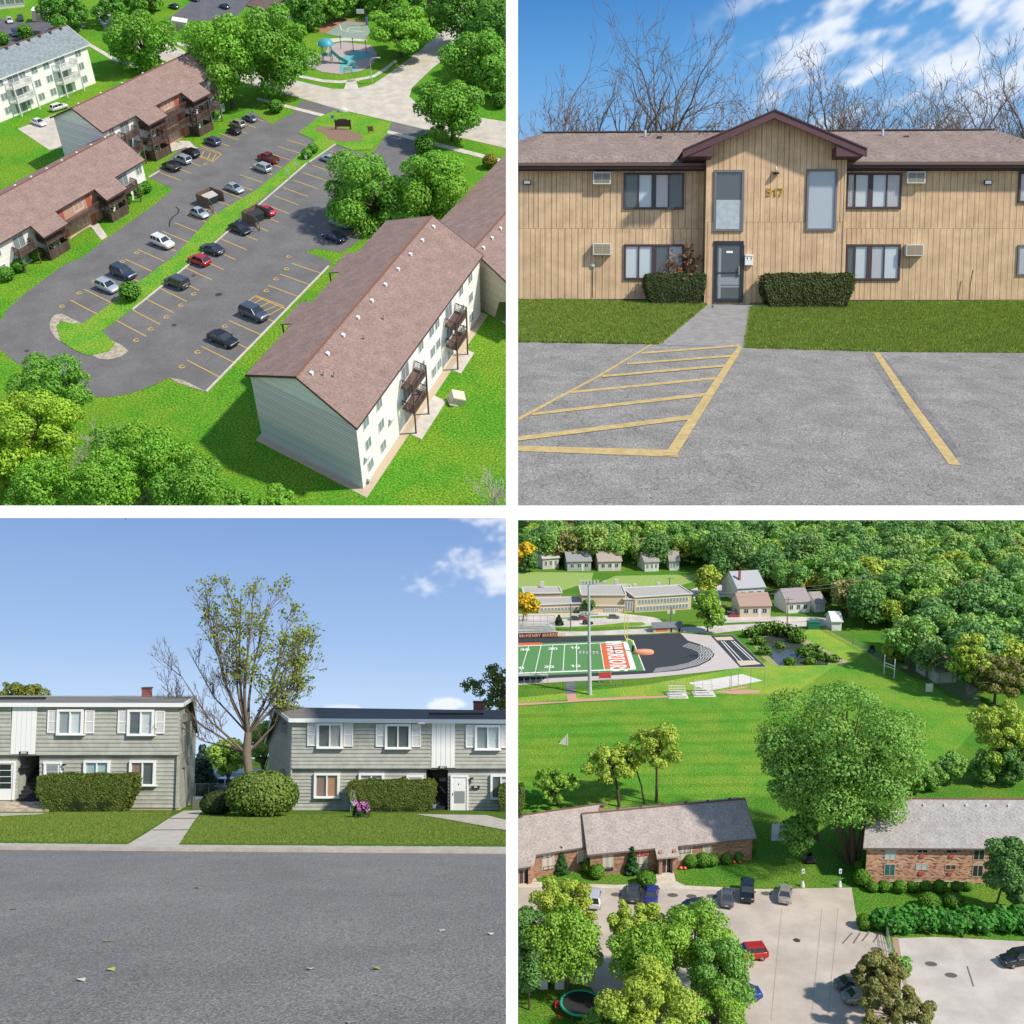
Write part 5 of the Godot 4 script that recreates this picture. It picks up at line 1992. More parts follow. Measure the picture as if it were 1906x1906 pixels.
func wall_window(b: Dictionary, x: float, y: float, wd: float, ht: float, frame_m: Material, pane_m: Material, end := 0, split := true) -> void:
	# a window of the long front (end 0) or of the end walls (1: near a = 0)
	var s := Shape.new()
	s.xf = b.xf
	var z := -0.06
	var rim := 0.09
	var put_box := func(sh: Shape, x0: float, y0: float, x1: float, y1: float, z0: float, z1: float):
		if end == 0:
			sh.box(Vector3(x0, y0, z0), Vector3(x1, y1, z1))
		else:
			sh.box(Vector3(z0, y0, x0), Vector3(z1, y1, x1))
	put_box.call(s, x, y, x + wd, y + rim, z, 0.02)
	put_box.call(s, x, y + ht - rim, x + wd, y + ht, z, 0.02)
	put_box.call(s, x, y + rim, x + rim, y + ht - rim, z, 0.02)
	put_box.call(s, x + wd - rim, y + rim, x + wd, y + ht - rim, z, 0.02)
	if split:
		put_box.call(s, x + wd / 2 - 0.04, y + rim, x + wd / 2 + 0.04, y + ht - rim, z, 0.02)
	var f := part(b.node, "window", s, frame_m)
	s = Shape.new()
	s.xf = b.xf
	put_box.call(s, x + rim, y + rim, x + wd - rim, y + ht - rim, -0.03, 0.01)
	part(f, "pane", s, pane_m)


func rail(s: Shape, a: Vector3, b: Vector3, h: float, gap := 0.22) -> void:
	s.bar(a + Vector3(0, h, 0), b + Vector3(0, h, 0), 0.1, 0.09)
	s.bar(a + Vector3(0, 0.12, 0), b + Vector3(0, 0.12, 0), 0.06, 0.08)
	var n := int(a.distance_to(b) / gap)
	for i in n + 1:
		var p := a.lerp(b, i / float(maxi(n, 1)))
		s.bar(p + Vector3(0, 0.12, 0), p + Vector3(0, h, 0), 0.09, 0.05, Vector3.BACK)


func deck(b: Dictionary, x0: float, x1: float, out: float, floors: Array, wood: Material, ground := true) -> void:
	# a stack of railed balconies on posts along the front
	for y in floors:
		var s := Shape.new()
		s.xf = b.xf
		s.box(Vector3(x0, y - 0.2, -out), Vector3(x1, y, -0.02))
		var d := part(b.node, "balcony", s, wood)
		s = Shape.new()
		s.xf = b.xf
		rail(s, Vector3(x0, y, -out), Vector3(x1, y, -out), 1.05)
		rail(s, Vector3(x0, y, -out), Vector3(x0, y, -0.1), 1.05)
		rail(s, Vector3(x1, y, -out), Vector3(x1, y, -0.1), 1.05)
		part(d, "railing", s, wood)
	if ground:
		for x in [x0 + 0.06, x1 - 0.06]:
			var s := Shape.new()
			s.xf = b.xf
			s.box(Vector3(x - 0.09, -0.3, -out - 0.05), Vector3(x + 0.09, floors.max() + 1.1, -out + 0.13))
			part(b.node, "post", s, wood)


func stair_tower(b: Dictionary, x0: float, x1: float, out: float, top: float, floors: Array, wood: Material, roofing: Material, trim: Material) -> void:
	# a timber stair porch under a tongue of the main roof
	deck(b, x0, x1, out, floors, wood, true)
	var s := Shape.new()
	s.xf = b.xf
	var n := int((x1 - x0) / 0.3)
	for i in n:
		var x := lerpf(x0, x1, i / float(n))
		s.box(Vector3(x + 0.015, -0.3, -out - 0.03), Vector3(x + (x1 - x0) / n - 0.015, 1.5, -out + 0.03))
	for i in int(out / 0.3):
		for x in [x0, x1]:
			s.box(Vector3(x - 0.03, -0.3, -out + i * 0.3 + 0.05), Vector3(x + 0.03, 1.5, -out + i * 0.3 + 0.33))
	part(b.node, "skirt_boards", s, wood)
	s = Shape.new()
	s.xf = b.xf
	var prev := 0.0
	for y in floors:
		for i in 10:
			var t := i / 9.0
			var x := lerpf(x0 + 0.3, x1 - 0.3, t)
			s.box(Vector3(x - 0.16, lerpf(prev, y, t) - 0.05, -out * 0.5), Vector3(x + 0.16, lerpf(prev, y, t), -0.3))
		s.bar(Vector3(x0 + 0.2, prev + 0.9, -out * 0.5), Vector3(x1 - 0.2, y + 0.9, -out * 0.5), 0.08, 0.1)
		prev = y
	part(b.node, "stairs", s, wood)
	for y in [b.h - 0.1]:
		s = Shape.new()
		s.xf = b.xf
		var k: float = b.up / (b.deep / 2)
		var a := Vector3(x0 - 0.5, b.h - k * (out + 0.5) + 0.02, -out - 0.5)
		var c := Vector3(x1 + 0.5, b.h - k * (out + 0.5) + 0.02, -out - 0.5)
		var d := Vector3(x1 + 0.5, b.h - k * 0.4 + 0.02, -0.4)
		var e := Vector3(x0 - 0.5, b.h - k * 0.4 + 0.02, -0.4)
		var t := Vector3(0, 0.16, 0)
		s.hexa(a, c, d, e, a + t, c + t, d + t, e + t)
		var porch := part(b.node, "porch_roof", s, roofing)
		s = Shape.new()
		s.xf = b.xf
		s.bar(a + Vector3(0, 0.05, -0.04), c + Vector3(0, 0.05, -0.04), 0.06, 0.26)
		s.bar(a + Vector3(-0.03, 0.05, 0), e + Vector3(-0.03, 0.05, 0), 0.06, 0.26)
		s.bar(c + Vector3(0.03, 0.05, 0), d + Vector3(0.03, 0.05, 0), 0.06, 0.26)
		part(porch, "fascia", s, trim)


func roof_vents(b: Dictionary, n: int, back: float, m: Material, size := 0.42) -> void:
	for i in n:
		var x := lerpf(1.5, b.wide - 1.5, i / float(maxi(n - 1, 1)))
		var z: float = b.deep * back
		var y: float = b.h + b.up * (1.0 - absf(back - 0.5) * 2.0) + 0.14
		var s := Shape.new()
		s.xf = b.xf
		s.box(Vector3(x - size / 2, y - 0.2, z - size / 2), Vector3(x + size / 2, y + 0.26, z + size / 2))
		part(b.roof, "roof_vent", s, m)


func along(b: Dictionary, px: float, py: float) -> float:
	# how far along the front of the house that ground point is
	return (b.xf.basis.inverse() * (g(px, py) - b.at)).x


# ---------------------------------------------------------------- the parking court from above, upper left

func parking_court() -> void:
	set_place(rad_to_deg(atan(1753.0 / FOCAL)), 470, 640, 143)
	var grass := paint(0.115, 0.25, 0.028, 0.95, "turf", 0.035, 0.0, "meadow", 0.014)
	sheet("lawn", [-260, -120, 952.6, -120, 952.6, 951, -260, 951], 0.0, grass)
	var tar := paint(0.135, 0.132, 0.132, 0.9, "grain", 0.12, 0.0, "faint", 0.03)
	var tar2 := paint(0.1, 0.1, 0.115, 0.9, "grain", 0.12, 0.0, "faint", 0.05)
	var conc := paint(0.46, 0.42, 0.36, 0.9, "grain", 0.1, 0.0, "faint", 0.06)
	var walk := paint(0.5, 0.46, 0.41, 0.9, "grain", 0.2, 0.0, "faint", 0.1)
	var sand := paint(0.5, 0.44, 0.34, 0.95, "fine", 0.3, 0.0, "soft", 0.2)
	# the lot with both drives
	sheet("parking_lot", [560, 186, 544, 211, 506, 231, 468, 206, 413, 252, 373, 274, 345, 268, 277, 330, 322, 352, 285, 383, 214, 433, 151, 480, 122, 491, 79, 522, 43, 549, 15, 574, 0, 598, -10, 625, 0, 649, 20, 667, 64, 697, 130, 726, 175, 739, 209, 738, 244, 732, 285, 717, 313, 703, 345, 711, 384, 730, 511, 600, 610, 498, 618, 487, 568, 468, 590, 462, 636, 470, 729, 404, 765, 340, 775, 290, 775, 257, 800, 244, 821, 249, 729, 227, 719, 250, 690, 290, 640, 275, 640, 202], 0.03, tar)
	# concrete streets
	sheet("street", [300, 70, 345, 96, 383, 106, 440, 125, 536, 146, 617, 165, 658, 166, 694, 157, 727, 135, 785, 91, 815, 62, 850, 20, 880, -30, 930, -30, 880, 40, 836, 102, 805, 127, 767, 163, 762, 180, 782, 197, 850, 212, 952.6, 228, 952.6, 278, 821, 248, 729, 226, 622, 201, 516, 170, 430, 148, 330, 122, 285, 105], 0.042, conc)
	sheet("street", [176, 24, 196, 10, 222, 25, 240, 60, 302, 100, 285, 112, 236, 88, 205, 70], 0.046, conc)
	sheet("back_lot", [-260, 10, -20, 30, 40, 42, 90, 40, 130, 30, 160, 50, 130, 62, 60, 72, 20, 84, -30, 90, -260, 95], 0.03, tar2)
	sheet("back_lot", [311, 36, 340, 15, 390, -30, 500, -30, 440, 30, 392, 38, 345, 40], 0.03, tar2)
	sheet("driveway", [33, 240, 104, 212, 150, 268, 92, 279], 0.03, conc)
	# pavements
	for q in [[530, 194, 729, 244, 860, 277, 952.6, 301, 952.6, 307, 858, 284, 728, 250, 528, 199], [480, 182, 506, 187, 528, 194, 526, 199, 500, 192, 478, 186], [552, 138, 602, 148, 634, 150, 663, 146, 694, 140, 716, 126, 736, 110, 740, 114, 720, 130, 697, 144, 664, 151, 634, 155, 601, 153, 551, 143], [160, 76, 215, 108, 277, 127, 275, 132, 211, 113, 156, 80], [330, 78, 420, 100, 540, 128, 539, 132, 418, 105, 328, 83], [345, 268, 300, 259, 290, 270, 320, 282, 346, 274, 372, 276], [180, 418, 116, 440, 100, 432, 150, 395, 175, 410, 200, 440, 190, 447], [646, 148, 662, 148, 668, 166, 640, 167]]:
		sheet("pavement", q, 0.056, walk)
	for q in [[120, 425, 160, 395, 176, 405, 200, 440, 188, 446, 168, 420, 130, 445], [330, 262, 352, 262, 366, 276, 352, 277]]:
		sheet("pavement", q, 0.06, walk)
	# grass islands, kerbed
	var isle := paint(0.145, 0.29, 0.04, 0.95, "turf", 0.04, 0.0, "meadow", 0.03)
	var s := Shape.new()
	s.slab(gs([153, 602, 211, 562, 290, 501, 325, 476, 393, 403, 479, 352, 587, 262, 556, 247, 592, 218, 628, 204, 729, 228, 719, 250, 690, 278, 655, 279, 625, 268, 572, 303, 460, 391, 371, 475, 323, 513, 247, 574, 189, 616, 214, 638, 205, 652, 183, 658, 163, 661, 136, 650, 114, 635, 105, 606, 112, 598, 130, 601], 0.11), 0.2)
	setting("grass_island", s, isle)
	sheet("sandy_edge", [92, 602, 96, 592, 104, 585, 115, 584, 153, 602, 148, 608, 112, 596, 106, 606, 114, 636, 104, 630, 94, 615], 0.042, sand)
	sheet("sandy_edge", [170, 660, 186, 655, 210, 634, 225, 641, 239, 653, 226, 663, 203, 669, 184, 667], 0.042, sand)
	sheet("sandy_edge", [313, 702, 345, 709, 384, 729, 360, 722, 330, 712], 0.045, sand)
	sheet("mulch_bed", [585, 240, 600, 235, 630, 236, 662, 245, 676, 255, 672, 262, 640, 264, 610, 259, 608, 252], 0.13, paint(0.22, 0.15, 0.11, 0.95, "fine", 0.5))
	# kerb stones of the bays at the right
	for q in [[384, 730, 511, 600], [511, 600, 612, 496], [247, 577, 371, 478], [371, 478, 572, 304], [575, 303, 625, 269], [297, 319, 277, 331]]:
		var p := g(q[0], q[1])
		var e := g(q[2], q[3])
		s = Shape.new()
		s.bar(p + Vector3(0, 0.06, 0), e + Vector3(0, 0.06, 0), 0.25, 0.2)
		setting("kerb", s, walk)
	# painted bays
	var yel := paint(0.55, 0.34, 0.06, 0.8)
	bays([130, 558], [182, 585], [534, 260], [574, 272], 20, yel)
	bays([216, 596], [272, 626], [614, 281], [657, 295], 20, yel)
	bays([348, 670], [413, 704], [543, 490], [602, 510], 9, yel, [])
	bays([297, 321], [337, 336], [455, 214], [492, 226], 10, yel)
	for q in [[456, 565, 476, 550], [476, 550, 529, 570], [466, 568, 489, 556], [476, 575, 503, 562], [486, 581, 516, 568], [496, 589, 528, 571], [372, 275, 412, 287], [412, 287, 396, 301], [396, 301, 366, 290], [380, 281, 374, 292], [392, 284, 386, 296], [402, 287, 394, 299]]:
		stripe([q[0], q[1]], [q[2], q[3]], 0.14, 0.055, yel)
	for q in [[496, 541], [383, 305], [254, 633], [339, 682], [368, 655], [419, 607], [281, 612], [310, 590], [337, 568], [361, 547], [148, 545], [116, 570], [176, 524], [228, 487], [255, 470], [538, 477], [514, 519], [534, 500]]:
		var p := g(q[0], q[1], 0.052)
		s = Shape.new()
		for k in 10:
			var f := TAU * k / 12
			s.quad(p + Vector3(cos(f), 0, sin(f)) * 0.42, p + Vector3(cos(f + 0.5), 0, sin(f + 0.5)) * 0.42, p + Vector3(cos(f + 0.5), 0, sin(f + 0.5)) * 0.26, p + Vector3(cos(f), 0, sin(f)) * 0.26)
		setting("marking_stall_sign", s, yel)
	# a crack sealed with tar, stains and a manhole
	s = Shape.new()
	var tar_line := [[327, 385], [333, 391], [331, 397], [322, 404], [316, 411], [315, 422]]
	for i in 5:
		s.bar(g(tar_line[i][0], tar_line[i][1], 0.037), g(tar_line[i + 1][0], tar_line[i + 1][1], 0.037), 0.22, 0.01)
	setting("asphalt_seal", s, paint(0.02, 0.02, 0.022, 0.8))
	for q in [[407, 548, 0.5], [360, 513, 0.3], [324, 605, 0.35], [50, 653, 0.3]]:
		var p := g(q[0], q[1], 0.04)
		s = Shape.new()
		s.lathe([Vector2(0.0, 0.0), Vector2(q[2], 0.0)], 14, p)
		setting("asphalt_stain" if q[0] != 407 else "manhole_cover", s, paint(0.04, 0.03, 0.028, 0.9))
	# playground
	sheet("playground_ground", [569, 122, 566, 116, 580, 108, 605, 100, 612, 84, 638, 78, 690, 84, 702, 100, 696, 118, 673, 132, 633, 138, 600, 134], 0.06, paint(0.36, 0.30, 0.29, 0.9, "fine", 0.5))
	sheet("playground_mat", [632, 122, 640, 105, 662, 95, 690, 97, 696, 104, 668, 112, 655, 120, 670, 126, 655, 134, 632, 134], 0.066, paint(0.1, 0.33, 0.32, 0.8))
	sheet("ball_court", [605, 62, 643, 38, 683, 45, 690, 60, 678, 73, 640, 70], 0.05, paint(0.2, 0.26, 0.21, 0.9))
	sheet("bare_soil", [590, 60, 606, 42, 640, 34, 684, 40, 683, 46, 643, 38, 604, 62], 0.045, paint(0.33, 0.17, 0.1, 0.95, "fine", 0.3))
	for q in [[632, 45, 636, 56], [636, 56, 652, 60], [652, 60, 680, 58], [645, 56, 651, 51], [651, 51, 671, 52], [645, 56, 671, 57]]:
		stripe([q[0], q[1]], [q[2], q[3]], 0.16, 0.06, paint(0.6, 0.62, 0.5, 0.8))
	sheet("pavement", [612, 72, 640, 70, 682, 73, 684, 77, 640, 76, 612, 80, 590, 84, 590, 80], 0.05, walk)

	# ---- buildings
	var brown_roof := paint(0.245, 0.175, 0.155, 0.95, "shingle", 0.3, 0.0, "faint", 0.08)
	var trim := paint(0.07, 0.035, 0.03, 0.7)
	var white := paint(0.8, 0.79, 0.76, 0.7, "lap", 0.25)
	var greyw := paint(0.68, 0.62, 0.66, 0.7, "lap", 0.16)
	var timber := paint(0.085, 0.055, 0.045, 0.85, "wood", 0.35)
	var frame := paint(0.75, 0.75, 0.75, 0.6)
	var pane := paint(0.22, 0.27, 0.28, 0.15)
	var vent := paint(0.75, 0.74, 0.75, 0.4)
	# front right: three storeys, gable towards the viewer
	var a := gable_house("apartment_building", "nearest brown roofed apartment building with pale grey gable end, seen from above", [662, 790], [892, 476], 8.93, [554, 699], 0, 3.0, white, brown_roof, trim)
	s = Shape.new()
	s.xf = a.xf
	s.box(Vector3(-0.05, -0.3, 0.06), Vector3(-0.01, 3.2, a.deep - 0.06))
	part(a.node, "lower_siding", s, paint(0.55, 0.57, 0.62, 0.7, "lap", 0.16))
	s = Shape.new()
	s.xf = a.xf
	s.box(Vector3(-0.04, 3.2, 0.06), Vector3(-0.012, 8.8, a.deep - 0.06))
	part(a.node, "upper_siding", s, greyw)
	roof_vents(a, 10, 0.43, vent)
	for q in [[2.5, 0.36], [3.4, 0.3], [11.5, 0.3], [16.5, 0.28]]:
		s = Shape.new()
		s.xf = a.xf
		var y: float = a.h + a.up * (1.0 - absf(q[1] - 0.5) * 2.0)
		s.tube([Vector3(q[0], y, a.deep * q[1]), Vector3(q[0], y + 0.6, a.deep * q[1])], [0.12, 0.12], 8)
		part(a.roof, "vent_pipe", s, metal(0.7, 0.7, 0.72))
	var u0 := along(a, 744, 793)
	var u1 := along(a, 769, 757)
	var u2 := along(a, 823, 676)
	var u3 := along(a, 841, 647)
	for q in [[u0, u1], [u2, u3]]:
		deck(a, q[0], q[1], 1.9, [3.0, 5.95], timber)
		for y in [0.15, 3.05, 6.0]:
			wall_window(a, q[0] + 0.4, y, 2.2, 2.1, frame, pane)
	for x in [1.6, 5.2, u1 + 1.6, (u1 + u2) / 2, u2 - 3.2, u3 + 1.5, u3 + 5.0]:
		if x > 0 and x < a.wide - 1.6:
			for y in [0.9, 3.9, 6.8]:
				wall_window(a, x, y, 1.5, 1.5, frame, pane)
	for q in [[1.0, 3.3], [1.0, 0.3], [8.0, 3.6]]:
		s = Shape.new()
		s.xf = a.xf
		s.box(Vector3(q[0], q[1], -0.45), Vector3(q[0] + 0.7, q[1] + 0.45, -0.01))
		part(a.node, "air_conditioner", s, paint(0.6, 0.6, 0.6, 0.6))
	# tongues of roof over the two doors on the far side
	for q in [[0.28, 0.42], [0.62, 0.76]]:
		s = Shape.new()
		s.xf = a.xf
		var k: float = a.up / (a.deep / 2)
		var x0: float = a.wide * q[0]
		var x1: float = a.wide * q[1]
		var e0 := Vector3(x0, a.h - k * 2.6, a.deep + 2.6)
		var e1 := Vector3(x1, a.h - k * 2.6, a.deep + 2.6)
		var e2 := Vector3(x1, a.h, a.deep)
		var e3 := Vector3(x0, a.h, a.deep)
		var t := Vector3(0, 0.17, 0)
		s.hexa(e0, e1, e2, e3, e0 + t, e1 + t, e2 + t, e3 + t)
		part(a.node, "porch_roof", s, brown_roof)
		s = Shape.new()
		s.xf = a.xf
		for x in [x0 + 0.2, x1 - 0.2]:
			s.box(Vector3(x - 0.09, -0.3, a.deep + 2.3), Vector3(x + 0.09, a.h - k * 2.6, a.deep + 2.48))
		part(a.node, "post", s, timber)
	# gravel strip round its foot
	var fa := Shape.new()
	fa.xf = a.xf
	fa.xf.origin = a.at
	fa.box(Vector3(-1.0, -0.1, -1.1), Vector3(a.wide + 0.5, 0.03, a.deep + 0.4))
	setting("gravel_strip", fa, paint(0.45, 0.37, 0.27, 0.95, "fine", 0.4))
	var fb := Shape.new()
	fb.xf = a.xf
	fb.xf.origin = a.at
	fb.box(Vector3(u0 - 0.5, -0.1, -3.0), Vector3(u1 + 3.5, 0.036, -1.0))
	fb.box(Vector3(u2 - 0.5, -0.1, -2.6), Vector3(u3 + 0.8, 0.036, -1.0))
	setting("patio", fb, walk)
	# its neighbour at the right border
	var nb := gable_house("apartment_building", "brown roofed building with beige gable cut off by the right border of the aerial view", [985, 561], [1143, 352], 5.6, [882, 464], 0, 3.0, paint(0.5, 0.44, 0.34, 0.7, "lap", 0.16), brown_roof, trim)
	roof_vents(nb, 12, 0.45, vent)
	# middle left: three storeys with stair porches
	var c := gable_house("apartment_building", "three storey brown roofed building with pale gable and timber stair porches", [191, 243], [400, 137], 7.8, [137, 201], 0, 2.6, white, brown_roof, trim)
	s = Shape.new()
	s.xf = c.xf
	s.box(Vector3(-0.05, -0.3, 0.06), Vector3(-0.01, 7.7, c.deep - 0.06))
	part(c.node, "gable_siding", s, greyw)
	roof_vents(c, 6, 0.53, vent, 0.3)
	var red := paint(0.45, 0.11, 0.07, 0.6)
	var salmon := paint(0.5, 0.3, 0.22, 0.8)
	var c1 := along(c, 271, 294)
	var c2 := along(c, 303, 280)
	var c3 := along(c, 355, 250)
	var c4 := along(c, 380, 236)
	stair_tower(c, c1, c2, 2.6, 7.0, [2.7, 5.4], timber, brown_roof, trim)
	stair_tower(c, c3, c4, 2.6, 7.0, [2.7, 5.4], timber, brown_roof, trim)
	deck(c, c1 - 5.0, c1 - 1.6, 1.7, [2.7, 5.4], timber)
	deck(c, c4 + 0.6, c4 + 3.8, 1.7, [2.7, 5.4], timber)
	deck(c, c2 + 0.1, c3 - 0.1, 1.5, [2.7, 5.4], timber)
	s = Shape.new()
	s.xf = c.xf
	s.box(Vector3(c2, 0.0, -0.04), Vector3(c3, 7.4, -0.01))
	part(c.node, "recessed_wall", s, salmon)
	for y in [0.1, 2.8, 5.5]:
		for x in [c3 - 2.2, c2 + 1.0]:
			s = Shape.new()
			s.xf = c.xf
			s.box(Vector3(x, y, -0.09), Vector3(x + 1.0, y + 2.1, -0.02))
			part(c.node, "door", s, red)
		wall_window(c, (c2 + c3) / 2 - 1.0, y + 0.5, 2.0, 1.4, frame, pane)
		for x in [c1 - 4.4, c4 + 1.2]:
			wall_window(c, x, y, 2.2, 2.0, frame, pane)
		for x in [1.2, c4 + 5.4, c.wide - 1.6]:
			wall_window(c, x, y + 0.6, 1.3, 1.4, frame, pane)
	# front left: two storeys seen, runs out of the picture
	var d := gable_house("apartment_building", "two storey brown roofed building with timber porches cut off by the left border", [-160, 541], [263, 298], 5.2, [211, 252], 1, 2.6, white, brown_roof, trim)
	roof_vents(d, 14, 0.54, vent, 0.3)
	var d1 := along(d, 82, 478)
	var d2 := along(d, 123, 459)
	var d3 := along(d, 201, 410)
	var d4 := along(d, 230, 392)
	stair_tower(d, d1, d2, 2.6, 5.0, [2.6], timber, brown_roof, trim)
	stair_tower(d, d3, d4, 2.6, 5.0, [2.6], timber, brown_roof, trim)
	deck(d, d1 - 4.6, d1 - 1.4, 1.7, [2.6], timber)
	deck(d, d4 + 0.8, d4 + 4.0, 1.7, [2.6], timber)
	deck(d, d2 + 0.1, d3 - 0.1, 1.5, [2.6], timber)
	s = Shape.new()
	s.xf = d.xf
	s.box(Vector3(d2, 0.0, -0.04), Vector3(d3, 4.9, -0.01))
	part(d.node, "recessed_wall", s, salmon)
	for y in [0.1, 2.7]:
		for x in [d3 - 2.4, d2 + 1.2]:
			s = Shape.new()
			s.xf = d.xf
			s.box(Vector3(x, y, -0.09), Vector3(x + 1.0, y + 2.0, -0.02))
			part(d.node, "door", s, red)
		wall_window(d, d3 - 5.2, y + 0.5, 2.0, 1.3, frame, pane)
		for x in [d1 - 4.2, d4 + 1.3]:
			wall_window(d, x, y, 2.2, 2.0, frame, pane)
		for x in [d.wide - 1.8, d1 - 8.0]:
			wall_window(d, x, y + 0.5, 1.4, 1.4, frame, pane)
	# upper left: white with a grey roof
	var e := gable_house("apartment_building", "long white three storey building with grey roof in the upper left corner", [-90, 176], [160, 81], 7.6, [120, 49], 1, 3.2, paint(0.85, 0.85, 0.84, 0.7), paint(0.21, 0.25, 0.27, 0.95, "shingle", 0.16), paint(0.7, 0.7, 0.7, 0.6))
	roof_vents(e, 12, 0.46, paint(0.05, 0.055, 0.06, 0.7), 0.45)
	for q in [[108, 175], [28, 210]]:
		var x := along(e, q[0], q[1])
		deck(e, x - 2.2, x + 2.2, 1.5, [2.6, 5.1], paint(0.7, 0.7, 0.69, 0.7))
		for y in [0.1, 2.65, 5.15]:
			wall_window(e, x - 1.4, y, 2.6, 2.0, frame, pane)
	for q in [160, 138, 85, 65, 45, 8]:
		var x := along(e, q, 145 + (175 - q) * 0.45)
		if x < e.wide - 1.5:
			for y in [0.8, 3.3, 5.8]:
				wall_window(e, x - 0.7, y, 1.5, 1.4, frame, pane)
	var f := gable_house("apartment_building", "white building corner with grey windows in the very top left", [-70, -20], [34, -30], 5.0, [20, -60], 1, 2.0, paint(0.8, 0.78, 0.75, 0.7), brown_roof, trim)
	for x in [0.85, 0.68, 0.5]:
		wall_window(f, f.wide * x, 0.8, 2.0, 1.6, frame, pane)
		wall_window(f, f.wide * x, 3.2, 2.0, 1.4, frame, pane)
	var hse := gable_house("garden_house", "low lavender grey house with brown roof at the top edge", [464, 9], [508, 17], 2.6, [486, -12], 0, 2.2, paint(0.42, 0.42, 0.46, 0.8), brown_roof, trim)
	wall_window(hse, 1.5, 0.9, 1.2, 1.2, frame, pane)

	# ---- vehicles
	var left := [-40.0, -15.0]
	var right := [40.0, 17.0]
	var cars := [
		[465, 224, "sedan", 0.13, 0.16, 0.2, left, "grey blue sedan, farthest in the row by the left lawn", "cars in the left row"],
		[443, 235, "suv", 0.36, 0.34, 0.29, left, "beige estate second from the top in the row by the left lawn", "cars in the left row"],
		[436, 248, "hatch", 0.015, 0.015, 0.018, left, "black hatchback beside the beige estate", "cars in the left row"],
		[396, 268, "suv", 0.07, 0.1, 0.17, left, "slate blue crossover above the hatched bay", "cars in the left row"],
		[356, 290, "suv", 0.014, 0.014, 0.017, left, "black crossover just below the hatched bay", "cars in the left row"],
		[341, 302, "suv", 0.36, 0.42, 0.47, left, "silver blue estate between two black cars", "cars in the left row"],
		[320, 315, "suv", 0.013, 0.013, 0.017, left, "black crossover, lowest in the row by the left lawn", "cars in the left row"],
		[437, 355, "sedan", 0.36, 0.42, 0.48, right, "silver sedan with sunroof left of the grass strip", "cars left of the grass strip"],
		[372, 402, "beetle", 0.4, 0.46, 0.5, right, "rounded silver car below the timber bin enclosure", "cars left of the grass strip"],
		[304, 457, "suv", 0.8, 0.8, 0.8, right, "white crossover left of the grass strip", "cars left of the grass strip"],
		[231, 514, "suv", 0.03, 0.045, 0.08, right, "dark blue crossover above a silver hatchback", "cars left of the grass strip"],
		[201, 539, "hatch", 0.42, 0.46, 0.52, right, "silver hatchback lowest left of the grass strip, by the round hedge", "cars left of the grass strip"],
		[500, 300, "pickup", 0.24, 0.015, 0.02, left, "dark red pickup truck with open bed", ""],
		[489, 317, "suv", 0.42, 0.46, 0.5, left, "silver crossover beside the dark red pickup", "cars left of the grass strip"],
		[613, 300, "sedan", 0.36, 0.43, 0.5, left, "silver blue sedan alone in the top right bays", "cars right of the grass strip"],
		[494, 397, "sedan", 0.55, 0.02, 0.05, left, "bright red sedan behind the second bin enclosure", "cars right of the grass strip"],
		[447, 431, "sedan", 0.013, 0.014, 0.02, right, "black sedan below the second bin enclosure", "cars right of the grass strip"],
		[396, 469, "sedan", 0.03, 0.04, 0.06, left, "dark slate sedan above the red hatchback", "cars right of the grass strip"],
		[372, 490, "hatch", 0.45, 0.01, 0.03, left, "red hatchback right of the grass strip", "cars right of the grass strip"],
		[331, 532, "boxy", 0.06, 0.07, 0.085, left, "boxy dark grey car lowest right of the grass strip", "cars right of the grass strip"],
		[474, 590, "suv", 0.07, 0.09, 0.12, right, "grey crossover by the porch roof of the nearest building", "cars by the nearest building"],
		[416, 637, "sedan", 0.016, 0.017, 0.025, right, "black sedan nearest of all, by the building's shadow", "cars by the nearest building"],
		[634, 420, "sedan", 0.36, 0.44, 0.54, left, "silver blue sedan half under the big tree", "cars under the big tree"],
		[622, 446, "sedan", 0.015, 0.02, 0.09, left, "navy sedan in the shade of the big tree", "cars under the big tree"],
		[680, 391, "hatch", 0.3, 0.4, 0.5, left, "light blue car almost hidden by the big tree", "cars under the big tree"],
		[19, 41, "sedan", 0.7, 0.7, 0.7, [8, 26], "white car in the top left car park", "cars in the far car parks"],
		[39, 37, "sedan", 0.02, 0.02, 0.08, [8, 26], "navy car in the top left car park", "cars in the far car parks"],
		[29, 66, "suv", 0.03, 0.04, 0.07, [8, 26], "dark car behind the white building", "cars in the far car parks"],
		[324, 15, "sedan", 0.014, 0.014, 0.016, left, "black sedan on the lawn side of the top car park", "cars in the far car parks"],
		[362, 1, "sedan", 0.02, 0.02, 0.024, left, "black car at the very top edge", "cars in the far car parks"],
		[418, 15, "sedan", 0.016, 0.02, 0.035, left, "dark blue car in tree shade in the top car park", "cars in the far car parks"],
		[111, 204, "suv", 0.7, 0.72, 0.72, [40, -12], "white car behind the pale gable", "cars on the concrete drive"],
		[73, 232, "sedan", 0.7, 0.7, 0.74, [38, 14], "white coupe alone on the concrete drive", "cars on the concrete drive"],
	]
	for q in cars:
		var p := g(q[0], q[1], 0.03)
		# the nearer the car, the less room its bay has
		park(q[2], q[7], p, heading(q[0], q[1], q[6][0], q[6][1]), q[3], q[4], q[5], q[8], clampf(0.72 + (q[1] - 200.0) / 1500.0, 0.7, 1.05))

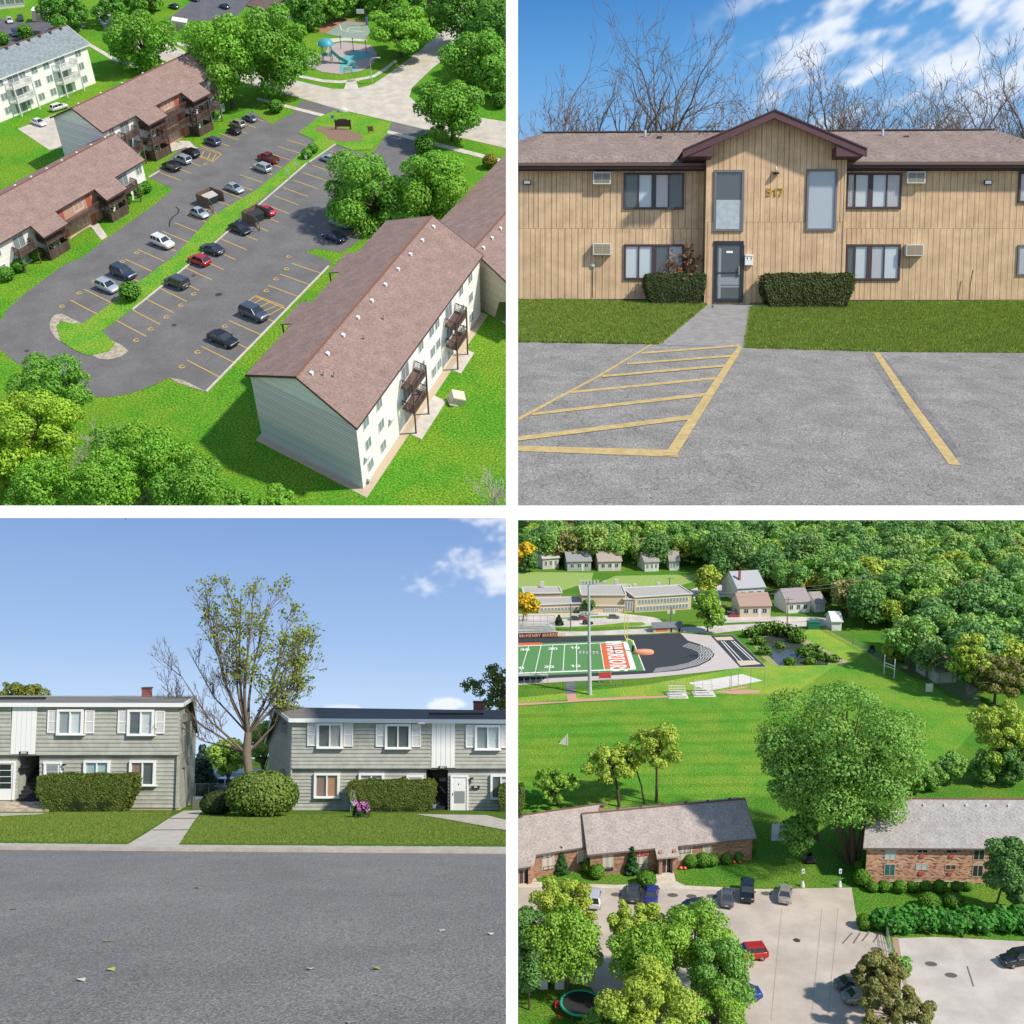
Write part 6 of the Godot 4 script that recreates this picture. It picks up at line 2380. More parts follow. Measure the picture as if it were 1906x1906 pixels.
	# ---- bin enclosures of timber
	for q in [[393, 377, "timber bin enclosure with open gate among the left bays"], [478, 410, "timber bin enclosure beside the red sedan"]]:
		var p := g(q[0], q[1])
		var o := thing("bin_enclosure", q[2], "enclosure", p, "", atan2(-heading(q[0], q[1], 40, 15).z, heading(q[0], q[1], 40, 15).x))
		for side in [[Vector3(-1.5, 0, -1.6), Vector3(1.5, 0, -1.6)], [Vector3(-1.5, 0, 1.6), Vector3(1.5, 0, 1.6)], [Vector3(-1.5, 0, -1.6), Vector3(-1.5, 0, 1.6)]]:
			var n := 10
			for i in n:
				s = Shape.new()
				var p0: Vector3 = side[0].lerp(side[1], (i + 0.04) / n)
				var p1: Vector3 = side[0].lerp(side[1], (i + 0.94) / n)
				var hh := 1.75 + rng.randf_range(-0.06, 0.06)
				s.hexa(p0, p1, p1 + Vector3(0.05, 0, 0.05), p0 + Vector3(0.05, 0, 0.05), p0 + Vector3(0, hh, 0), p1 + Vector3(0, hh, 0), p1 + Vector3(0.05, hh, 0.05), p0 + Vector3(0.05, hh, 0.05))
				part(o, "plank", s, paint(0.16, 0.11, 0.08, 0.9) if i % 2 else paint(0.13, 0.09, 0.07, 0.9))
		s = Shape.new()
		s.bar(Vector3(1.5, 1.6, 1.6), Vector3(3.2, 1.6, 2.4), 0.08, 0.1)
		s.bar(Vector3(1.5, 0.2, 1.6), Vector3(3.2, 0.2, 2.4), 0.08, 0.1)
		s.bar(Vector3(1.5, 0.2, 1.6), Vector3(3.2, 1.6, 2.4), 0.06, 0.06)
		s.bar(Vector3(3.2, 0.1, 2.4), Vector3(3.2, 1.7, 2.4), 0.08, 0.08, Vector3.BACK)
		part(o, "gate", s, paint(0.1, 0.07, 0.06, 0.9))
		var bin := thing("waste_container", "dark waste container inside the " + ("left" if q[0] < 420 else "right") + " timber enclosure", "container", p + Vector3(0, 0.02, 0), "", o.rotation.y)
		s = Shape.new()
		s.hexa(Vector3(-0.9, 0.1, 0.8), Vector3(0.8, 0.1, 0.8), Vector3(0.8, 0.1, -0.8), Vector3(-0.9, 0.1, -0.8), Vector3(-1.1, 1.1, 1.0), Vector3(1.0, 1.1, 1.0), Vector3(1.0, 1.3, -1.0), Vector3(-1.1, 1.3, -1.0))
		part(bin, "bin", s, paint(0.03, 0.06, 0.06, 0.6))
		s = Shape.new()
		s.hexa(Vector3(-1.1, 1.12, 1.02), Vector3(1.0, 1.12, 1.02), Vector3(1.0, 1.32, -1.02), Vector3(-1.1, 1.32, -1.02), Vector3(-1.1, 1.18, 1.02), Vector3(1.0, 1.18, 1.02), Vector3(1.0, 1.38, -1.02), Vector3(-1.1, 1.38, -1.02))
		part(bin, "lid", s, paint(0.45, 0.42, 0.38, 0.7) if q[0] < 420 else paint(0.03, 0.03, 0.03, 0.6))
	# ---- signs, lamps, boxes
	var mp := g(639, 240, 0.13)
	var sign := thing("entrance_sign", "dark brown timber entrance sign in the mulch bed", "sign", mp)
	s = Shape.new()
	s.prism([Vector2(-1.3, 0.45), Vector2(1.3, 0.45), Vector2(1.3, 1.5), Vector2(0.7, 1.85), Vector2(-0.7, 1.85), Vector2(-1.3, 1.5)], -0.08, 0.08)
	part(sign, "board", s, paint(0.09, 0.05, 0.04, 0.8))
	for x in [-1.35, 1.35]:
		s = Shape.new()
		s.box(Vector3(x - 0.12, -0.2, -0.12), Vector3(x + 0.12, 1.75, 0.12))
		part(sign, "post", s, paint(0.07, 0.04, 0.03, 0.8))
	for q in [[571, 305, "farthest"], [554, 318, "middle"], [537, 334, "nearest"]]:
		var p := g(q[0], q[1], 0.1)
		var o := thing("bay_sign", "small white sign on a thin post, %s of three along the grass strip" % q[2], "sign", p, "white signs on the grass strip")
		s = Shape.new()
		s.tube([Vector3.ZERO, Vector3(0, 1.5, 0)], [0.04, 0.04], 6)
		part(o, "post", s, metal(0.4, 0.4, 0.4))
		s = Shape.new()
		s.box(Vector3(-0.18, 0.95, 0.04), Vector3(0.18, 1.55, 0.07))
		part(o, "plate", s, paint(0.85, 0.85, 0.85, 0.5))
	var hp := g(620, 229, 0.13)
	var hs := thing("access_sign", "blue square sign on a post at the top of the grass island", "sign", hp)
	s = Shape.new()
	s.tube([Vector3.ZERO, Vector3(0, 1.3, 0)], [0.04, 0.04], 6)
	part(hs, "post", s, metal(0.5, 0.5, 0.5))
	s = Shape.new()
	s.box(Vector3(-0.28, 0.9, 0.03), Vector3(0.28, 1.5, 0.06))
	part(hs, "plate", s, paint(0.1, 0.3, 0.7, 0.5))
	var os := g(690, 247, 0.13)
	var ob := thing("notice_board", "small reddish sign board by the second drive", "sign", os)
	s = Shape.new()
	s.box(Vector3(-0.5, 0.3, -0.05), Vector3(0.5, 1.2, 0.05))
	part(ob, "board", s, paint(0.3, 0.11, 0.07, 0.8))
	s = Shape.new()
	s.box(Vector3(-0.5, -0.1, -0.04), Vector3(-0.4, 1.3, 0.04))
	s.box(Vector3(0.4, -0.1, -0.04), Vector3(0.5, 1.3, 0.04))
	part(ob, "post", s, paint(0.2, 0.1, 0.07, 0.8))
	var sl := g(692, 154)
	var lamp := thing("street_lamp", "grey street lamp with curved arm at the playground corner", "street lamp", sl)
	var top := rise(sl, 108)
	s = Shape.new()
	s.tube([Vector3.ZERO, Vector3(0, top * 0.5, 0), Vector3(0, top * 0.9, 0), Vector3(0.5, top, 0), Vector3(1.5, top * 1.02, 0)], [0.12, 0.1, 0.07, 0.06, 0.05], 8)
	part(lamp, "pole", s, paint(0.5, 0.5, 0.48, 0.5))
	s = Shape.new()
	s.box(Vector3(1.3, top * 1.0, -0.15), Vector3(2.1, top * 1.03, 0.15))
	part(lamp, "lamp_head", s, paint(0.45, 0.45, 0.44, 0.5))
	var hy := thing("fire_hydrant", "yellow fire hydrant on the far kerb", "hydrant", g(801, 164))
	s = Shape.new()
	s.lathe([Vector2(0.22, 0), Vector2(0.2, 0.1), Vector2(0.16, 0.12), Vector2(0.16, 0.65), Vector2(0.2, 0.68), Vector2(0.14, 0.85), Vector2(0.05, 0.95), Vector2(0.0, 0.95)], 10)
	part(hy, "barrel", s, paint(0.7, 0.42, 0.02, 0.5))
	s = Shape.new()
	s.box(Vector3(-0.3, 0.42, -0.09), Vector3(0.3, 0.58, 0.09))
	s.box(Vector3(-0.09, 0.42, 0.0), Vector3(0.09, 0.58, 0.28))
	part(hy, "nozzle", s, paint(0.7, 0.42, 0.02, 0.5))
	var ub := thing("transformer_box", "beige utility box on a slab in the right lawn", "box", g(848, 748))
	ub.rotation.y += 0.5
	s = Shape.new()
	s.hexa(Vector3(-0.85, 0, 0.75), Vector3(0.85, 0, 0.75), Vector3(0.85, 0, -0.75), Vector3(-0.85, 0, -0.75), Vector3(-0.85, 1.0, 0.75), Vector3(0.85, 1.0, 0.75), Vector3(0.85, 1.25, -0.75), Vector3(-0.85, 1.25, -0.75))
	part(ub, "cabinet", s, paint(0.5, 0.47, 0.37, 0.6))
	s = Shape.new()
	s.box(Vector3(-0.8, 0.1, 0.76), Vector3(-0.03, 0.92, 0.79))
	s.box(Vector3(0.03, 0.1, 0.76), Vector3(0.8, 0.92, 0.79))
	part(ub, "door", s, paint(0.45, 0.42, 0.33, 0.6))
	s = Shape.new()
	s.box(Vector3(-1.0, -0.1, -0.9), Vector3(1.0, 0.06, 0.95))
	part(ub, "slab", s, walk)
	for q in [[334, 54, 2.4, 1.9, "pale block shed with flat lid on the far lawn"], [76, 38, 2.6, 2.2, "beige shed with a door by the far car park"]]:
		var o := thing("shed", q[4], "shed", g(q[0], q[1]))
		o.rotation.y += 0.25
		s = Shape.new()
		s.box(Vector3(-q[2] / 2 - 0.3, 0, -1.2), Vector3(q[2] / 2 + 0.3, q[3], 1.2))
		part(o, "wall", s, paint(0.58, 0.52, 0.45, 0.8))
		s = Shape.new()
		s.box(Vector3(-q[2] / 2 - 0.45, q[3], -1.35), Vector3(q[2] / 2 + 0.45, q[3] + 0.14, 1.35))
		part(o, "roof", s, paint(0.62, 0.6, 0.57, 0.8))
		s = Shape.new()
		s.box(Vector3(-0.7, 0, 1.2), Vector3(0.7, 1.5, 1.24))
		part(o, "door", s, paint(0.4, 0.33, 0.26, 0.8))
	var rk := g(638, 207, 0.13)
	s = Shape.new()
	s.lathe([Vector2(0.9, 0.0), Vector2(0.85, 0.35), Vector2(0.5, 0.6), Vector2(0.0, 0.65)], 9, Vector3.ZERO, 1.1, 0.7)
	single("boulder", "pale boulder on the verge by the first drive", "boulder", s, paint(0.6, 0.58, 0.54, 0.9, "fine", 1.0), rk)
	var pb := thing("playground_board", "white board on legs at the edge of the playground", "board", g(648, 136))
	s = Shape.new()
	s.box(Vector3(-0.9, 0.5, -0.05), Vector3(0.9, 1.3, 0.05))
	part(pb, "board", s, paint(0.75, 0.78, 0.76, 0.5))
	for x in [-0.8, 0.8]:
		s = Shape.new()
		s.box(Vector3(x - 0.06, -0.1, -0.05), Vector3(x + 0.06, 0.5, 0.05))
		part(pb, "leg", s, paint(0.2, 0.4, 0.38, 0.5))
	var pv := g(610, 116)
	var pav := thing("play_tower", "play tower with blue green dome roof", "play tower", pv)
	var ph := rise(pv, 82)
	for x in [[-1, -1], [1, -1], [1, 1], [-1, 1]]:
		s = Shape.new()
		s.tube([Vector3(x[0] * 0.9, 0, x[1] * 0.9), Vector3(x[0] * 0.9, ph, x[1] * 0.9)], [0.09, 0.09], 6)
		part(pav, "post", s, paint(0.3, 0.25, 0.2, 0.6))
	s = Shape.new()
	s.lathe([Vector2(1.75, 0), Vector2(1.6, 0.4), Vector2(1.2, 0.85), Vector2(0.6, 1.15), Vector2(0.0, 1.25)], 8, Vector3(0, ph - 0.1, 0))
	part(pav, "dome", s, paint(0.04, 0.3, 0.36, 0.5))
	s = Shape.new()
	s.box(Vector3(-0.95, 1.5, -0.95), Vector3(0.95, 1.65, 0.95))
	part(pav, "platform", s, paint(0.1, 0.3, 0.28, 0.6))
	var sd := thing("slide", "teal playground slide curving down to the mat", "slide", g(630, 118))
	s = Shape.new()
	for k in [-0.4, 0.4]:
		s.bar(Vector3(-1.4, 2.3, k - 0.8), Vector3(0.2, 1.1, k - 0.2), 0.08, 0.35)
		s.bar(Vector3(0.2, 1.1, k - 0.2), Vector3(2.0, 0.35, k + 0.4), 0.08, 0.35)
	s.quad(Vector3(-1.4, 2.2, -1.2), Vector3(-1.4, 2.2, -0.4), Vector3(0.2, 1.0, 0.2), Vector3(0.2, 1.0, -0.6))
	s.quad(Vector3(0.2, 1.0, -0.6), Vector3(0.2, 1.0, 0.2), Vector3(2.0, 0.25, 0.8), Vector3(2.0, 0.25, 0.0))
	part(sd, "chute", s, paint(0.02, 0.28, 0.24, 0.3))
	s = Shape.new()
	s.bar(Vector3(0.2, 0, 0), Vector3(0.2, 1.0, 0), 0.1, 0.1, Vector3.BACK)
	part(sd, "leg", s, paint(0.1, 0.2, 0.2, 0.5))
	for q in [[635, 92, "left"], [658, 96, "middle"], [682, 100, "right"]]:
		s = Shape.new()
		s.tube([Vector3.ZERO, Vector3(0, 2.6, 0)], [0.07, 0.06], 6)
		s.box(Vector3(-0.14, 2.6, -0.14), Vector3(0.14, 2.75, 0.14))
		single("bollard_light", "dark post at the back of the playground, %s of three" % q[2], "post", s, paint(0.03, 0.03, 0.03, 0.6), g(q[0], q[1]), "posts behind the playground")
	var bh := g(683, 47)
	var hoop := thing("basketball_hoop", "basketball hoop on a padded pole at the court", "basketball hoop", bh)
	var hh := rise(bh, 17)
	s = Shape.new()
	s.tube([Vector3.ZERO, Vector3(0, hh * 0.8, 0), Vector3(-0.9, hh * 0.85, 0)], [0.12, 0.1, 0.07], 8)
	part(hoop, "pole", s, paint(0.05, 0.05, 0.06, 0.5))
	s = Shape.new()
	s.box(Vector3(-2.1, hh * 0.72, 0.0), Vector3(-0.4, hh, 0.08))
	part(hoop, "backboard", s, paint(0.7, 0.75, 0.75, 0.4))
	s = Shape.new()
	s.box(Vector3(-0.25, 0, -0.25), Vector3(0.25, 1.7, 0.25))
	part(hoop, "pad", s, paint(0.14, 0.2, 0.42, 0.7))
	s = Shape.new()
	var ring := []
	for i in 13:
		ring.append(Vector3(-1.25 + 0.28 * cos(TAU * i / 12), hh * 0.76, 0.4 + 0.28 * sin(TAU * i / 12)))
	var rr := []
	rr.resize(13)
	rr.fill(0.03)
	s.tube(ring, rr, 5)
	part(hoop, "rim", s, paint(0.5, 0.1, 0.03, 0.5))

	# ---- trees and shrubs
	keep = Rect2(-400, -400, 1352, 1350)
	var mid := leafy(0.2, 0.48, 0.045)
	var deep := leafy(0.13, 0.36, 0.04)
	var lime := leafy(0.24, 0.55, 0.045)
	var gold := leafy(0.42, 0.66, 0.05)
	var trees := [
		[432, 112, 66, 70, 201, lime, "bright green tree at the right end of the middle building", 434, 5200],
		[528, 92, 66, 76, 180, mid, "large spreading tree left of the playground", 501, 5600],
		[270, 72, 63, 47, 128, mid, "broad dense round tree in front of the white building", 284, 4200],
		[134, 22, 52, 30, 62, deep, "dark tree behind the white building", -1, 2000],
		[222, 6, 46, 28, 42, deep, "dark tree at the top edge above the street", -1, 1600],
		[280, -4, 38, 20, 20, mid, "tree at the top edge left of the shed", -1, 900],
		[576, 18, 30, 34, 58, deep, "dark upright tree above the playground", -1, 1500],
		[625, 8, 36, 26, 40, mid, "tree behind the ball court, left", -1, 1300],
		[668, -6, 34, 26, 24, deep, "dark tree behind the ball court", -1, 1000],
		[720, -4, 40, 26, 26, deep, "dark tree at the top edge right of the hoop", -1, 1000],
		[748, 52, 70, 52, 106, lime, "wide layered tree right of the ball court", 745, 5200],
		[800, 0, 40, 30, 44, deep, "dark tree at the top edge above the side street", -1, 1200],
		[868, 24, 62, 52, 88, deep, "dark dense tree in the top right corner", -1, 3200],
		[925, 60, 46, 60, 132, deep, "dark tree at the right border, upper", -1, 2800],
		[892, 104, 58, 52, 160, mid, "leafy tree right of the side street", -1, 4000],
		[924, 140, 36, 40, 184, mid, "tree at the right border above the round tree", -1, 2000],
		[841, 204, 60, 52, 262, mid, "round headed tree with clear trunk on the street verge", 842, 4600],
		[700, 362, 88, 76, 412, mid, "huge spreading tree over the right bays, its left half", 729, 8000],
		[806, 346, 62, 66, 416, lime, "big tree crown over the path, right half of the huge clump", 770, 5200],
		[764, 418, 36, 30, 440, mid, "lower bough tree behind the nearest roof", -1, 1800],
		[128, 728, 68, 60, 812, mid, "dark green tree behind the yellow green one at the lower left", -1, 5400],
		[98, 800, 88, 80, 895, gold, "large yellow green tree at the lower left", -1, 8000],
		[22, 850, 60, 66, 930, gold, "yellow green tree at the left border", -1, 4400],
		[236, 848, 52, 48, 905, mid, "dark tree behind the bottom clump", -1, 2600],
		[310, 862, 78, 68, 940, lime, "leafy tree in the bottom clump, right of the bare one", -1, 5600],
		[226, 905, 66, 58, 985, lime, "leafy tree at the bottom border, in the middle of the clump", -1, 4600],
		[372, 905, 62, 54, 985, mid, "dark tree at the bottom border, right of the clump", -1, 3600],
		[110, 912, 70, 50, 985, lime, "tree at the bottom border under the yellow green crown", -1, 3200],
		[448, 936, 26, 24, 975, mid, "small dark tree cut by the bottom border", -1, 900],
		[528, 928, 36, 22, 965, lime, "low bushy tree at the bottom border", -1, 1300],
	]
	for q in trees:
		tree_at("shade_tree", q[6], q[0], q[1], q[2], q[3], q[4], q[5], {"leaves": q[8], "form": "flat" if q[0] == 748 else "round"}, "trees round the parking court", q[7])
	var dead := [[188, 850, 905, "bare grey tree in the middle of the bottom clump"], [228, 925, 975, "bare grey treetop at the bottom border"], [912, 930, 975, "bare twiggy bush in the bottom right corner"]]
	for q in dead:
		var p := g(q[0], q[2])
		var t := thing("bare_tree", q[3], "tree", p)
		s = Shape.new()
		var tips := []
		for i in 5:
			grow(s, Vector3.ZERO, Vector3(rng.randf_range(-0.6, 0.6), 1, rng.randf_range(-0.6, 0.6)).normalized(), rise(p, q[1] - 28) * 0.55, 0.12, 0, tips, p, {"levels": 3, "kids": [5, 4, 3], "spread": 0.6, "bend": 0.25, "thin": 0.035, "lift": 0.04, "first": 0.3})
		part(t, "branches", s, paint(0.42, 0.37, 0.31, 0.9))
	keep = Rect2(-9999, -9999, 99999, 99999)
	var clip := leafy(0.14, 0.4, 0.035)
	var shrubs := [[264, 290, 9, "beside the lower stair porch of the middle building"], [400, 214, 11, "at the far corner of the middle building"], [385, 222, 7, "next to the far corner shrub, smaller"], [235, 370, 13, "right of the lower porch of the front left building"], [258, 356, 13, "beside the end wall of the front left building"], [272, 350, 12, "rightmost by the end wall of the front left building"], [68, 474, 13, "below the first porch of the front left building"], [38, 496, 13, "second from the left border"], [15, 512, 14, "at the left border, with orange flowers"], [515, 201, 13, "in a bark bed by the first drive"], [790, 272, 19, "by the second drive"], [912, 303, 14, "yellow flowered by the right pavement"], [572, 288, 10, "upper on the grass strip"], [583, 278, 10, "topmost on the grass strip"], [930, 190, 16, "dark, at the right border"], [245, 545, 20, "oval, on the grass strip by the silver hatchback"], [8, 75, 12, "left behind the white building"], [50, 64, 15, "right behind the white building"]]
	for q in shrubs:
		var p := g(q[0], q[1] + q[2] * 0.6, 0.05)
		var r: float = q[2] / per_metre(p)
		make_bush("round_shrub", "clipped green shrub " + q[3], p, Vector3(r, r * 0.85, r), 620, 0.24, clip if q[0] != 912 else leafy(0.3, 0.3, 0.02), "clipped shrubs round the parking court", 0.06)


# ---------------------------------------------------------------- bodies

func skin_over(bones: Array, cell: float, blend: float) -> Shape:
	# one continuous surface round tapered bones [a, b, ra, rb]: surface nets on a grid
	var lo := Vector3.INF
	var hi := -Vector3.INF
	for b in bones:
		for k in 2:
			var r := Vector3.ONE * (float(b[2 + k]) + blend + cell)
			lo = lo.min(b[k] - r)
			hi = hi.max(b[k] + r)
	var n := Vector3i(((hi - lo) / cell).ceil()) + Vector3i.ONE
	var f := PackedFloat32Array()
	f.resize(n.x * n.y * n.z)
	for z in n.z:
		for y in n.y:
			for x in n.x:
				var p := lo + Vector3(x, y, z) * cell
				var d := 9.0
				for b in bones:
					var ab: Vector3 = b[1] - b[0]
					var t := clampf((p - b[0]).dot(ab) / maxf(ab.length_squared(), 0.00001), 0, 1)
					var e: float = p.distance_to(b[0] + ab * t) - lerpf(b[2], b[3], t)
					var h := clampf(0.5 + 0.5 * (d - e) / blend, 0, 1)
					d = lerpf(d, e, h) - blend * h * (1.0 - h)
				f[(z * n.y + y) * n.x + x] = d
	var at := {}
	var s := Shape.new()
	var corner := [Vector3i(0, 0, 0), Vector3i(1, 0, 0), Vector3i(0, 1, 0), Vector3i(1, 1, 0), Vector3i(0, 0, 1), Vector3i(1, 0, 1), Vector3i(0, 1, 1), Vector3i(1, 1, 1)]
	for z in n.z - 1:
		for y in n.y - 1:
			for x in n.x - 1:
				var sum := Vector3.ZERO
				var cuts := 0
				for i in 8:
					for axis in [1, 2, 4]:
						if i & axis:
							continue
						var a: Vector3i = Vector3i(x, y, z) + corner[i]
						var b: Vector3i = Vector3i(x, y, z) + corner[i | axis]
						var fa := f[(a.z * n.y + a.y) * n.x + a.x]
						var fb := f[(b.z * n.y + b.y) * n.x + b.x]
						if (fa < 0) != (fb < 0):
							sum += Vector3(a).lerp(Vector3(b), fa / (fa - fb))
							cuts += 1
				if cuts:
					at[Vector3i(x, y, z)] = lo + sum / cuts * cell
	var slope := func(p: Vector3) -> Vector3:
		var q := Vector3i(((p - lo) / cell).round()).clamp(Vector3i.ONE, n - Vector3i(2, 2, 2))
		var i := (q.z * n.y + q.y) * n.x + q.x
		return Vector3(f[i + 1] - f[i - 1], f[i + n.x] - f[i - n.x], f[i + n.x * n.y] - f[i - n.x * n.y]).normalized()
	for c in at:
		for axis in 3:
			var step: Vector3i = [Vector3i(1, 0, 0), Vector3i(0, 1, 0), Vector3i(0, 0, 1)][axis]
			var u: Vector3i = [Vector3i(0, 1, 0), Vector3i(0, 0, 1), Vector3i(1, 0, 0)][axis]
			var v: Vector3i = [Vector3i(0, 0, 1), Vector3i(1, 0, 0), Vector3i(0, 1, 0)][axis]
			var e: Vector3i = c + step
			var fa := f[(c.z * n.y + c.y) * n.x + c.x]
			var fb := f[(e.z * n.y + e.y) * n.x + e.x]
			if (fa < 0) == (fb < 0) or not (at.has(c - u) and at.has(c - v) and at.has(c - u - v)):
				continue
			var p := [at[c], at[c - u], at[c - u - v], at[c - v]]
			if fa > 0:
				p.reverse()
			var m := [slope.call(p[0]), slope.call(p[1]), slope.call(p[2]), slope.call(p[3])]
			s.smooth_tri(p[0], p[1], p[2], m[0], m[1], m[2])
			s.smooth_tri(p[0], p[2], p[3], m[0], m[2], m[3])
	return s


# ---------------------------------------------------------------- playing fields and woods from above, lower right

func on_front(b: Dictionary, px: float, py: float) -> Vector2:
	# where on the long front of a house that is: along it, and up
	var nn: Vector3 = b.xf.basis.x.cross(Vector3.UP)
	var d := sight(px, py)
	var e: Vector3 = viewer() - b.at
	var p: Vector3 = e + d * (-nn.dot(e) / nn.dot(d))
	return Vector2(p.dot(b.xf.basis.x), p.y)


func win_px(b: Dictionary, x0: float, y0: float, x1: float, y1: float, frame_m: Material, pane_m: Material, split := true) -> void:
	var p := on_front(b, x0, y1)
	var q := on_front(b, x1, y0)
	wall_window(b, p.x, p.y, q.x - p.x, q.y - p.y, frame_m, pane_m, 0, split)


func front_box(b: Dictionary, called: String, x0: float, y0: float, x1: float, y1: float, proud: float, m: Material, parent: Node3D = null) -> MeshInstance3D:
	var p := on_front(b, x0, y1)
	var q := on_front(b, x1, y0)
	var s := Shape.new()
	s.xf = b.xf
	s.box(Vector3(p.x, p.y, -proud), Vector3(q.x, q.y, -0.005))
	return part(parent if parent else b.node, called, s, m)


func block(o: Node3D, l: Array, r: Array, top_y: float, deep: float, wall: Material, roof_m: Material, base: Vector3) -> Dictionary:
	# a flat roofed wing: its foot seen from l to r, its front edge of roof in row top_y
	var p := g(l[0], l[1])
	var q := g(r[0], r[1])
	var h := rise(p, top_y)
	var x := (q - p).normalized()
	var b := {"node": o, "xf": Transform3D(Basis(x, Vector3.UP, Vector3.UP.cross(x) * (-1.0 if Vector3.UP.cross(x).z > 0 else 1.0)), p - base), "wide": p.distance_to(q), "deep": deep, "h": h, "up": 0.1, "at": p}
	var s := Shape.new()
	s.xf = b.xf
	s.box(Vector3(0, -0.3, 0), Vector3(b.wide, h, deep))
	part(o, "wall", s, wall)
	s = Shape.new()
	s.xf = b.xf
	s.box(Vector3(-0.15, h, -0.15), Vector3(b.wide + 0.15, h + 0.25, deep + 0.15))
	var roof := part(o, "roof", s, roof_m)
	s = Shape.new()
	s.xf = b.xf
	for k in [[Vector3(-0.2, 0, -0.2), Vector3(b.wide + 0.2, 0, -0.2)], [Vector3(-0.2, 0, deep + 0.2), Vector3(b.wide + 0.2, 0, deep + 0.2)], [Vector3(-0.2, 0, -0.2), Vector3(-0.2, 0, deep + 0.2)], [Vector3(b.wide + 0.2, 0, -0.2), Vector3(b.wide + 0.2, 0, deep + 0.2)]]:
		s.bar(k[0] + Vector3(0, h + 0.3, 0), k[1] + Vector3(0, h + 0.3, 0), 0.3, 0.3)
	part(roof, "parapet", s, paint(0.6, 0.58, 0.54, 0.7))
	return b


func ribbon(b: Dictionary, x0: float, x1: float, y0: float, y1: float, n: int, frame_m: Material, pane_m: Material) -> void:
	for i in n:
		var a := lerpf(x0, x1, i / float(n))
		var c := lerpf(x0, x1, (i + 0.92) / n)
		var s := Shape.new()
		s.xf = b.xf
		s.box(Vector3(a * b.wide, y0 * b.h, -0.1), Vector3(c * b.wide, y1 * b.h, -0.01))
		var f := part(b.node, "window", s, frame_m)
		s = Shape.new()
		s.xf = b.xf
		s.box(Vector3(a * b.wide + 0.12, y0 * b.h + 0.12, -0.13), Vector3(c * b.wide - 0.12, y1 * b.h - 0.12, -0.1))
		part(f, "pane", s, pane_m)


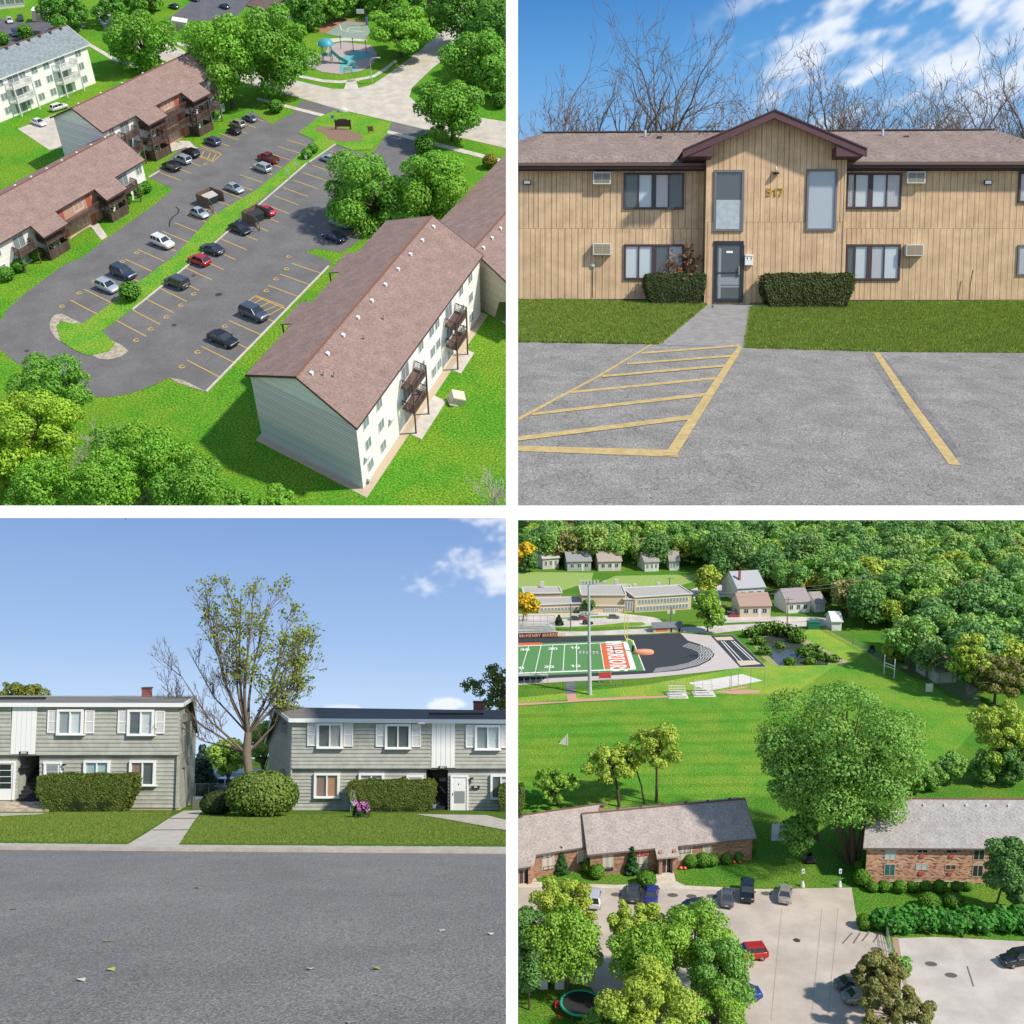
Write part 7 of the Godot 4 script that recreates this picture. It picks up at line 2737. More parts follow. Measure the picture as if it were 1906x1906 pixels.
func playing_fields() -> void:
	set_place(rad_to_deg(atan(353.0 / FOCAL)), 1430, 1665, 138)
	var s := Shape.new()
	sheet("lawn", [953.4, 966, 2300, 966, 2300, 2200, 953.4, 2200], 0.0, paint(0.105, 0.215, 0.035, 0.95, "turf", 0.035, 0.0, "meadow", 0.012))
	var field := paint(0.15, 0.29, 0.045, 0.95, "turf", 0.035, 0.0, "meadow", 0.012)
	sheet("playing_field", [953.4, 1316, 1246, 1297, 1480, 1290, 1560, 1236, 1610, 1215, 1640, 1240, 1720, 1268, 1800, 1318, 1830, 1340, 1760, 1420, 1500, 1470, 1130, 1508, 953.4, 1520], 0.02, field)
	sheet("playing_field", [953.4, 1300, 1200, 1275, 1420, 1235, 1520, 1160, 1590, 1200, 1700, 1262, 1500, 1292, 1246, 1293, 953.4, 1309], 0.015, paint(0.235, 0.36, 0.065, 0.95, "turf", 0.035, 0.0, "meadow", 0.012))
	sheet("playing_field", [953.4, 1064, 1105, 1066, 1100, 1082, 1045, 1100, 953.4, 1094], 0.02, paint(0.29, 0.4, 0.12, 0.95, "turf", 0.03))
	sheet("playing_field", [1145, 1072, 1290, 1069, 1300, 1080, 1250, 1095, 1100, 1092], 0.02, paint(0.29, 0.4, 0.12, 0.95, "turf", 0.03))
	# mown stripes in the grass
	for i in 9:
		var y := 1330.0 + i * 19.0
		sheet("mown_stripe", [953.4, y, 1500, y - 14 + i, 1500, y - 8 + i, 953.4, y + 7], 0.03, paint(0.125, 0.26, 0.036, 0.95, "turf", 0.035, 0.0, "meadow", 0.012))
	var lot := paint(0.46, 0.40, 0.345, 0.9, "grain", 0.12, 0.0, "faint", 0.03)
	var walk := paint(0.56, 0.5, 0.42, 0.9, "grain", 0.2, 0.0, "faint", 0.1)
	var black := paint(0.035, 0.04, 0.045, 0.8, "grain", 0.2)
	var orange := paint(0.62, 0.13, 0.04, 0.8)
	var white := paint(0.78, 0.78, 0.76, 0.7)
	var road := paint(0.55, 0.5, 0.45, 0.9, "grain", 0.1, 0.0, "faint", 0.03)
	var pink := paint(0.52, 0.3, 0.21, 0.9, "fine", 0.3)
	# parking ground in front
	sheet("parking_lot", [953.4, 1645, 1100, 1652, 1300, 1657, 1585, 1652, 1591, 1690, 1600, 1734, 1642, 1736, 1652, 1760, 1664, 1786, 1690, 1830, 1700, 2100, 1390, 2100, 1130, 1890, 1100, 1838, 953.4, 1800], 0.03, lot)
	sheet("parking_lot", [1668, 1746, 1740, 1744, 1906, 1752, 2200, 1760, 2200, 2100, 1700, 2100, 1682, 1830, 1662, 1758], 0.034, paint(0.47, 0.43, 0.39, 0.9, "grain", 0.12, 0.0, "faint", 0.03))
	sheet("pavement", [953.4, 1632, 975, 1640, 1060, 1644, 1150, 1647, 1215, 1643, 1222, 1626, 1254, 1623, 1258, 1640, 1275, 1648, 1440, 1656, 1440, 1659, 1100, 1653, 953.4, 1652], 0.05, walk)
	sheet("pavement", [953.4, 1618, 985, 1620, 1000, 1640, 953.4, 1640], 0.055, walk)
	sheet("pavement", [1618, 1708, 1636, 1708, 1642, 1718, 1622, 1718], 0.05, walk)
	sheet("concrete_slab", [1436.5, 1533, 1472, 1533, 1484, 1558, 1480, 1566, 1435.5, 1565], 0.04, walk)
	sheet("sandy_edge", [1660, 1744, 1672, 1744, 1680, 1800, 1694, 1850, 1688, 1852, 1672, 1800], 0.05, paint(0.36, 0.26, 0.17, 0.95, "fine", 0.3))
	for q in [[1287, 1668], [1325, 1668], [1252, 1666], [1426, 1663], [1631, 1767], [1733, 1794], [1147, 1665], [1770, 1815]]:
		var p := g(q[0], q[1], 0.045)
		s = Shape.new()
		s.lathe([Vector2(0.0, 0.0), Vector2(0.55, 0.0)], 9, p, 1.3, 0.9)
		setting("asphalt_stain", s, paint(0.1, 0.09, 0.08, 0.8))
	for q in [[1586, 1736, 1568, 1756], [1601, 1736, 1588, 1756], [1616, 1737, 1604, 1752], [1636, 1737, 1625, 1754], [1646, 1780, 1638, 1794], [1800, 1798, 1812, 1836]]:
		stripe([q[0], q[1]], [q[2], q[3]], 0.16, 0.045, paint(0.12, 0.1, 0.09, 0.8))
	for x in [1455, 1530, 1560]:
		stripe([x, 1690], [x - 20, 1900], 0.05, 0.04, paint(0.25, 0.22, 0.2, 0.8), "asphalt_seam")
	s = Shape.new()
	s.lathe([Vector2(0.0, 0.0), Vector2(0.42, 0.0)], 14, g(1483, 1750, 0.05))
	setting("manhole_cover", s, paint(0.05, 0.035, 0.03, 0.8))

	# ---- stadium
	sheet("track", [953.4, 1188, 1000, 1187, 1180, 1182, 1266, 1178.5, 1280, 1192, 1302, 1199, 1322, 1208, 1331, 1218, 1322, 1229, 1300, 1240, 1265, 1248, 1200, 1254, 1120, 1258, 1030, 1262, 953.4, 1268], 0.03, black)
	sheet("apron", [1266, 1178, 1322, 1183, 1363, 1181, 1428, 1242, 1377, 1243, 1300, 1252, 1200, 1262, 1045, 1269, 953.4, 1276, 953.4, 1268, 1030, 1262, 1120, 1258, 1200, 1254, 1265, 1248, 1300, 1240, 1322, 1229, 1331, 1218, 1322, 1208, 1302, 1199, 1280, 1192], 0.034, paint(0.5, 0.45, 0.43, 0.9, "grain", 0.2))
	var turf_m := paint(0.09, 0.25, 0.075, 0.9, "turf", 0.5)
	sheet("football_field", [953.4, 1199, 1179, 1191.5, 1200.5, 1248, 953.4, 1260], 0.042, turf_m)
	sheet("end_zone", [1117.5, 1198.5, 1160, 1195.8, 1173.5, 1243.5, 1125, 1245], 0.05, orange)
	sheet("marking_border", [1160, 1195.6, 1168, 1195.2, 1184, 1244.5, 1173.5, 1245], 0.05, white)
	sheet("marking_border", [953.4, 1197, 1009, 1196, 1008, 1200.5, 953.4, 1202], 0.052, orange)
	stripe([953.4, 1203], [1166, 1195], 0.5, 0.056, white)
	stripe([953.4, 1253.5], [1183, 1245], 0.7, 0.056, white)
	stripe([1178, 1191.5], [1200, 1248], 0.22, 0.056, white)
	for q in [[984, 1202.5, 969, 1252.5], [1007, 1201.6, 996, 1251.5], [1029, 1200.6, 1022, 1250.4], [1051, 1199.7, 1048, 1249.3], [1073, 1198.8, 1073.5, 1248.3], [1095, 1198, 1099, 1247.3], [1117, 1197.2, 1125, 1246.3]]:
		stripe([q[0], q[1]], [q[2], q[3]], 0.16, 0.058, white)
	for q in [[977, 1209, "30"], [1029, 1207.3, "20"], [1070, 1205.6, "10"], [966, 1243, "30"], [1022, 1241, "20"], [1071, 1239.5, "10"]]:
		var o := Node3D.new()
		var p := g(q[0], q[1], 0.058)
		put(o, "yard_number", "white yard number %s on the green field, %s row" % [q[2], "far" if q[1] < 1220 else "near"], "number", p)
		var t := lettering(o, "numeral", q[2], Vector3.ZERO, 1.5, white)
		t.rotation.x = -PI / 2
		t.scale.z = 0.05
	var ez := Node3D.new()
	put(ez, "end_zone_lettering", "white block letters running down the orange end zone", "lettering", g(1146, 1220, 0.065))
	var zt := lettering(ez, "letters", "WARRIORS", Vector3.ZERO, 3.1, white)
	zt.basis = Basis(Vector3(0, 0, 1), Vector3(1, 0, 0), Vector3(0, 1, 0)) * Basis.from_scale(Vector3(1.0, 1.15, 0.03))
	var za := heading(1125, 1198, 8, 46)
	ez.basis = pose.basis * Basis(Vector3.UP, atan2(za.x, za.z))
	for i in 5:
		var k := 0.97 - i * 0.055
		var arc := []
		for c in [[1282, 1196], [1305, 1203], [1321, 1210], [1328, 1218], [1320, 1228], [1299, 1238], [1264, 1246], [1215, 1252]]:
			arc.append([1235.0 + (c[0] - 1235.0) * k, 1221.0 + (c[1] - 1221.0) * k])
		for j in 7:
			stripe(arc[j], arc[j + 1], 0.13, 0.045, white)
	# jumping pits
	sheet("runway", [1322.6, 1183, 1363, 1181.6, 1426, 1241, 1377, 1242], 0.045, black)
	for q in [[1329, 1186, 1361, 1185, 1367, 1191, 1335, 1192], [1371, 1230, 1405, 1229, 1417, 1236, 1378, 1239]]:
		sheet("sand_pit", q, 0.052, paint(0.6, 0.52, 0.38, 0.95, "fine", 0.3))
	for q in [[1342, 1193, 1374, 1230], [1347, 1193, 1382, 1230], [1361, 1193, 1398, 1228], [1366, 1193, 1404, 1228]]:
		stripe([q[0], q[1]], [q[2], q[3]], 0.2, 0.052, white)
	var fx := thing("goal_post", "yellow goal post with curved neck on the end zone", "goal post", g(1178, 1213))
	var gp := g(1178, 1213)
	s = Shape.new()
	s.tube([Vector3(0, 0, 0), Vector3(0, 1.9, 0), Vector3(-0.5, 2.7, 0), Vector3(-1.6, 3.0, 0)], [0.16, 0.15, 0.14, 0.13], 7)
	s.bar(Vector3(-1.6, 3.0, -3), Vector3(-1.6, 3.0, 3), 0.18, 0.18)
	s.bar(Vector3(-1.6, 3.0, -3), Vector3(-1.6, 9.0, -3), 0.14, 0.14, Vector3.BACK)
	s.bar(Vector3(-1.6, 3.0, 3), Vector3(-1.6, 9.0, 3), 0.14, 0.14, Vector3.BACK)
	part(fx, "upright", s, paint(0.6, 0.62, 0.1, 0.5))
	s = Shape.new()
	s.tube([Vector3(0, 0, 0), Vector3(0, 1.5, 0)], [0.3, 0.3], 8)
	part(fx, "pad", s, paint(0.02, 0.02, 0.02, 0.7))
	s = Shape.new()
	s.lathe([Vector2(1.0, 0.0), Vector2(1.05, 0.5), Vector2(0.9, 0.9), Vector2(0.0, 1.0)], 12, Vector3.ZERO, 2.2, 1.0)
	single("landing_mat", "orange and white landing mat on the black track", "mat", s, paint(0.68, 0.3, 0.18, 0.7), g(1198, 1217))
	# light mast
	var lp := g(1098, 1293)
	var mast := thing("light_mast", "tall grey floodlight mast beside the football field", "mast", lp)
	var mh := rise(lp, 1084)
	s = Shape.new()
	s.tube([Vector3.ZERO, Vector3(-0.3, mh * 0.5, 0), Vector3(-0.5, mh, 0)], [0.42, 0.3, 0.2], 9)
	part(mast, "pole", s, paint(0.45, 0.5, 0.53, 0.5))
	for yy in [1.0, 0.985, 0.72, 0.37]:
		s = Shape.new()
		s.bar(Vector3(-2.2, mh * yy, 0), Vector3(1.4, mh * yy, 0), 0.14, 0.14)
		for i in 6:
			s.box(Vector3(-2.2 + i * 0.66, mh * yy + 0.05, 0), Vector3(-1.85 + i * 0.66, mh * yy + 0.5, 0.3))
		part(mast, "lamp_head", s, paint(0.55, 0.58, 0.6, 0.4))
	# bleachers
	for q in [[953.4, 1034, 1182, 1161, "large grey home bleachers behind the track", 10], [953.4, 1020, 1276, 1248, "grey bleachers in front of the football field, cut off by the left edge", 8]]:
		var p := g(q[0], q[2])
		var e := g(q[1], q[2] - 1.5)
		var o := thing("bleachers", q[4], "bleachers", p)
		var hh := rise(p, q[3]) * 0.62
		var n: int = q[5]
		var x := (e - p)
		for i in n:
			s = Shape.new()
			var back := Vector3(0, hh * (i + 1) / n, -i * 0.75 if q[2] < 1200 else -(n - i) * 0.6)
			s.hexa(back + Vector3(0, 0, 0.5), back + x + Vector3(0, 0, 0.5), back + x, back, back + Vector3(0, 0.12, 0.5), back + x + Vector3(0, 0.12, 0.5), back + x + Vector3(0, 0.12, 0), back + Vector3(0, 0.12, 0))
			part(o, "bench", s, paint(0.5, 0.51, 0.52, 0.6) if i % 2 else paint(0.42, 0.43, 0.44, 0.6))
		s = Shape.new()
		for i in 7:
			var f := x * (i / 6.0)
			var far := Vector3(0, 0, -(n - 1) * 0.75) if q[2] < 1200 else Vector3(0, 0, -0.6)
			s.bar(f + far, f + far + Vector3(0, hh + 1.0, 0), 0.12, 0.12, Vector3.BACK)
			s.bar(f + far + Vector3(0, hh, 0), f + Vector3(0, 0.2, 0) if q[2] < 1200 else f + Vector3(0, 0.2, -n * 0.6), 0.1, 0.1)
		s.bar(Vector3(0, hh + 1.0, -(n - 1) * 0.75 if q[2] < 1200 else -0.6), x + Vector3(0, hh + 1.0, -(n - 1) * 0.75 if q[2] < 1200 else -0.6), 0.09, 0.09)
		part(o, "frame", s, paint(0.3, 0.31, 0.32, 0.6))
	var bp := g(953.4, 1189)
	var board := thing("banner_board", "black banner along the home bleachers with orange and white lettering", "banner", bp)
	s = about(bp)
	var b1 := g(1038, 1186.5)
	var bh := 1.25
	s.hexa(bp, b1, b1 + Vector3(0, 0, -0.15), bp + Vector3(0, 0, -0.15), bp + Vector3(0, bh, 0), b1 + Vector3(0, bh, 0), b1 + Vector3(0, bh, -0.15), bp + Vector3(0, bh, -0.15))
	part(board, "board", s, paint(0.015, 0.018, 0.02, 0.7))
	var bt := lettering(board, "letters", "McHENRY WARRIORS", bp.lerp(b1, 0.66) - bp + Vector3(0, 0.65, 0.06), 0.78, paint(0.78, 0.36, 0.25, 0.6))
	bt.rotation.y = atan2(-(b1 - bp).z, (b1 - bp).x)
	for q in [[1247, 1278, 1299, "left"], [1294, 1329, 1296, "right"]]:
		var p := g(q[0], q[2])
		var e := g(q[1], q[2] - 1)
		var o := thing("small_bleachers", "small aluminium bleachers on a slab beside the track path, %s of two" % q[3], "bleachers", p, "small bleachers")
		s = Shape.new()
		s.box(Vector3(-0.3, -0.1, -3), Vector3((e - p).x + 0.3, 0.06, 0.4))
		part(o, "slab", s, paint(0.62, 0.6, 0.57, 0.8))
		for i in 5:
			s = Shape.new()
			s.box(Vector3(0, 0.35 + i * 0.3, -i * 0.6 - 0.3), Vector3((e - p).x, 0.42 + i * 0.3, -i * 0.6 + 0.05))
			part(o, "bench", s, paint(0.6, 0.58, 0.57, 0.5))
		s = Shape.new()
		for x in [0.1, (e - p).x / 2, (e - p).x - 0.1]:
			s.bar(Vector3(x, 0, 0), Vector3(x, 1.6, -2.6), 0.07, 0.07)
			s.bar(Vector3(x, 0, -2.6), Vector3(x, 2.4, -2.6), 0.07, 0.07, Vector3.BACK)
		s.bar(Vector3(0, 2.4, -2.6), Vector3((e - p).x, 2.4, -2.6), 0.06, 0.06)
		part(o, "frame", s, paint(0.5, 0.48, 0.48, 0.5))
	sheet("throwing_sector", [1281, 1271, 1382, 1254.6, 1420, 1267, 1318, 1286], 0.05, paint(0.62, 0.59, 0.54, 0.9, "grain", 0.2))
	sheet("throwing_circle", [1355, 1286, 1385, 1284, 1416, 1285, 1412, 1290, 1366, 1292, 1330, 1288, 1392, 1276, 1394, 1279], 0.05, pink)
	sheet("track_path", [953.4, 1309, 1057, 1305, 1054, 1292, 1071, 1291, 1074, 1301, 1246, 1294, 1246, 1298, 1075, 1306, 953.4, 1314], 0.05, pink)
	sheet("tar_path", [1053, 1270, 1070, 1269, 1071, 1291, 1054, 1292], 0.05, paint(0.14, 0.14, 0.16, 0.9))
	for q in [[1048, 1283, "left"], [1070, 1280, "middle"], [1117, 1277, "right"]]:
		var o := thing("low_fence", "low chain link fence by the track, %s piece" % q[2], "fence", g(q[0], q[1]), "low fences by the track")
		for i in 4:
			s = Shape.new()
			s.tube([Vector3(i * 1.6, 0, 0), Vector3(i * 1.6, 1.4, 0)], [0.05, 0.05], 5)
			part(o, "post", s, metal(0.4, 0.42, 0.42))
		s = Shape.new()
		for y in [0.2, 0.6, 1.0, 1.4]:
			s.bar(Vector3(0, y, 0), Vector3(4.8, y, 0), 0.03, 0.03)
		part(o, "rail", s, metal(0.4, 0.42, 0.42))
	var tb := thing("track_gate", "two tall posts with a red board by the track", "frame", g(1115, 1271))
	s = Shape.new()
	for x in [0.0, 2.4]:
		s.bar(Vector3(x, 0, 0), Vector3(x, 2.6, 0), 0.1, 0.1, Vector3.BACK)
	part(tb, "post", s, paint(0.6, 0.6, 0.6, 0.5))
	s = Shape.new()
	s.box(Vector3(0.0, 1.0, 0.05), Vector3(2.4, 2.2, 0.1))
	part(tb, "board", s, paint(0.62, 0.06, 0.06, 0.6))
	var cage := thing("throwing_cage", "thin poled throwing cage on the concrete pad", "cage", g(1358, 1287))
	for q in [[0, 0], [2.2, -2.5], [4.8, -2.8], [7.0, -0.6], [0.6, -1.4]]:
		s = Shape.new()
		s.tube([Vector3(q[0], 0, q[1]), Vector3(q[0], 4.2, q[1])], [0.06, 0.05], 5)
		part(cage, "pole", s, paint(0.3, 0.3, 0.3, 0.6))
	var hur := thing("hurdle_stack", "white steel frames stacked at the bend of the track", "hurdles", g(1312, 1224))
	s = Shape.new()
	for i in 6:
		for z in [-1.0, 1.0]:
			s.bar(Vector3(i * 0.6 - 1.2, 0, z), Vector3(i * 0.6 - 0.9, 2.6, z * 0.6), 0.09, 0.09)
		s.bar(Vector3(i * 0.6 - 0.9, 2.5, -0.6), Vector3(i * 0.6 - 0.9, 2.5, 0.6), 0.12, 0.1)
	part(hur, "bar", s, paint(0.7, 0.7, 0.7, 0.5))
	# kiosk
	var ks := g(1216, 1178)
	var kiosk := thing("kiosk", "low concession kiosk with slate roof and orange counters", "kiosk", ks)
	var kb := {"node": kiosk, "xf": Transform3D(Basis((g(1269, 1176) - ks).normalized(), Vector3.UP, Vector3(0, 0, -1)), Vector3.ZERO), "wide": ks.distance_to(g(1269, 1176)), "h": 1.7, "at": ks}
	s = Shape.new()
	s.xf = kb.xf
	s.box(Vector3(0, -0.2, 0), Vector3(kb.wide, 1.2, 3))
	part(kiosk, "wall", s, paint(0.5, 0.42, 0.3, 0.8))
	s = Shape.new()
	s.xf = kb.xf
	s.hexa(Vector3(-0.3, 1.1, -0.3), Vector3(kb.wide + 0.3, 1.1, -0.3), Vector3(kb.wide + 0.3, 1.9, 2.0), Vector3(-0.3, 1.9, 2.0), Vector3(-0.3, 1.25, -0.3), Vector3(kb.wide + 0.3, 1.25, -0.3), Vector3(kb.wide + 0.3, 2.05, 2.0), Vector3(-0.3, 2.05, 2.0))
	part(kiosk, "roof", s, paint(0.16, 0.17, 0.2, 0.9))
	for q in [[0.1, 0.32], [0.34, 0.5]]:
		s = Shape.new()
		s.xf = kb.xf
		s.box(Vector3(kb.wide * q[0], 0.35, -0.06), Vector3(kb.wide * q[1], 1.05, -0.01))
		part(kiosk, "counter", s, orange)
	for q in [[0.6, 0.66], [0.88, 0.95]]:
		s = Shape.new()
		s.xf = kb.xf
		s.box(Vector3(kb.wide * q[0], 0, -0.06), Vector3(kb.wide * q[1], 1.05, -0.01))
		part(kiosk, "door", s, paint(0.03, 0.03, 0.035, 0.6))

	# ---- roads and the school
	sheet("road", [953.4, 1171, 1035, 1175, 1100, 1175, 1200, 1170, 1280, 1167, 1440, 1159, 1510, 1157, 1560, 1154, 1560, 1163, 1508, 1166, 1440, 1169, 1380, 1173, 1320, 1180, 1270, 1176, 1200, 1180, 1035, 1184, 953.4, 1182], 0.026, road)
	sheet("driveway", [953.4, 1143, 1040, 1141, 1120, 1139, 1160, 1141, 1205, 1146, 1228, 1152, 1236, 1162, 1200, 1166, 1040, 1167, 953.4, 1166], 0.03, road)
	sheet("grass_verge", [1040, 1168, 1120, 1163, 1160, 1159, 1196, 1158, 1202, 1162, 1190, 1165, 1130, 1167, 1040, 1171], 0.04, field)
	sheet("grass_verge", [1035, 1150, 1130, 1146, 1150, 1147, 1120, 1150, 1040, 1152], 0.04, field)
	sheet("school_lawn", [1152, 1141, 1290, 1136, 1315, 1140, 1320, 1157, 1238, 1162, 1228, 1150], 0.036, paint(0.11, 0.22, 0.03, 0.95, "turf", 0.3))
	sheet("driveway", [1285, 1098, 1300, 1092, 1312, 1096, 1336, 1080, 1368, 1086, 1375, 1108, 1340, 1112, 1345, 1145, 1440, 1148, 1440, 1156, 1330, 1160, 1300, 1135], 0.03, road)
	sheet("driveway", [1440, 1148, 1455, 1147, 1560, 1150, 1560, 1154, 1440, 1159], 0.028, road)
	var sc0 := g(990, 1141)
	var school := thing("school", "large flat roofed school of pale brick wings beyond the stadium", "school", sc0)
	var cream := paint(0.58, 0.47, 0.33, 0.8)
	var roof_m := paint(0.4, 0.385, 0.36, 0.9, "fine", 0.1)
	var pane := paint(0.2, 0.25, 0.28, 0.2)
	var frame := paint(0.66, 0.66, 0.64, 0.6)
	var wings := [
		[[976, 1127], [1044, 1126], 1106, 6.0, [[0.3, 0.65, 0.2, 0.55, 4]]],
		[[1002, 1141], [1086, 1138], 1127, 6.0, [[0.05, 0.95, 0.25, 0.7, 12]]],
		[[1083, 1139], [1163, 1139], 1109, 9.5, []],
		[[1100, 1140.5], [1160, 1140.5], 1129, 1.5, [[0.4, 0.85, 0.05, 0.8, 7]]],
		[[1161, 1140], [1182, 1140], 1117, 15.0, [[0.1, 0.8, 0.2, 0.9, 3]]],
		[[1181, 1140.5], [1286, 1134], 1113, 9.0, [[0.06, 0.95, 0.58, 0.88, 16], [0.03, 0.95, 0.12, 0.42, 16]]],
	]
	for q in wings:
		var b := block(school, q[0], q[1], q[2], q[3], cream, roof_m, sc0)
		for k in q[4]:
			ribbon(b, k[0], k[1], k[2], k[3], k[4], frame, pane)
	for q in [[1110, 1100], [1150, 1094], [1128, 1097], [1230, 1100], [1010, 1098], [1185, 1103]]:
		var p := g(q[0], q[1] + 26)
		s = about(sc0)
		s.box(p + Vector3(-0.5, 3.4, -5.0), p + Vector3(0.5, 4.9, -4.2))
		part(school, "roof_unit", s, paint(0.55, 0.54, 0.52, 0.6))

	# ---- pond
	var wet := StandardMaterial3D.new()
	wet.albedo_color = Color(0.06, 0.07, 0.065).linear_to_srgb()
	wet.roughness = 0.06
	wet.metallic_specular = 0.9
	sheet("sandy_edge", [1385, 1178, 1450, 1174, 1495, 1186, 1530, 1205, 1570, 1226, 1560, 1236, 1440, 1240, 1420, 1225], 0.032, paint(0.3, 0.33, 0.14, 0.95, "turf", 0.3))
	sheet("sandy_edge", [1490, 1190, 1510, 1196, 1545, 1216, 1580, 1232, 1566, 1238, 1540, 1226], 0.036, paint(0.4, 0.33, 0.22, 0.95, "fine", 0.3))
	var pond := sheet("water", [1400, 1190, 1440, 1183, 1480, 1190, 1510, 1208, 1545, 1228, 1540, 1238, 1450, 1239, 1432, 1222, 1418, 1206], 0.04, wet)
	pond.set_meta("label", "reedy pond")
	var reed := leafy(0.14, 0.3, 0.03)
	for q in [[1396, 1186, 14], [1420, 1182, 18], [1445, 1182, 20], [1470, 1186, 18], [1412, 1200, 12], [1424, 1218, 12], [1452, 1206, 8], [1497, 1222, 14], [1512, 1216, 14], [1470, 1237, 10], [1484, 1196, 14], [1530, 1228, 11], [1508, 1236, 9], [1552, 1232, 10]]:
		var p := g(q[0], q[1])
		var r: float = q[2] / per_metre(p)
		make_bush("reed_clump", "green reed clump " + ("on the far bank of the pond" if q[1] < 1195 else "standing in or beside the near water"), p, Vector3(r, r * 0.6, r * 0.8), 220, 0.5, reed, "reeds round the pond", 0.3)

	# ---- brick apartment houses in front
	var brown := paint(0.36, 0.315, 0.295, 0.95, "shingle", 0.3, 0.0, "faint", 0.08)
	var brick0 := paint(0.8, 0.8, 0.8, 0.9, "brick0", 0.3)
	var brick1 := paint(0.88, 0.88, 0.88, 0.9, "brick1", 0.3)
	var panel := paint(0.4, 0.36, 0.31, 0.8, "wood", 0.4)
	var trim := paint(0.16, 0.12, 0.11, 0.7)
	var dim := paint(0.03, 0.034, 0.04, 0.15)
	var pale := paint(0.5, 0.52, 0.5, 0.4)
	var dkframe := paint(0.05, 0.045, 0.045, 0.6)
	var l1 := gable_house("brick_building", "long brick apartment house with grey brown roof, right of the stepped pair", [1099, 1587], [1400.6, 1557], 3.4, [1381, 1489], 1, 2.6, brick0, brown, trim)
	var l2 := gable_house("brick_building", "brick apartment house at the left edge, left of the stepped pair", [880, 1606], [1096, 1572], 3.6, [1111, 1499], 1, 2.8, brick0, brown, trim)
	var r1 := gable_house("brick_building", "two storey orange brick apartment house with grey roof at the right", [1614, 1575], [1985, 1577], 5.2, [1622, 1488], 0, 3.2, brick1, paint(0.34, 0.32, 0.31, 0.95, "shingle", 0.3, 0.0, "faint", 0.08), trim)
	for q in [[1121, 1584, 1142, 1617], [1183, 1577, 1207, 1618], [1262, 1568, 1289, 1602], [1307, 1566, 1325, 1594]]:
		front_box(l1, "panel", q[0], q[1], q[2], q[3], 0.05, panel)
	for q in [[1122, 1585, 1140, 1591, false], [1184, 1579, 1206, 1595, true], [1187, 1607, 1206, 1615, true], [1263, 1569, 1286, 1589, true], [1308, 1567, 1324, 1574, true], [1124, 1613, 1141, 1622, true]]:
		win_px(l1, q[0], q[1], q[2], q[3], dkframe, dim if q[0] != 1263 else pale, q[4])
	front_box(l1, "air_conditioner", 1292, 1568, 1300, 1573, 0.3, pale)
	for q in [[1008, 1580, 1033, 1620], [1074, 1573, 1096, 1606]]:
		front_box(l2, "panel", q[0], q[1], q[2], q[3], 0.05, panel)
	for q in [[1009, 1582, 1028, 1598, true], [1011, 1610, 1033, 1620, true], [1075, 1574, 1093, 1583, true], [1078, 1602, 1092, 1609, false]]:
		win_px(l2, q[0], q[1], q[2], q[3], dkframe, dim if q[1] != 1610 else pale, q[4])
	# entrance porches, brick cheeks under a tongue of roof
	for q in [[l1, 1222, 1253, 1627, 1], [l2, 962, 994, 1638, 0]]:
		var b: Dictionary = q[0]
		var xa := on_front(b, q[1], q[3] - 2).x
		var xc := on_front(b, q[2], q[3] - 4).x
		s = Shape.new()
		s.xf = b.xf
		var out := 1.5
		s.box(Vector3(xa, -0.3, -out), Vector3(xa + 0.45, 3.2, -0.01))
		s.box(Vector3(xc - 0.45, -0.3, -out), Vector3(xc, 3.2, -0.01))
		part(b.node, "porch_wall", s, brick0)
		s = Shape.new()
		s.xf = b.xf
		var k: float = b.up / (b.deep / 2)
		var t := Vector3(0, 0.18, 0)
		var c0 := Vector3(xa - 0.4, b.h - k * (out + 0.5) + 0.03, -out - 0.5)
		var c1 := Vector3(xc + 0.4, b.h - k * (out + 0.5) + 0.03, -out - 0.5)
		var c2 := Vector3(xc + 0.4, b.h - k * 0.4 + 0.03, -0.4)
		var c3 := Vector3(xa - 0.4, b.h - k * 0.4 + 0.03, -0.4)
		s.hexa(c0, c1, c2, c3, c0 + t, c1 + t, c2 + t, c3 + t)
		part(b.node, "porch_roof", s, brown)
		s = Shape.new()
		s.xf = b.xf
		s.box(Vector3(xa + 0.45, 0, -0.9), Vector3(xc - 0.45, 3.1, -0.8))
		var scr := part(b.node, "entrance", s, dim)
		s = Shape.new()
		s.xf = b.xf
		for x in [xa + 0.45, (xa + xc) / 2 - 0.08, xc - 0.6]:
			s.box(Vector3(x, 0, -0.96), Vector3(x + 0.15, 3.1, -0.9))
		s.box(Vector3(xa + 0.6, 1.95, -0.955), Vector3(xc - 0.6, 2.1, -0.9))
		part(scr, "frame", s, panel)
		s = Shape.new()
		s.xf = b.xf
		s.box(Vector3(xa + 0.62, 0, -0.94), Vector3((xa + xc) / 2 - 0.1, 1.95, -0.91))
		part(scr, "door", s, paint(0.09, 0.04, 0.035, 0.5))
	for q in [[1646, 1577, 1669.5, 1600, pale, true], [1645, 1608, 1667, 1630, paint(0.05, 0.14, 0.13, 0.2), true], [1706, 1578, 1728, 1587.5, dim, true], [1704, 1608, 1727.5, 1619, pale, true], [1760.5, 1578, 1783.5, 1588, dim, true], [1759, 1609, 1780, 1619.5, paint(0.12, 0.06, 0.03, 0.3), true], [1811, 1579, 1834, 1601, dim, true], [1809, 1610, 1831, 1632, dim, true], [1672, 1577, 1681, 1582, pale, false], [1672, 1608, 1680, 1611, dim, false]]:
		win_px(r1, q[0], q[1], q[2], q[3], paint(0.45, 0.42, 0.38, 0.6), q[4], q[5])
	for q in [[1712, 1591, 1721, 1596], [1767, 1591, 1776, 1596], [1710, 1622, 1720, 1628], [1764, 1623, 1773, 1628]]:
		front_box(r1, "air_conditioner", q[0], q[1], q[2], q[3], 0.15, paint(0.5, 0.1, 0.08, 0.7))
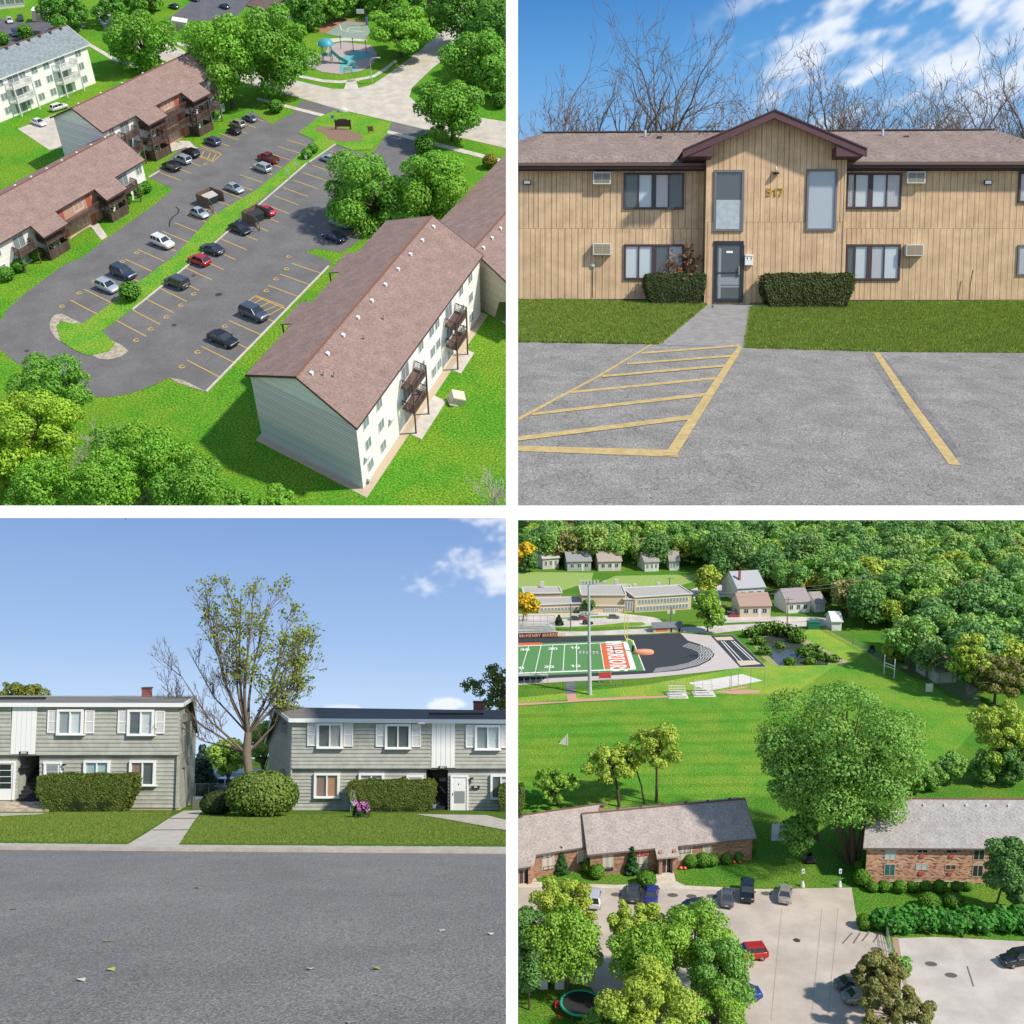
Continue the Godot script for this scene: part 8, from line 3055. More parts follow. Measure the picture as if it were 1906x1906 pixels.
	for q in [[1655, 1640], [1700, 1640], [1757, 1640], [1785, 1640]]:
		win_px(r1, q[0], q[1], q[0] + 20, q[1] + 8, pale, dim)
	for q in [[r1, 9, 0.42], [l1, 7, 0.6], [l2, 8, 0.6]]:
		roof_vents(q[0], q[1], q[2], paint(0.06, 0.06, 0.06, 0.7) if q[0] != r1 else paint(0.6, 0.6, 0.6, 0.5), 0.35)
	var flags := thing("bunting", "three red ornaments on the window grille of the long brick house", "ornament", l1.at)
	s = Shape.new()
	s.xf = l1.xf
	for x in [1187.0, 1195.0, 1203.0]:
		var q := on_front(l1, x, 1588)
		s.box(Vector3(q.x - 0.22, q.y - 0.22, -0.12), Vector3(q.x + 0.22, q.y + 0.22, -0.07))
	part(flags, "ornament", s, paint(0.6, 0.03, 0.03, 0.6))

	# ---- cars
	var away := [3.0, -26.0]
	for q in [
		[1179, 1668, "sedan", 0.05, 0.06, 0.06, away, "dark grey sedan, leftmost in front of the brick houses", "cars by the brick houses"],
		[1213, 1671, "sedan", 0.03, 0.035, 0.22, away, "bright blue sedan beside the dark grey one", "cars by the brick houses"],
		[1354, 1677, "sedan", 0.1, 0.11, 0.12, away, "grey sedan left of the black sport utility car", "cars by the brick houses"],
		[1390.6, 1668, "suv", 0.012, 0.013, 0.014, [0.0, 26.0], "black sport utility car facing the viewer, roof bars", "cars by the brick houses"],
		[1461, 1670, "sedan", 0.36, 0.33, 0.29, away, "champagne sedan alone at the right end of the row", "cars by the brick houses"],
		[1287, 1700, "suv", 0.02, 0.02, 0.022, [-26.0, 4.0], "black car mostly under the light green trees", "cars under the trees"],
		[1393, 1783, "suv", 0.5, 0.02, 0.02, [-26.0, 2.0], "red car sticking out right of the trees", "cars under the trees"],
		[1380, 1858, "sedan", 0.02, 0.07, 0.3, [-26.0, 2.0], "blue car sticking out of the trees near the bottom", "cars under the trees"],
		[1106, 1680, "suv", 0.6, 0.62, 0.64, away, "white car hidden in the light green tree", "cars under the trees"],
		[1590, 1838, "sedan", 0.1, 0.11, 0.12, [26.0, -3.0], "grey car under the reddish tree, upper", "cars under the reddish tree"],
		[1604, 1862, "sedan", 0.2, 0.22, 0.22, [26.0, -3.0], "grey car under the reddish tree, lower", "cars under the reddish tree"],
		[1895, 1793, "suv", 0.014, 0.014, 0.017, [-26.0, 4.0], "black car at the right border of the right car park", "cars in the right car park"],
		[1071, 1154, "suv", 0.05, 0.055, 0.06, [26.0, 0.0], "dark car in front of the school, left of the red one", "cars by the school"],
		[1084, 1153, "sedan", 0.4, 0.03, 0.04, [26.0, 0.0], "red car in front of the school", "cars by the school"],
		[1094, 1162, "suv", 0.02, 0.02, 0.022, [26.0, 0.0], "black car on the school drive, below the red one", "cars by the school"],
		[1143, 1151, "suv", 0.1, 0.12, 0.13, [26.0, 0.0], "grey estate alone on the school drive", "cars by the school"],
		[1090, 1146, "suv", 0.6, 0.6, 0.6, [26.0, 0.0], "white car close to the school entrance", "cars by the school"],
		[1367, 1148, "sedan", 0.5, 0.03, 0.03, [26.0, 0.0], "red car beside the tan bungalow", "cars by the bungalow"],
		[1366, 1142, "pickup", 0.6, 0.6, 0.6, [26.0, 0.0], "white pickup behind the red car by the bungalow", "cars by the bungalow"],
		[1348, 1134, "suv", 0.5, 0.04, 0.03, [26.0, 0.0], "red van behind the round tree", "cars by the bungalow"],
	]:
		park(q[2], q[7], g(q[0], q[1], 0.03), heading(q[0], q[1], q[6][0], q[6][1]), q[3], q[4], q[5], q[8], 0.95 if q[1] > 1200 else 0.58)

	# ---- houses and sheds beyond
	var hroof := paint(0.3, 0.27, 0.26, 0.9, "shingle", 0.2)
	var houses := [
		[[1377, 1149], [1434, 1148], 3.0, 1128, 8.0, 2.2, paint(0.55, 0.47, 0.36, 0.8), paint(0.36, 0.25, 0.2, 0.9), "tan bungalow with brown roof by the road"],
		[[1372, 1122], [1422, 1119], 4.0, 1096, 10.0, 3.2, paint(0.55, 0.57, 0.6, 0.8), paint(0.36, 0.37, 0.4, 0.9), "pale grey gabled house with red chimney behind the bungalow"],
		[[1464, 1142], [1507, 1140], 3.0, 1122, 8.0, 2.4, paint(0.7, 0.7, 0.7, 0.8), paint(0.3, 0.26, 0.27, 0.9), "small white house with grey roof by the road"],
		[[1517, 1140], [1535, 1139], 2.6, 1124, 7.0, 1.8, paint(0.72, 0.72, 0.72, 0.8), hroof, "white garage right of the small white house"],
		[[1548, 1174], [1566, 1174], 2.4, 1160, 5.0, 1.6, paint(0.7, 0.7, 0.7, 0.8), paint(0.6, 0.6, 0.6, 0.8), "white shed by the long fence"],
		[[1742, 1272], [1780, 1270], 2.6, 1245, 8.0, 2.0, paint(0.72, 0.71, 0.68, 0.8), paint(0.2, 0.12, 0.1, 0.9), "white shed with brown roof among the right trees"],
		[[1010, 1060], [1040, 1058], 3.4, 1045, 8.0, 2.2, paint(0.5, 0.48, 0.44, 0.8), paint(0.45, 0.42, 0.4, 0.9), "tan house in the row behind the upper field, leftmost"],
		[[1056, 1063], [1100, 1062], 3.0, 1050, 8.0, 2.0, paint(0.36, 0.4, 0.42, 0.8), paint(0.26, 0.27, 0.29, 0.9), "grey house in the row behind the upper field"],
		[[1114, 1063], [1156, 1062], 3.0, 1050, 8.0, 2.2, paint(0.55, 0.52, 0.48, 0.8), paint(0.36, 0.3, 0.27, 0.9), "beige house in the middle of the row behind the upper field"],
		[[1200, 1064], [1226, 1063], 3.0, 1053, 8.0, 2.0, paint(0.6, 0.6, 0.58, 0.8), hroof, "pale house in the row behind the upper field, right"],
		[[1246, 1062], [1264, 1062], 3.0, 1052, 8.0, 2.0, paint(0.65, 0.66, 0.68, 0.8), hroof, "small white house, rightmost behind the upper field"],
		[[1588, 1106], [1640, 1104], 4.0, 1092, 9.0, 2.6, paint(0.66, 0.66, 0.66, 0.8), paint(0.4, 0.36, 0.36, 0.9), "pale roofed house deep in the right woods"],
	]
	for q in houses:
		var p := g(q[0][0], q[0][1])
		var e := g(q[1][0], q[1][1])
		var v := e - p
		var o := thing("shed" if "shed" in q[8] else "far_house", q[8], "shed" if "shed" in q[8] else "house", p)
		var xf := Transform3D(Basis(v.normalized(), Vector3.UP, Vector3(v.z, 0, -v.x).normalized()), Vector3.ZERO)
		var wide := v.length()
		var b := {"node": o, "xf": xf, "wide": wide, "h": q[2], "at": p}
		s = Shape.new()
		s.xf = xf
		s.box(Vector3(0, -0.3, 0), Vector3(wide, q[2], q[4]))
		s.tri(Vector3(0, q[2], 0), Vector3(0, q[2] + q[5], q[4] / 2), Vector3(0, q[2], q[4]))
		s.tri(Vector3(wide, q[2], 0), Vector3(wide, q[2], q[4]), Vector3(wide, q[2] + q[5], q[4] / 2))
		part(o, "wall", s, q[6])
		s = Shape.new()
		s.xf = xf
		var t := Vector3(0, 0.15, 0)
		for z in [[-0.4, q[4] / 2], [q[4] + 0.4, q[4] / 2]]:
			var y0: float = q[2] - 0.2
			var a0 := Vector3(-0.3, y0, z[0])
			var a1 := Vector3(wide + 0.3, y0, z[0])
			var a2 := Vector3(wide + 0.3, q[2] + q[5], z[1])
			var a3 := Vector3(-0.3, q[2] + q[5], z[1])
			s.hexa(a0, a1, a2, a3, a0 + t, a1 + t, a2 + t, a3 + t)
		part(o, "roof", s, q[7])
		if not "shed" in q[8]:
			for x in [0.12, 0.42, 0.72]:
				wall_window(b, wide * x, q[2] * 0.3, wide * 0.16, q[2] * 0.45, paint(0.7, 0.7, 0.7, 0.6), dim)
			s = Shape.new()
			s.xf = xf
			s.box(Vector3(wide * 0.6, 0, -0.06), Vector3(wide * 0.6 + 0.6, q[2] * 0.75, -0.01))
			part(o, "door", s, paint(0.66, 0.66, 0.66, 0.6))
		if "chimney" in q[8]:
			s = Shape.new()
			s.xf = xf
			s.box(Vector3(1.2, q[2], 2.0), Vector3(1.7, q[2] + q[5] + 0.8, 2.5))
			part(o, "chimney", s, paint(0.36, 0.08, 0.06, 0.9))

	# ---- fences, goals, signs, poles
	var line := [[1518, 1163], [1545, 1178], [1587, 1201], [1615, 1218], [1645, 1234], [1682, 1250], [1721, 1264], [1748, 1277], [1771, 1290], [1796, 1304], [1822, 1318]]
	var fp := g(1518, 1163)
	var fence := thing("chain_link_fence", "long chain link fence along the right side of the playing field", "fence", fp)
	var mesh_s := Shape.new()
	mesh_s.xf.origin = -fp
	for i in line.size():
		var p := g(line[i][0], line[i][1])
		var h := 1.6 if i < 6 else 3.6
		s = about(fp)
		s.tube([p, p + Vector3(0, h, 0)], [0.06, 0.06], 6)
		part(fence, "post", s, paint(0.1, 0.11, 0.11, 0.5))
		if i:
			var q := g(line[i - 1][0], line[i - 1][1])
			for k in 9:
				mesh_s.bar(q + Vector3(0, h * k / 8.0, 0), p + Vector3(0, h * k / 8.0, 0), 0.02, 0.02)
			for k in 26:
				var f := q.lerp(p, k / 26.0)
				mesh_s.bar(f, f + Vector3(0, h, 0), 0.018, 0.018, Vector3.BACK)
	part(fence, "mesh_panel", mesh_s, paint(0.22, 0.24, 0.24, 0.5))
	var f2 := g(1647, 1726)
	var fence2 := thing("chain_link_fence", "short white topped chain link fence between the two car parks", "fence", f2)
	for i in 5:
		var p := g(lerpf(1647, 1660, i / 4.0), lerpf(1727, 1788, i / 4.0))
		s = about(f2)
		s.tube([p, p + Vector3(0, 1.3, 0)], [0.06, 0.06], 6)
		part(fence2, "post", s, metal(0.6, 0.62, 0.62))
	s = about(f2)
	for y in [0.2, 0.5, 0.8, 1.1, 1.3]:
		s.bar(g(1647, 1727) + Vector3(0, y, 0), g(1660, 1788) + Vector3(0, y, 0), 0.04, 0.04)
	part(fence2, "rail", s, metal(0.55, 0.58, 0.58))
	var gb := thing("rugby_goal", "white goal frame of two posts near the fence", "goal", g(1645, 1255))
	var ga := g(1645, 1255)
	var gz := g(1664, 1263) - ga
	s = Shape.new()
	for p in [Vector3.ZERO, gz]:
		s.bar(p, p + Vector3(0, 4.2, 0), 0.14, 0.14, Vector3.BACK)
	part(gb, "post", s, paint(0.8, 0.8, 0.8, 0.5))
	s = Shape.new()
	s.bar(Vector3(0, 2.6, 0), gz + Vector3(0, 2.6, 0), 0.12, 0.14)
	s.bar(Vector3(0, 2.0, 0), gz + Vector3(0, 2.0, 0), 0.1, 0.1)
	part(gb, "crossbar", s, paint(0.8, 0.8, 0.8, 0.5))
	var bo := thing("notice_board", "white board on the tall fence", "board", g(1729, 1291))
	s = Shape.new()
	s.box(Vector3(-0.7, 0.4, 0), Vector3(0.7, 2.1, 0.08))
	part(bo, "panel", s, paint(0.62, 0.62, 0.58, 0.6))
	s = Shape.new()
	s.box(Vector3(-0.6, -0.1, 0.0), Vector3(-0.5, 0.4, 0.06))
	s.box(Vector3(0.5, -0.1, 0.0), Vector3(0.6, 0.4, 0.06))
	part(bo, "leg", s, paint(0.2, 0.2, 0.2, 0.6))
	var lg := thing("lacrosse_goal", "white netted goal on the big green field", "goal", g(1056, 1384))
	s = Shape.new()
	s.tri(Vector3(0, 0, 0.7), Vector3(0, 1.8, 0), Vector3(-1.5, 0, 0))
	s.tri(Vector3(0, 0, -0.7), Vector3(-1.5, 0, 0), Vector3(0, 1.8, 0))
	part(lg, "net", s, paint(0.66, 0.64, 0.58, 0.8))
	s = Shape.new()
	s.bar(Vector3(0, 0, 0.75), Vector3(0, 1.8, 0), 0.08, 0.08)
	s.bar(Vector3(0, 0, -0.75), Vector3(0, 1.8, 0), 0.08, 0.08)
	s.bar(Vector3(0, 0, 0.75), Vector3(-1.5, 0.02, 0), 0.06, 0.06)
	part(lg, "frame", s, paint(0.7, 0.68, 0.64, 0.6))
	for q in [[1493.5, 1650, "left"], [1562.5, 1650, "right"]]:
		var p := g(q[0], q[1])
		var o := thing("access_sign", "white parking sign on a post in a concrete cone, %s of two" % q[2], "sign", p, "parking signs in cones")
		s = Shape.new()
		s.lathe([Vector2(0.32, 0), Vector2(0.3, 0.15), Vector2(0.16, 0.75), Vector2(0.0, 0.78)], 10)
		part(o, "base", s, paint(0.62, 0.6, 0.56, 0.8))
		s = Shape.new()
		s.tube([Vector3(0, 0.7, 0), Vector3(0, 2.4, 0)], [0.04, 0.04], 6)
		part(o, "post", s, metal(0.3, 0.3, 0.3))
		s = Shape.new()
		s.box(Vector3(-0.18, 1.85, 0.03), Vector3(0.18, 2.5, 0.06))
		var pl := part(o, "plate", s, paint(0.8, 0.82, 0.82, 0.5))
		s = Shape.new()
		s.box(Vector3(-0.1, 2.0, 0.06), Vector3(0.1, 2.3, 0.065))
		part(pl, "symbol", s, paint(0.08, 0.18, 0.4, 0.5))
	for q in [[1062, 1175, 1124, "on the verge left of the mast"], [1249, 1157, 1130, "with banners on the school lawn"], [1465, 1165, 1112, "in front of the small white house"], [1246, 1096, 1075, "behind the school"], [1375, 1100, 1080, "left of the gabled house"], [1362, 1102, 1078, "beside the grey car park behind the school"], [1875, 1108, 1090, "in the right woods"]]:
		var p := g(q[0], q[1])
		var h := rise(p, q[2])
		var o := thing("utility_pole", "tall brown utility pole " + q[3], "pole", p, "utility poles")
		s = Shape.new()
		s.tube([Vector3.ZERO, Vector3(0, h, 0)], [0.17, 0.12], 6)
		part(o, "pole", s, paint(0.2, 0.17, 0.15, 0.9))
		s = Shape.new()
		s.bar(Vector3(-1.1, h * 0.93, 0), Vector3(1.1, h * 0.93, 0), 0.12, 0.12)
		part(o, "crossarm", s, paint(0.2, 0.17, 0.15, 0.9))
		if q[0] == 1249:
			s = Shape.new()
			for x in [-0.95, 0.35]:
				s.box(Vector3(x, h * 0.55, -0.03), Vector3(x + 0.6, h * 0.8, 0.03))
			part(o, "banner", s, paint(0.72, 0.7, 0.72, 0.7))
	var w0 := g(1440, 1165) + Vector3(0, 7, 0)
	var wire := thing("power_line", "thin power line strung across the road towards the woods", "wire", w0)
	s = about(w0)
	var poles := [g(1300, 1168) + Vector3(0, 8, 0), g(1465, 1165) + Vector3(0, 8.5, 0), g(1620, 1140) + Vector3(0, 9, 0), g(1875, 1108) + Vector3(0, 8, 0)]
	for i in 3:
		for y in [0.0, 0.9]:
			var m: Vector3 = (poles[i] + poles[i + 1]) / 2 - Vector3(0, 0.8, 0)
			s.tube([poles[i] + Vector3(0, y, 0), m + Vector3(0, y, 0), poles[i + 1] + Vector3(0, y, 0)], [0.04, 0.04, 0.04], 3)
	part(wire, "cable", s, paint(0.3, 0.3, 0.3, 0.6))
	var gc := g(1513, 1170)
	s = Shape.new()
	s.box(Vector3(-1.3, 0, -0.9), Vector3(1.3, 1.7, 0.9))
	s.box(Vector3(-1.4, 1.7, -1.0), Vector3(1.4, 1.85, 1.0))
	single("green_container", "dark green container at the corner of the road and the long fence", "container", s, paint(0.01, 0.14, 0.08, 0.6), gc)

	# ---- mower with its driver
	var mw := g(1507, 1605)
	var mower := thing("riding_mower", "black and red riding mower on the lawn by the big tree", "mower", mw)
	s = Shape.new()
	s.box(Vector3(-0.55, 0.28, -0.2), Vector3(0.55, 0.62, 0.75))
	s.box(Vector3(-0.35, 0.6, 0.1), Vector3(0.35, 0.75, 0.65))
	part(mower, "engine", s, paint(0.02, 0.02, 0.022, 0.5))
	s = Shape.new()
	s.box(Vector3(-0.75, 0.12, -1.0), Vector3(0.75, 0.3, -0.15))
	part(mower, "cutting_deck", s, paint(0.35, 0.02, 0.02, 0.5))
	for q in [[-0.62, 0.4, 0.28], [0.62, 0.4, 0.28], [-0.45, -0.95, 0.16], [0.45, -0.95, 0.16]]:
		s = Shape.new()
		s.xf = Transform3D(Basis(Vector3.BACK, PI / 2), Vector3(q[0], q[2], q[1]))
		s.lathe([Vector2(0.0, -0.12), Vector2(q[2], -0.1), Vector2(q[2], 0.1), Vector2(0.0, 0.12)], 12)
		part(mower, "wheel", s, paint(0.015, 0.015, 0.015, 0.9))
	s = Shape.new()
	s.box(Vector3(-0.28, 0.62, -0.15), Vector3(0.28, 0.72, 0.3))
	s.box(Vector3(-0.28, 0.7, 0.22), Vector3(0.28, 1.1, 0.32))
	part(mower, "seat", s, paint(0.02, 0.02, 0.02, 0.6))
	s = Shape.new()
	for x in [-0.3, 0.3]:
		s.bar(Vector3(x, 0.5, -0.45), Vector3(x, 1.0, -0.4), 0.04, 0.04, Vector3.BACK)
	part(mower, "lever", s, paint(0.02, 0.02, 0.02, 0.5))
	var driver := thing("person", "person in dark clothes sitting on the riding mower, seen from behind", "person", mw + Vector3(0, 0.72, 0.05))
	var body := [[Vector3(0, 0.06, 0.05), Vector3(0, 0.52, 0.02), 0.17, 0.19], [Vector3(0, 0.52, 0.02), Vector3(0, 0.64, 0.0), 0.12, 0.06], [Vector3(-0.19, 0.5, 0), Vector3(-0.27, 0.24, -0.1), 0.065, 0.05], [Vector3(0.19, 0.5, 0), Vector3(0.27, 0.24, -0.1), 0.065, 0.05], [Vector3(-0.27, 0.24, -0.1), Vector3(-0.27, 0.26, -0.36), 0.048, 0.035], [Vector3(0.27, 0.24, -0.1), Vector3(0.27, 0.26, -0.36), 0.048, 0.035], [Vector3(-0.1, 0.06, 0), Vector3(-0.15, 0.06, -0.42), 0.095, 0.07], [Vector3(0.1, 0.06, 0), Vector3(0.15, 0.06, -0.42), 0.095, 0.07], [Vector3(-0.15, 0.06, -0.42), Vector3(-0.16, -0.38, -0.5), 0.065, 0.045], [Vector3(0.15, 0.06, -0.42), Vector3(0.16, -0.38, -0.5), 0.065, 0.045], [Vector3(-0.16, -0.4, -0.48), Vector3(-0.16, -0.41, -0.66), 0.045, 0.035], [Vector3(0.16, -0.4, -0.48), Vector3(0.16, -0.41, -0.66), 0.045, 0.035]]
	part(driver, "body", skin_over(body, 0.035, 0.05), paint(0.03, 0.035, 0.055, 0.9))
	var head := [[Vector3(0, 0.7, 0.0), Vector3(0, 0.78, -0.01), 0.085, 0.095], [Vector3(0, 0.62, 0.0), Vector3(0, 0.7, 0), 0.055, 0.05], [Vector3(0, 0.71, -0.09), Vector3(0, 0.69, -0.11), 0.016, 0.012], [Vector3(-0.095, 0.73, 0), Vector3(-0.1, 0.71, 0), 0.02, 0.015], [Vector3(0.095, 0.73, 0), Vector3(0.1, 0.71, 0), 0.02, 0.015]]
	part(driver, "head", skin_over(head, 0.02, 0.02), paint(0.42, 0.25, 0.17, 0.7))
	for side in [-1.0, 1.0]:
		var hand := [[Vector3(0.27 * side, 0.27, -0.36), Vector3(0.28 * side, 0.28, -0.42), 0.035, 0.03], [Vector3(0.25 * side, 0.28, -0.4), Vector3(0.24 * side, 0.31, -0.43), 0.012, 0.01]]
		for k in 4:
			var fx2: float = 0.27 * side + (k - 1.5) * 0.018
			hand.append([Vector3(fx2, 0.28, -0.43), Vector3(fx2, 0.27, -0.475 + absf(k - 1.2) * 0.006), 0.01, 0.009])
			hand.append([Vector3(fx2, 0.27, -0.475 + absf(k - 1.2) * 0.006), Vector3(fx2, 0.235, -0.47), 0.009, 0.008])
		part(driver, "hand", skin_over(hand, 0.008, 0.012), paint(0.42, 0.25, 0.17, 0.7))
	s = Shape.new()
	s.lathe([Vector2(0.105, 0.78), Vector2(0.108, 0.83), Vector2(0.08, 0.88), Vector2(0.0, 0.9)], 12)
	s.box(Vector3(-0.07, 0.78, -0.2), Vector3(0.07, 0.8, -0.08))
	part(driver, "cap", s, paint(0.02, 0.02, 0.03, 0.9))

	# ---- the garden corner at the lower left
	var shed := thing("garden_shed", "white metal shed with open dark doorway under the trees", "shed", g(1027, 1842))
	s = Shape.new()
	s.box(Vector3(-1.3, 0, -1.6), Vector3(-0.45, 1.7, 0))
	s.box(Vector3(0.35, 0, -1.6), Vector3(1.35, 1.7, 0))
	s.box(Vector3(-0.45, 1.5, -1.6), Vector3(0.35, 1.7, 0))
	s.box(Vector3(-0.45, 0, -1.6), Vector3(0.35, 1.5, -1.5))
	part(shed, "wall", s, paint(0.62, 0.63, 0.64, 0.6))
	s = Shape.new()
	s.hexa(Vector3(-1.4, 1.7, 0.1), Vector3(1.45, 1.7, 0.1), Vector3(1.45, 1.7, -1.7), Vector3(-1.4, 1.7, -1.7), Vector3(-1.4, 1.76, 0.1), Vector3(1.45, 1.76, 0.1), Vector3(1.0, 2.15, -0.8), Vector3(-1.0, 2.15, -0.8))
	part(shed, "roof", s, paint(0.6, 0.58, 0.55, 0.7))
	for i in 4:
		s = Shape.new()
		s.box(Vector3(-1.29 + i * 0.21, 0.05, 0.0), Vector3(-1.1 + i * 0.21, 1.66, 0.03))
		part(shed, "panel", s, paint(0.66, 0.67, 0.68, 0.6))
	var tp := g(1081, 1880)
	var tramp := thing("trampoline", "round trampoline with green rim below the shed", "trampoline", tp)
	s = Shape.new()
	var rim := []
	var rad := []
	for i in 25:
		rim.append(Vector3(cos(TAU * i / 24) * 2.15, 0.85, sin(TAU * i / 24) * 2.15))
		rad.append(0.16)
	s.tube(rim, rad, 6)
	part(tramp, "rim", s, paint(0.02, 0.36, 0.24, 0.5))
	s = Shape.new()
	s.lathe([Vector2(0.0, 0.84), Vector2(2.05, 0.86)], 24)
	part(tramp, "mat", s, paint(0.02, 0.022, 0.022, 0.8))
	for i in 6:
		s = Shape.new()
		s.tube([Vector3(cos(i * TAU / 6) * 2.0, 0, sin(i * TAU / 6) * 2.0), Vector3(cos(i * TAU / 6) * 2.1, 0.8, sin(i * TAU / 6) * 2.1)], [0.05, 0.05], 6)
		part(tramp, "leg", s, metal(0.3, 0.3, 0.3))
	var ch := thing("garden_chair", "small red chair left of the trampoline", "chair", g(1038, 1880))
	s = Shape.new()
	s.box(Vector3(-0.28, 0.4, -0.25), Vector3(0.28, 0.46, 0.25))
	part(ch, "seat", s, paint(0.4, 0.03, 0.03, 0.6))
	s = Shape.new()
	s.box(Vector3(-0.28, 0.46, -0.28), Vector3(0.28, 0.95, -0.22))
	part(ch, "backrest", s, paint(0.35, 0.03, 0.03, 0.6))
	for x in [-0.24, 0.24]:
		for z in [-0.22, 0.22]:
			s = Shape.new()
			s.box(Vector3(x - 0.03, 0, z - 0.03), Vector3(x + 0.03, 0.4, z + 0.03))
			part(ch, "leg", s, paint(0.2, 0.03, 0.03, 0.6))
	s = Shape.new()
	s.hexa(Vector3(-0.3, 0, 0.12), Vector3(0.3, 0, 0.12), Vector3(0.3, 0, -0.12), Vector3(-0.3, 0, -0.12), Vector3(-0.25, 0.2, 0.1), Vector3(0.2, 0.14, 0.1), Vector3(0.2, 0.14, -0.1), Vector3(-0.25, 0.2, -0.1))
	single("toy", "small red toy lying in front of the trampoline", "toy", s, paint(0.6, 0.06, 0.03, 0.5), g(1043, 1893))
	for q in [[1267, 1618, "leftmost, by the entrance"], [1275, 1618, "second from the entrance"], [1356, 1608, "left of three right of the shrubs"], [1366, 1607, "middle of three right of the shrubs"], [1377, 1606, "right of three, by the round topiary"]]:
		s = Shape.new()
		s.lathe([Vector2(0.0, 0.0), Vector2(0.25, 0.1), Vector2(0.27, 0.25), Vector2(0.15, 0.4), Vector2(0.0, 0.42)], 10)
		single("orange_ball", "orange ball ornament on the lawn edge, " + q[2], "ornament", s, paint(0.7, 0.15, 0.08, 0.5), g(q[0], q[1]), "orange ornaments")

	# ---- foliage
	keep = Rect2(958, 973, 1400, 1400)
	var mid := leafy(0.24, 0.48, 0.085)
	var deep := leafy(0.16, 0.35, 0.085)
	var lime := leafy(0.31, 0.56, 0.065)
	var yell := leafy(0.5, 0.64, 0.09)
	var gold := leafy(0.85, 0.6, 0.02)
	var rust := leafy(0.3, 0.3, 0.09)
	var pine := leafy(0.025, 0.075, 0.03)
	var clip := leafy(0.14, 0.34, 0.025)
	var big := {"lobes": 40, "puff": 0.3}
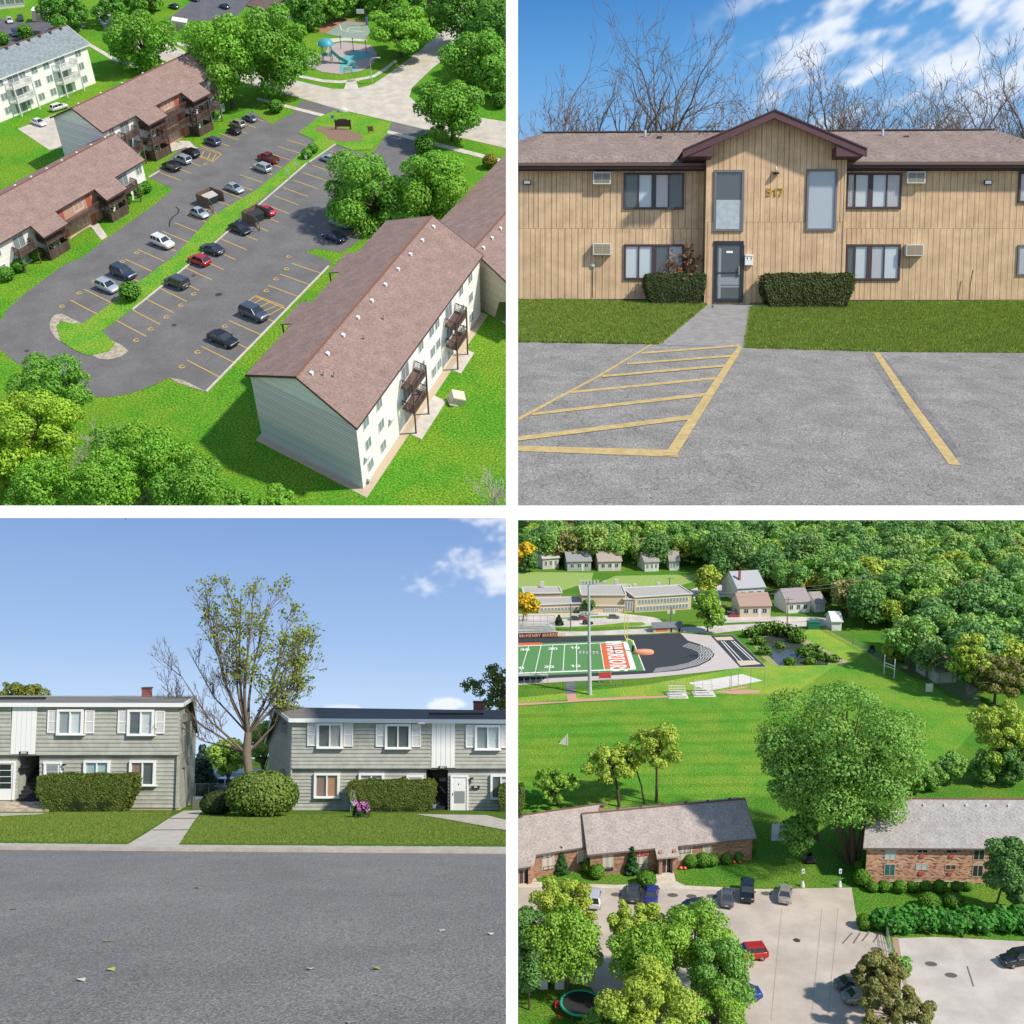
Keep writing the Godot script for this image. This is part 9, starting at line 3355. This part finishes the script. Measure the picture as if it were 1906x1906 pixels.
	for q in [
		[1560, 1392, 140, 118, 1607, mid, "huge leafy tree with several trunks between the brick houses", 1588, 12000, big],
		[1610, 1470, 60, 60, 1606, mid, "low right bough of the huge tree in front of its trunks", 1596, 3600, {"trunk": 0.2}],
		[1530, 1490, 50, 50, 1606, mid, "low middle bough of the huge tree before its trunks", 1586, 3000, {"trunk": 0.2}],
		[1478, 1440, 62, 76, 1608, mid, "left bough of the huge tree, hanging low", 1580, 5000, {"trunk": 0.3}],
		[1640, 1410, 52, 60, 1606, mid, "right bough of the huge tree over the brick roof", 1594, 4200, {"trunk": 0.3}],
		[1488, 1545, 34, 34, 1606, mid, "lowest drooping bough beside the concrete slab", 1576, 1700, {"trunk": 0.16}],
		[1219, 1385, 46, 48, 1494, yell, "pale yellow green tree behind the brick house, tallest of four", 1222, 2000, {"puff": 0.25, "lobes": 34}],
		[1136, 1422, 52, 38, 1502, yell, "pale spreading tree behind the step in the roofs", 1153, 1800, {"puff": 0.25, "lobes": 34}],
		[1166, 1412, 30, 28, 1496, yell, "small pale tree between the two tall ones", 1200, 900, {"puff": 0.25, "lobes": 34}],
		[1030, 1458, 50, 30, 1500, lime, "low spreading tree behind the left brick house", 1038, 1600, {"puff": 0.25, "lobes": 34}],
		[1854, 1364, 50, 62, 1455, yell, "tall yellow green tree at the right edge of the field", 1854, 3000, {"puff": 0.25, "lobes": 34}],
		[1884, 1415, 34, 42, 1460, deep, "dark green tree at the right border, below the fence", -1, 2200, {}],
		[1826, 1430, 26, 24, 1458, mid, "small green tree left of the dark one", -1, 1200, {}],
		[1768, 1428, 24, 26, 1462, mid, "bushy tree alone behind the right brick roof", -1, 1200, {}],
		[1730, 1445, 30, 22, 1472, mid, "low bushy tree right of the huge tree", -1, 1200, {}],
		[1695, 1440, 34, 30, 1478, mid, "low tree under the right bough of the huge tree", -1, 1600, {}],
		[1868, 1612, 40, 62, 1701, deep, "dense dark evergreen in front of the right brick house", 1851, 5200, {"lobes": 30}],
		[1892, 1660, 26, 38, 1705, deep, "dark evergreen at the right border beside the first", -1, 2000, {}],
		[1048, 1686, 66, 52, 1785, yell, "yellow green tree top left in the near clump", -1, 4200, {"puff": 0.25, "lobes": 34}],
		[1058, 1758, 74, 64, 1850, lime, "mid green tree in the left of the near clump", -1, 6500, {"lobes": 30}],
		[975, 1735, 34, 60, 1840, deep, "dark tree at the left border of the near clump", -1, 2600, {}],
		[985, 1810, 32, 36, 1880, deep, "dark tree at the left border above the lawn", -1, 1800, {}],
		[1178, 1722, 58, 46, 1830, yell, "airy pale tree in the middle of the near clump", -1, 3200, {"puff": 0.24, "lobes": 34}],
		[1196, 1775, 76, 58, 1880, lime, "broad light green tree in the middle of the near clump", -1, 6500, {"lobes": 30}],
		[1290, 1745, 72, 62, 1850, lime, "light green tree at the right of the near clump", -1, 6000, {"lobes": 30}],
		[1334, 1812, 68, 58, 1920, mid, "green tree over the red and blue cars", -1, 5600, {"lobes": 28}],
		[1205, 1868, 86, 58, 1990, yell, "large pale green tree at the bottom border", -1, 8000, {"lobes": 34}],
		[1330, 1895, 66, 44, 1990, lime, "light green tree at the bottom border, by the car park", -1, 4200, {}],
		[1122, 1905, 48, 30, 1985, mid, "tree at the bottom border right of the trampoline", -1, 2200, {}],
		[1634, 1815, 50, 40, 1880, rust, "reddish olive tree between the car parks, upper", -1, 5600, {"lobes": 40, "puff": 0.26}],
		[1660, 1880, 78, 34, 1950, rust, "reddish olive tree at the bottom border, lower", -1, 6500, {"lobes": 44, "puff": 0.26}],
		[1674, 1800, 18, 22, 1840, mid, "small green tree behind the reddish one", -1, 700, {}],
		[1319, 1132, 27, 36, 1176, lime, "oval light green tree beside the kiosk road", 1317, 1800, {}],
		[1316, 1078, 24, 28, 1108, yell, "pale willowy tree behind the oval one", -1, 1000, {}],
		[978, 1124, 25, 22, 1166, gold, "golden yellow tree at the left edge above the bleachers", 972, 1200, {}],
		[975, 1028, 22, 18, 1062, gold, "golden yellow tree at the far left by the woods", -1, 700, {}],
		[986, 1045, 16, 16, 1066, deep, "dark round tree in front of the far golden one", -1, 500, {}],
		[1486, 1084, 25, 16, 1112, gold, "golden yellow tree right of the gabled house", -1, 800, {}],
		[1095, 1126, 11, 10, 1142, deep, "small round tree in front of the school", -1, 400, {}],
		[1851, 1255, 50, 40, 1310, rust, "brownish red tree at the right border by the shed", -1, 2600, {"puff": 0.25, "lobes": 34}],
		[1802, 1225, 40, 46, 1300, yell, "pale twiggy tree behind the tall fence", -1, 1600, {"puff": 0.24, "lobes": 34}],
		[1660, 1205, 20, 22, 1232, yell, "weeping willow by the long fence", -1, 900, {"hang": 1.5}],
	]:
		var o := {"leaves": q[8]}
		o.merge(q[9], true)
		tree_at("broad_tree", q[6], q[0], q[1], q[2], q[3], q[4], q[5], o, "", q[7])
	for q in [[1697, 1161, 15, 46, 1208, "tall dark spruce among the right gardens"], [1040, 1154, 7, 9, 1163, "little fir on the verge by the bleachers"], [1623, 1208, 5, 7, 1214, "tiny fir in the right garden"], [1044, 1600, 11, 27, 1626, "pointed cypress in front of the left brick house"], [1176, 1600, 11, 27, 1626, "pointed cypress in front of the long brick house"], [1299, 1590, 8, 14, 1602, "small pointed conifer by the right windows of the long brick house"]]:
		tree_at("conifer", q[5], q[0], q[1], q[2], q[3], q[4], pine if q[4] < 1300 else leafy(0.04, 0.16, 0.03), {"form": "cone", "lobes": 26, "leaves": int(clampf(q[2] * q[3] * 5.0, 300, 2600))}, "conifers")
	for q in [[1600, 1614, 11, "behind the left corner of the right brick house"], [1604, 1636, 15.5, "largest ball at the left corner of the right brick house"], [1624, 1652, 10, "first in the row under the right brick house"], [1644, 1651, 10.5, "second in the row under the right brick house"], [1674, 1652, 12, "third in the row under the right brick house"], [1698, 1652, 10, "fourth in the row under the right brick house"], [1724, 1652, 11.5, "fifth in the row under the right brick house"], [1749, 1652, 12.5, "sixth in the row under the right brick house"], [1780, 1652, 10, "seventh in the row under the right brick house"], [1800, 1651, 8.5, "last in the row under the right brick house"], [1729, 1677, 20, "left of the two big domes on the lawn"], [1774, 1676, 19, "right of the two big domes on the lawn"], [1608, 1717, 14, "alone at the corner of the car park"], [1096, 1614, 13, "left of the pair before the step in the roofs"], [1111, 1624, 14, "right of the pair before the step in the roofs"], [1155, 1612, 10, "small round one left of the second cypress"], [1203, 1635, 18, "flat oval one by the entrance"], [1392, 1580, 14, "mop headed one at the end of the long brick house"], [1272, 1600, 11, "leafy one right of the entrance"], [1285, 1604, 13, "darker one beside the leafy one"], [1308, 1602, 14, "broad one under the right windows"], [1325, 1602, 12, "right end of the shrub row"], [1352, 1600, 10, "by the right brick wall"], [1374, 1596, 9, "between the wall and the mop head"]]:
		var p := g(q[0], q[1] + q[2] * 0.75)
		var r: float = q[2] / per_metre(p)
		make_bush("round_bush", "clipped round bush, " + q[3], p, Vector3(r, r * (0.75 if q[2] > 17 else 0.95), r), int(400 + q[2] * 40), 0.22, clip, "clipped bushes by the brick houses", 0.03)
	var hp := g(1636, 1735)
	var hedge := thing("leafy_hedge", "long leafy hedge between the right lawn and the right car park", "hedge", hp)
	s = Shape.new()
	for i in 26:
		var p := g(lerpf(1640, 1915, i / 25.0), 1728.0 + rng.randf_range(-5, 8)) - hp
		puff(s, p + Vector3(0, 1.2 + rng.randf_range(-0.2, 0.4), 0), Vector3(1.3, 1.25, 1.2), 260, 0.5)
	part(hedge, "foliage", s, leafy(0.07, 0.3, 0.03))
	keep = Rect2(-9999, -9999, 99999, 99999)

	# ---- the woods: seven kinds, repeated
	var protos := []
	for i in 8:
		var kinds := [[leafy(0.3, 0.56, 0.13), 4.4, 4.0, "mid green"], [leafy(0.19, 0.4, 0.12), 4.6, 4.2, "dark green"], [leafy(0.4, 0.66, 0.13), 4.2, 3.8, "light green"], [leafy(0.42, 0.6, 0.17), 4.8, 4.0, "pale green"], [leafy(0.28, 0.48, 0.15), 4.0, 4.4, "grey green"], [yell, 4.0, 3.6, "yellow green"], [leafy(0.22, 0.46, 0.11), 5.0, 3.6, "broad green"], [leafy(0.42, 0.42, 0.16), 3.8, 3.4, "brownish green"]]
		var q = kinds[i]
		protos.append([tree_shapes({"rx": q[1], "ry": q[2], "cy": q[2] + 2.4, "lobes": 22, "leaves": 1100, "size": 0.85, "trunk": 0.25}), q[0], q[3]])
	var bark_m := bark()
	var clear := [PackedVector2Array([Vector2(953, 1060), Vector2(1310, 1060), Vector2(1345, 1090), Vector2(1440, 1100), Vector2(1450, 1118), Vector2(1560, 1118), Vector2(1570, 1180), Vector2(1700, 1262), Vector2(1700, 1400), Vector2(953, 1400)]), PackedVector2Array([Vector2(1586, 1172), Vector2(1690, 1172), Vector2(1720, 1222), Vector2(1640, 1232), Vector2(1580, 1195)]), PackedVector2Array([Vector2(1735, 1240), Vector2(1790, 1240), Vector2(1800, 1290), Vector2(1900, 1290), Vector2(1900, 1330), Vector2(1700, 1330)])]
	var far := []
	var placed := 0
	var y := 969.0
	while y < 1292.0:
		var k := per_metre(g(1430, y))
		var x := 950.0 + rng.randf() * 20.0
		while x < 1925.0:
			var q := Vector2(x + rng.randf_range(-6, 6), y + rng.randf_range(-3, 3))
			var free := true
			for c in clear:
				free = free and not Geometry2D.is_point_in_polygon(q, c)
			if free:
				var size := rng.randf_range(0.75, 1.25)
				if q.x < 957.0 + k * 6.0 * size:
					x += k * 3.0
					continue
				if q.y < 1000:
					far.append([q, size * 0.95])
				else:
					var i := rng.randi() % 8
					if rng.randf() < 0.4:
						i = rng.randi() % 3
					var pr = protos[i]
					var where := "in the far woods" if q.y < 1040 else ("in the woods right of the school" if q.y < 1120 else "among the gardens beyond the long fence")
					var lab: String = "%s leafy tree %s" % [pr[2], where]
					var grp: String = "%s trees %s" % [pr[2], where]
					if pr.size() == 3:
						var t := thing("woodland_tree", lab, "tree", g(q.x, q.y), grp, rng.randf() * TAU, size)
						part(t, "trunk", pr[0][0], bark_m)
						part(t, "crown", pr[0][1], pr[1])
						pr.append(t)
					else:
						again(pr[3], lab, g(q.x, q.y), rng.randf() * TAU, size, grp)
					placed += 1
			x += k * rng.randf_range(4.8, 8.0)
		y += maxf(6.0, k * 1.55)
	var mm := MultiMesh.new()
	mm.transform_format = MultiMesh.TRANSFORM_3D
	mm.use_colors = true
	mm.mesh = protos[0][0][1].mesh()
	mm.instance_count = far.size()
	for i in far.size():
		mm.set_instance_transform(i, Transform3D(Basis(Vector3.UP, rng.randf() * TAU).scaled(Vector3.ONE * far[i][1]), g(far[i][0].x, far[i][0].y)))
		var v := rng.randf_range(0.7, 1.3)
		mm.set_instance_color(i, Color(v * rng.randf_range(0.7, 1.4), v, v))
	var wood := MultiMeshInstance3D.new()
	wood.name = "distant_woods"
	wood.multimesh = mm
	wood.material_override = leafy(0.38, 0.56, 0.2)
	add_child(wood)
	wood.transform = pose
	wood.set_meta("label", "distant green treetops along the top of the lower right view")
	wood.set_meta("category", "woods")
	wood.set_meta("kind", "stuff")


func _ready() -> void:
	make_light()
	make_textures()
	divider()
	tan_building()
	grey_houses()
	parking_court()
	playing_fields()
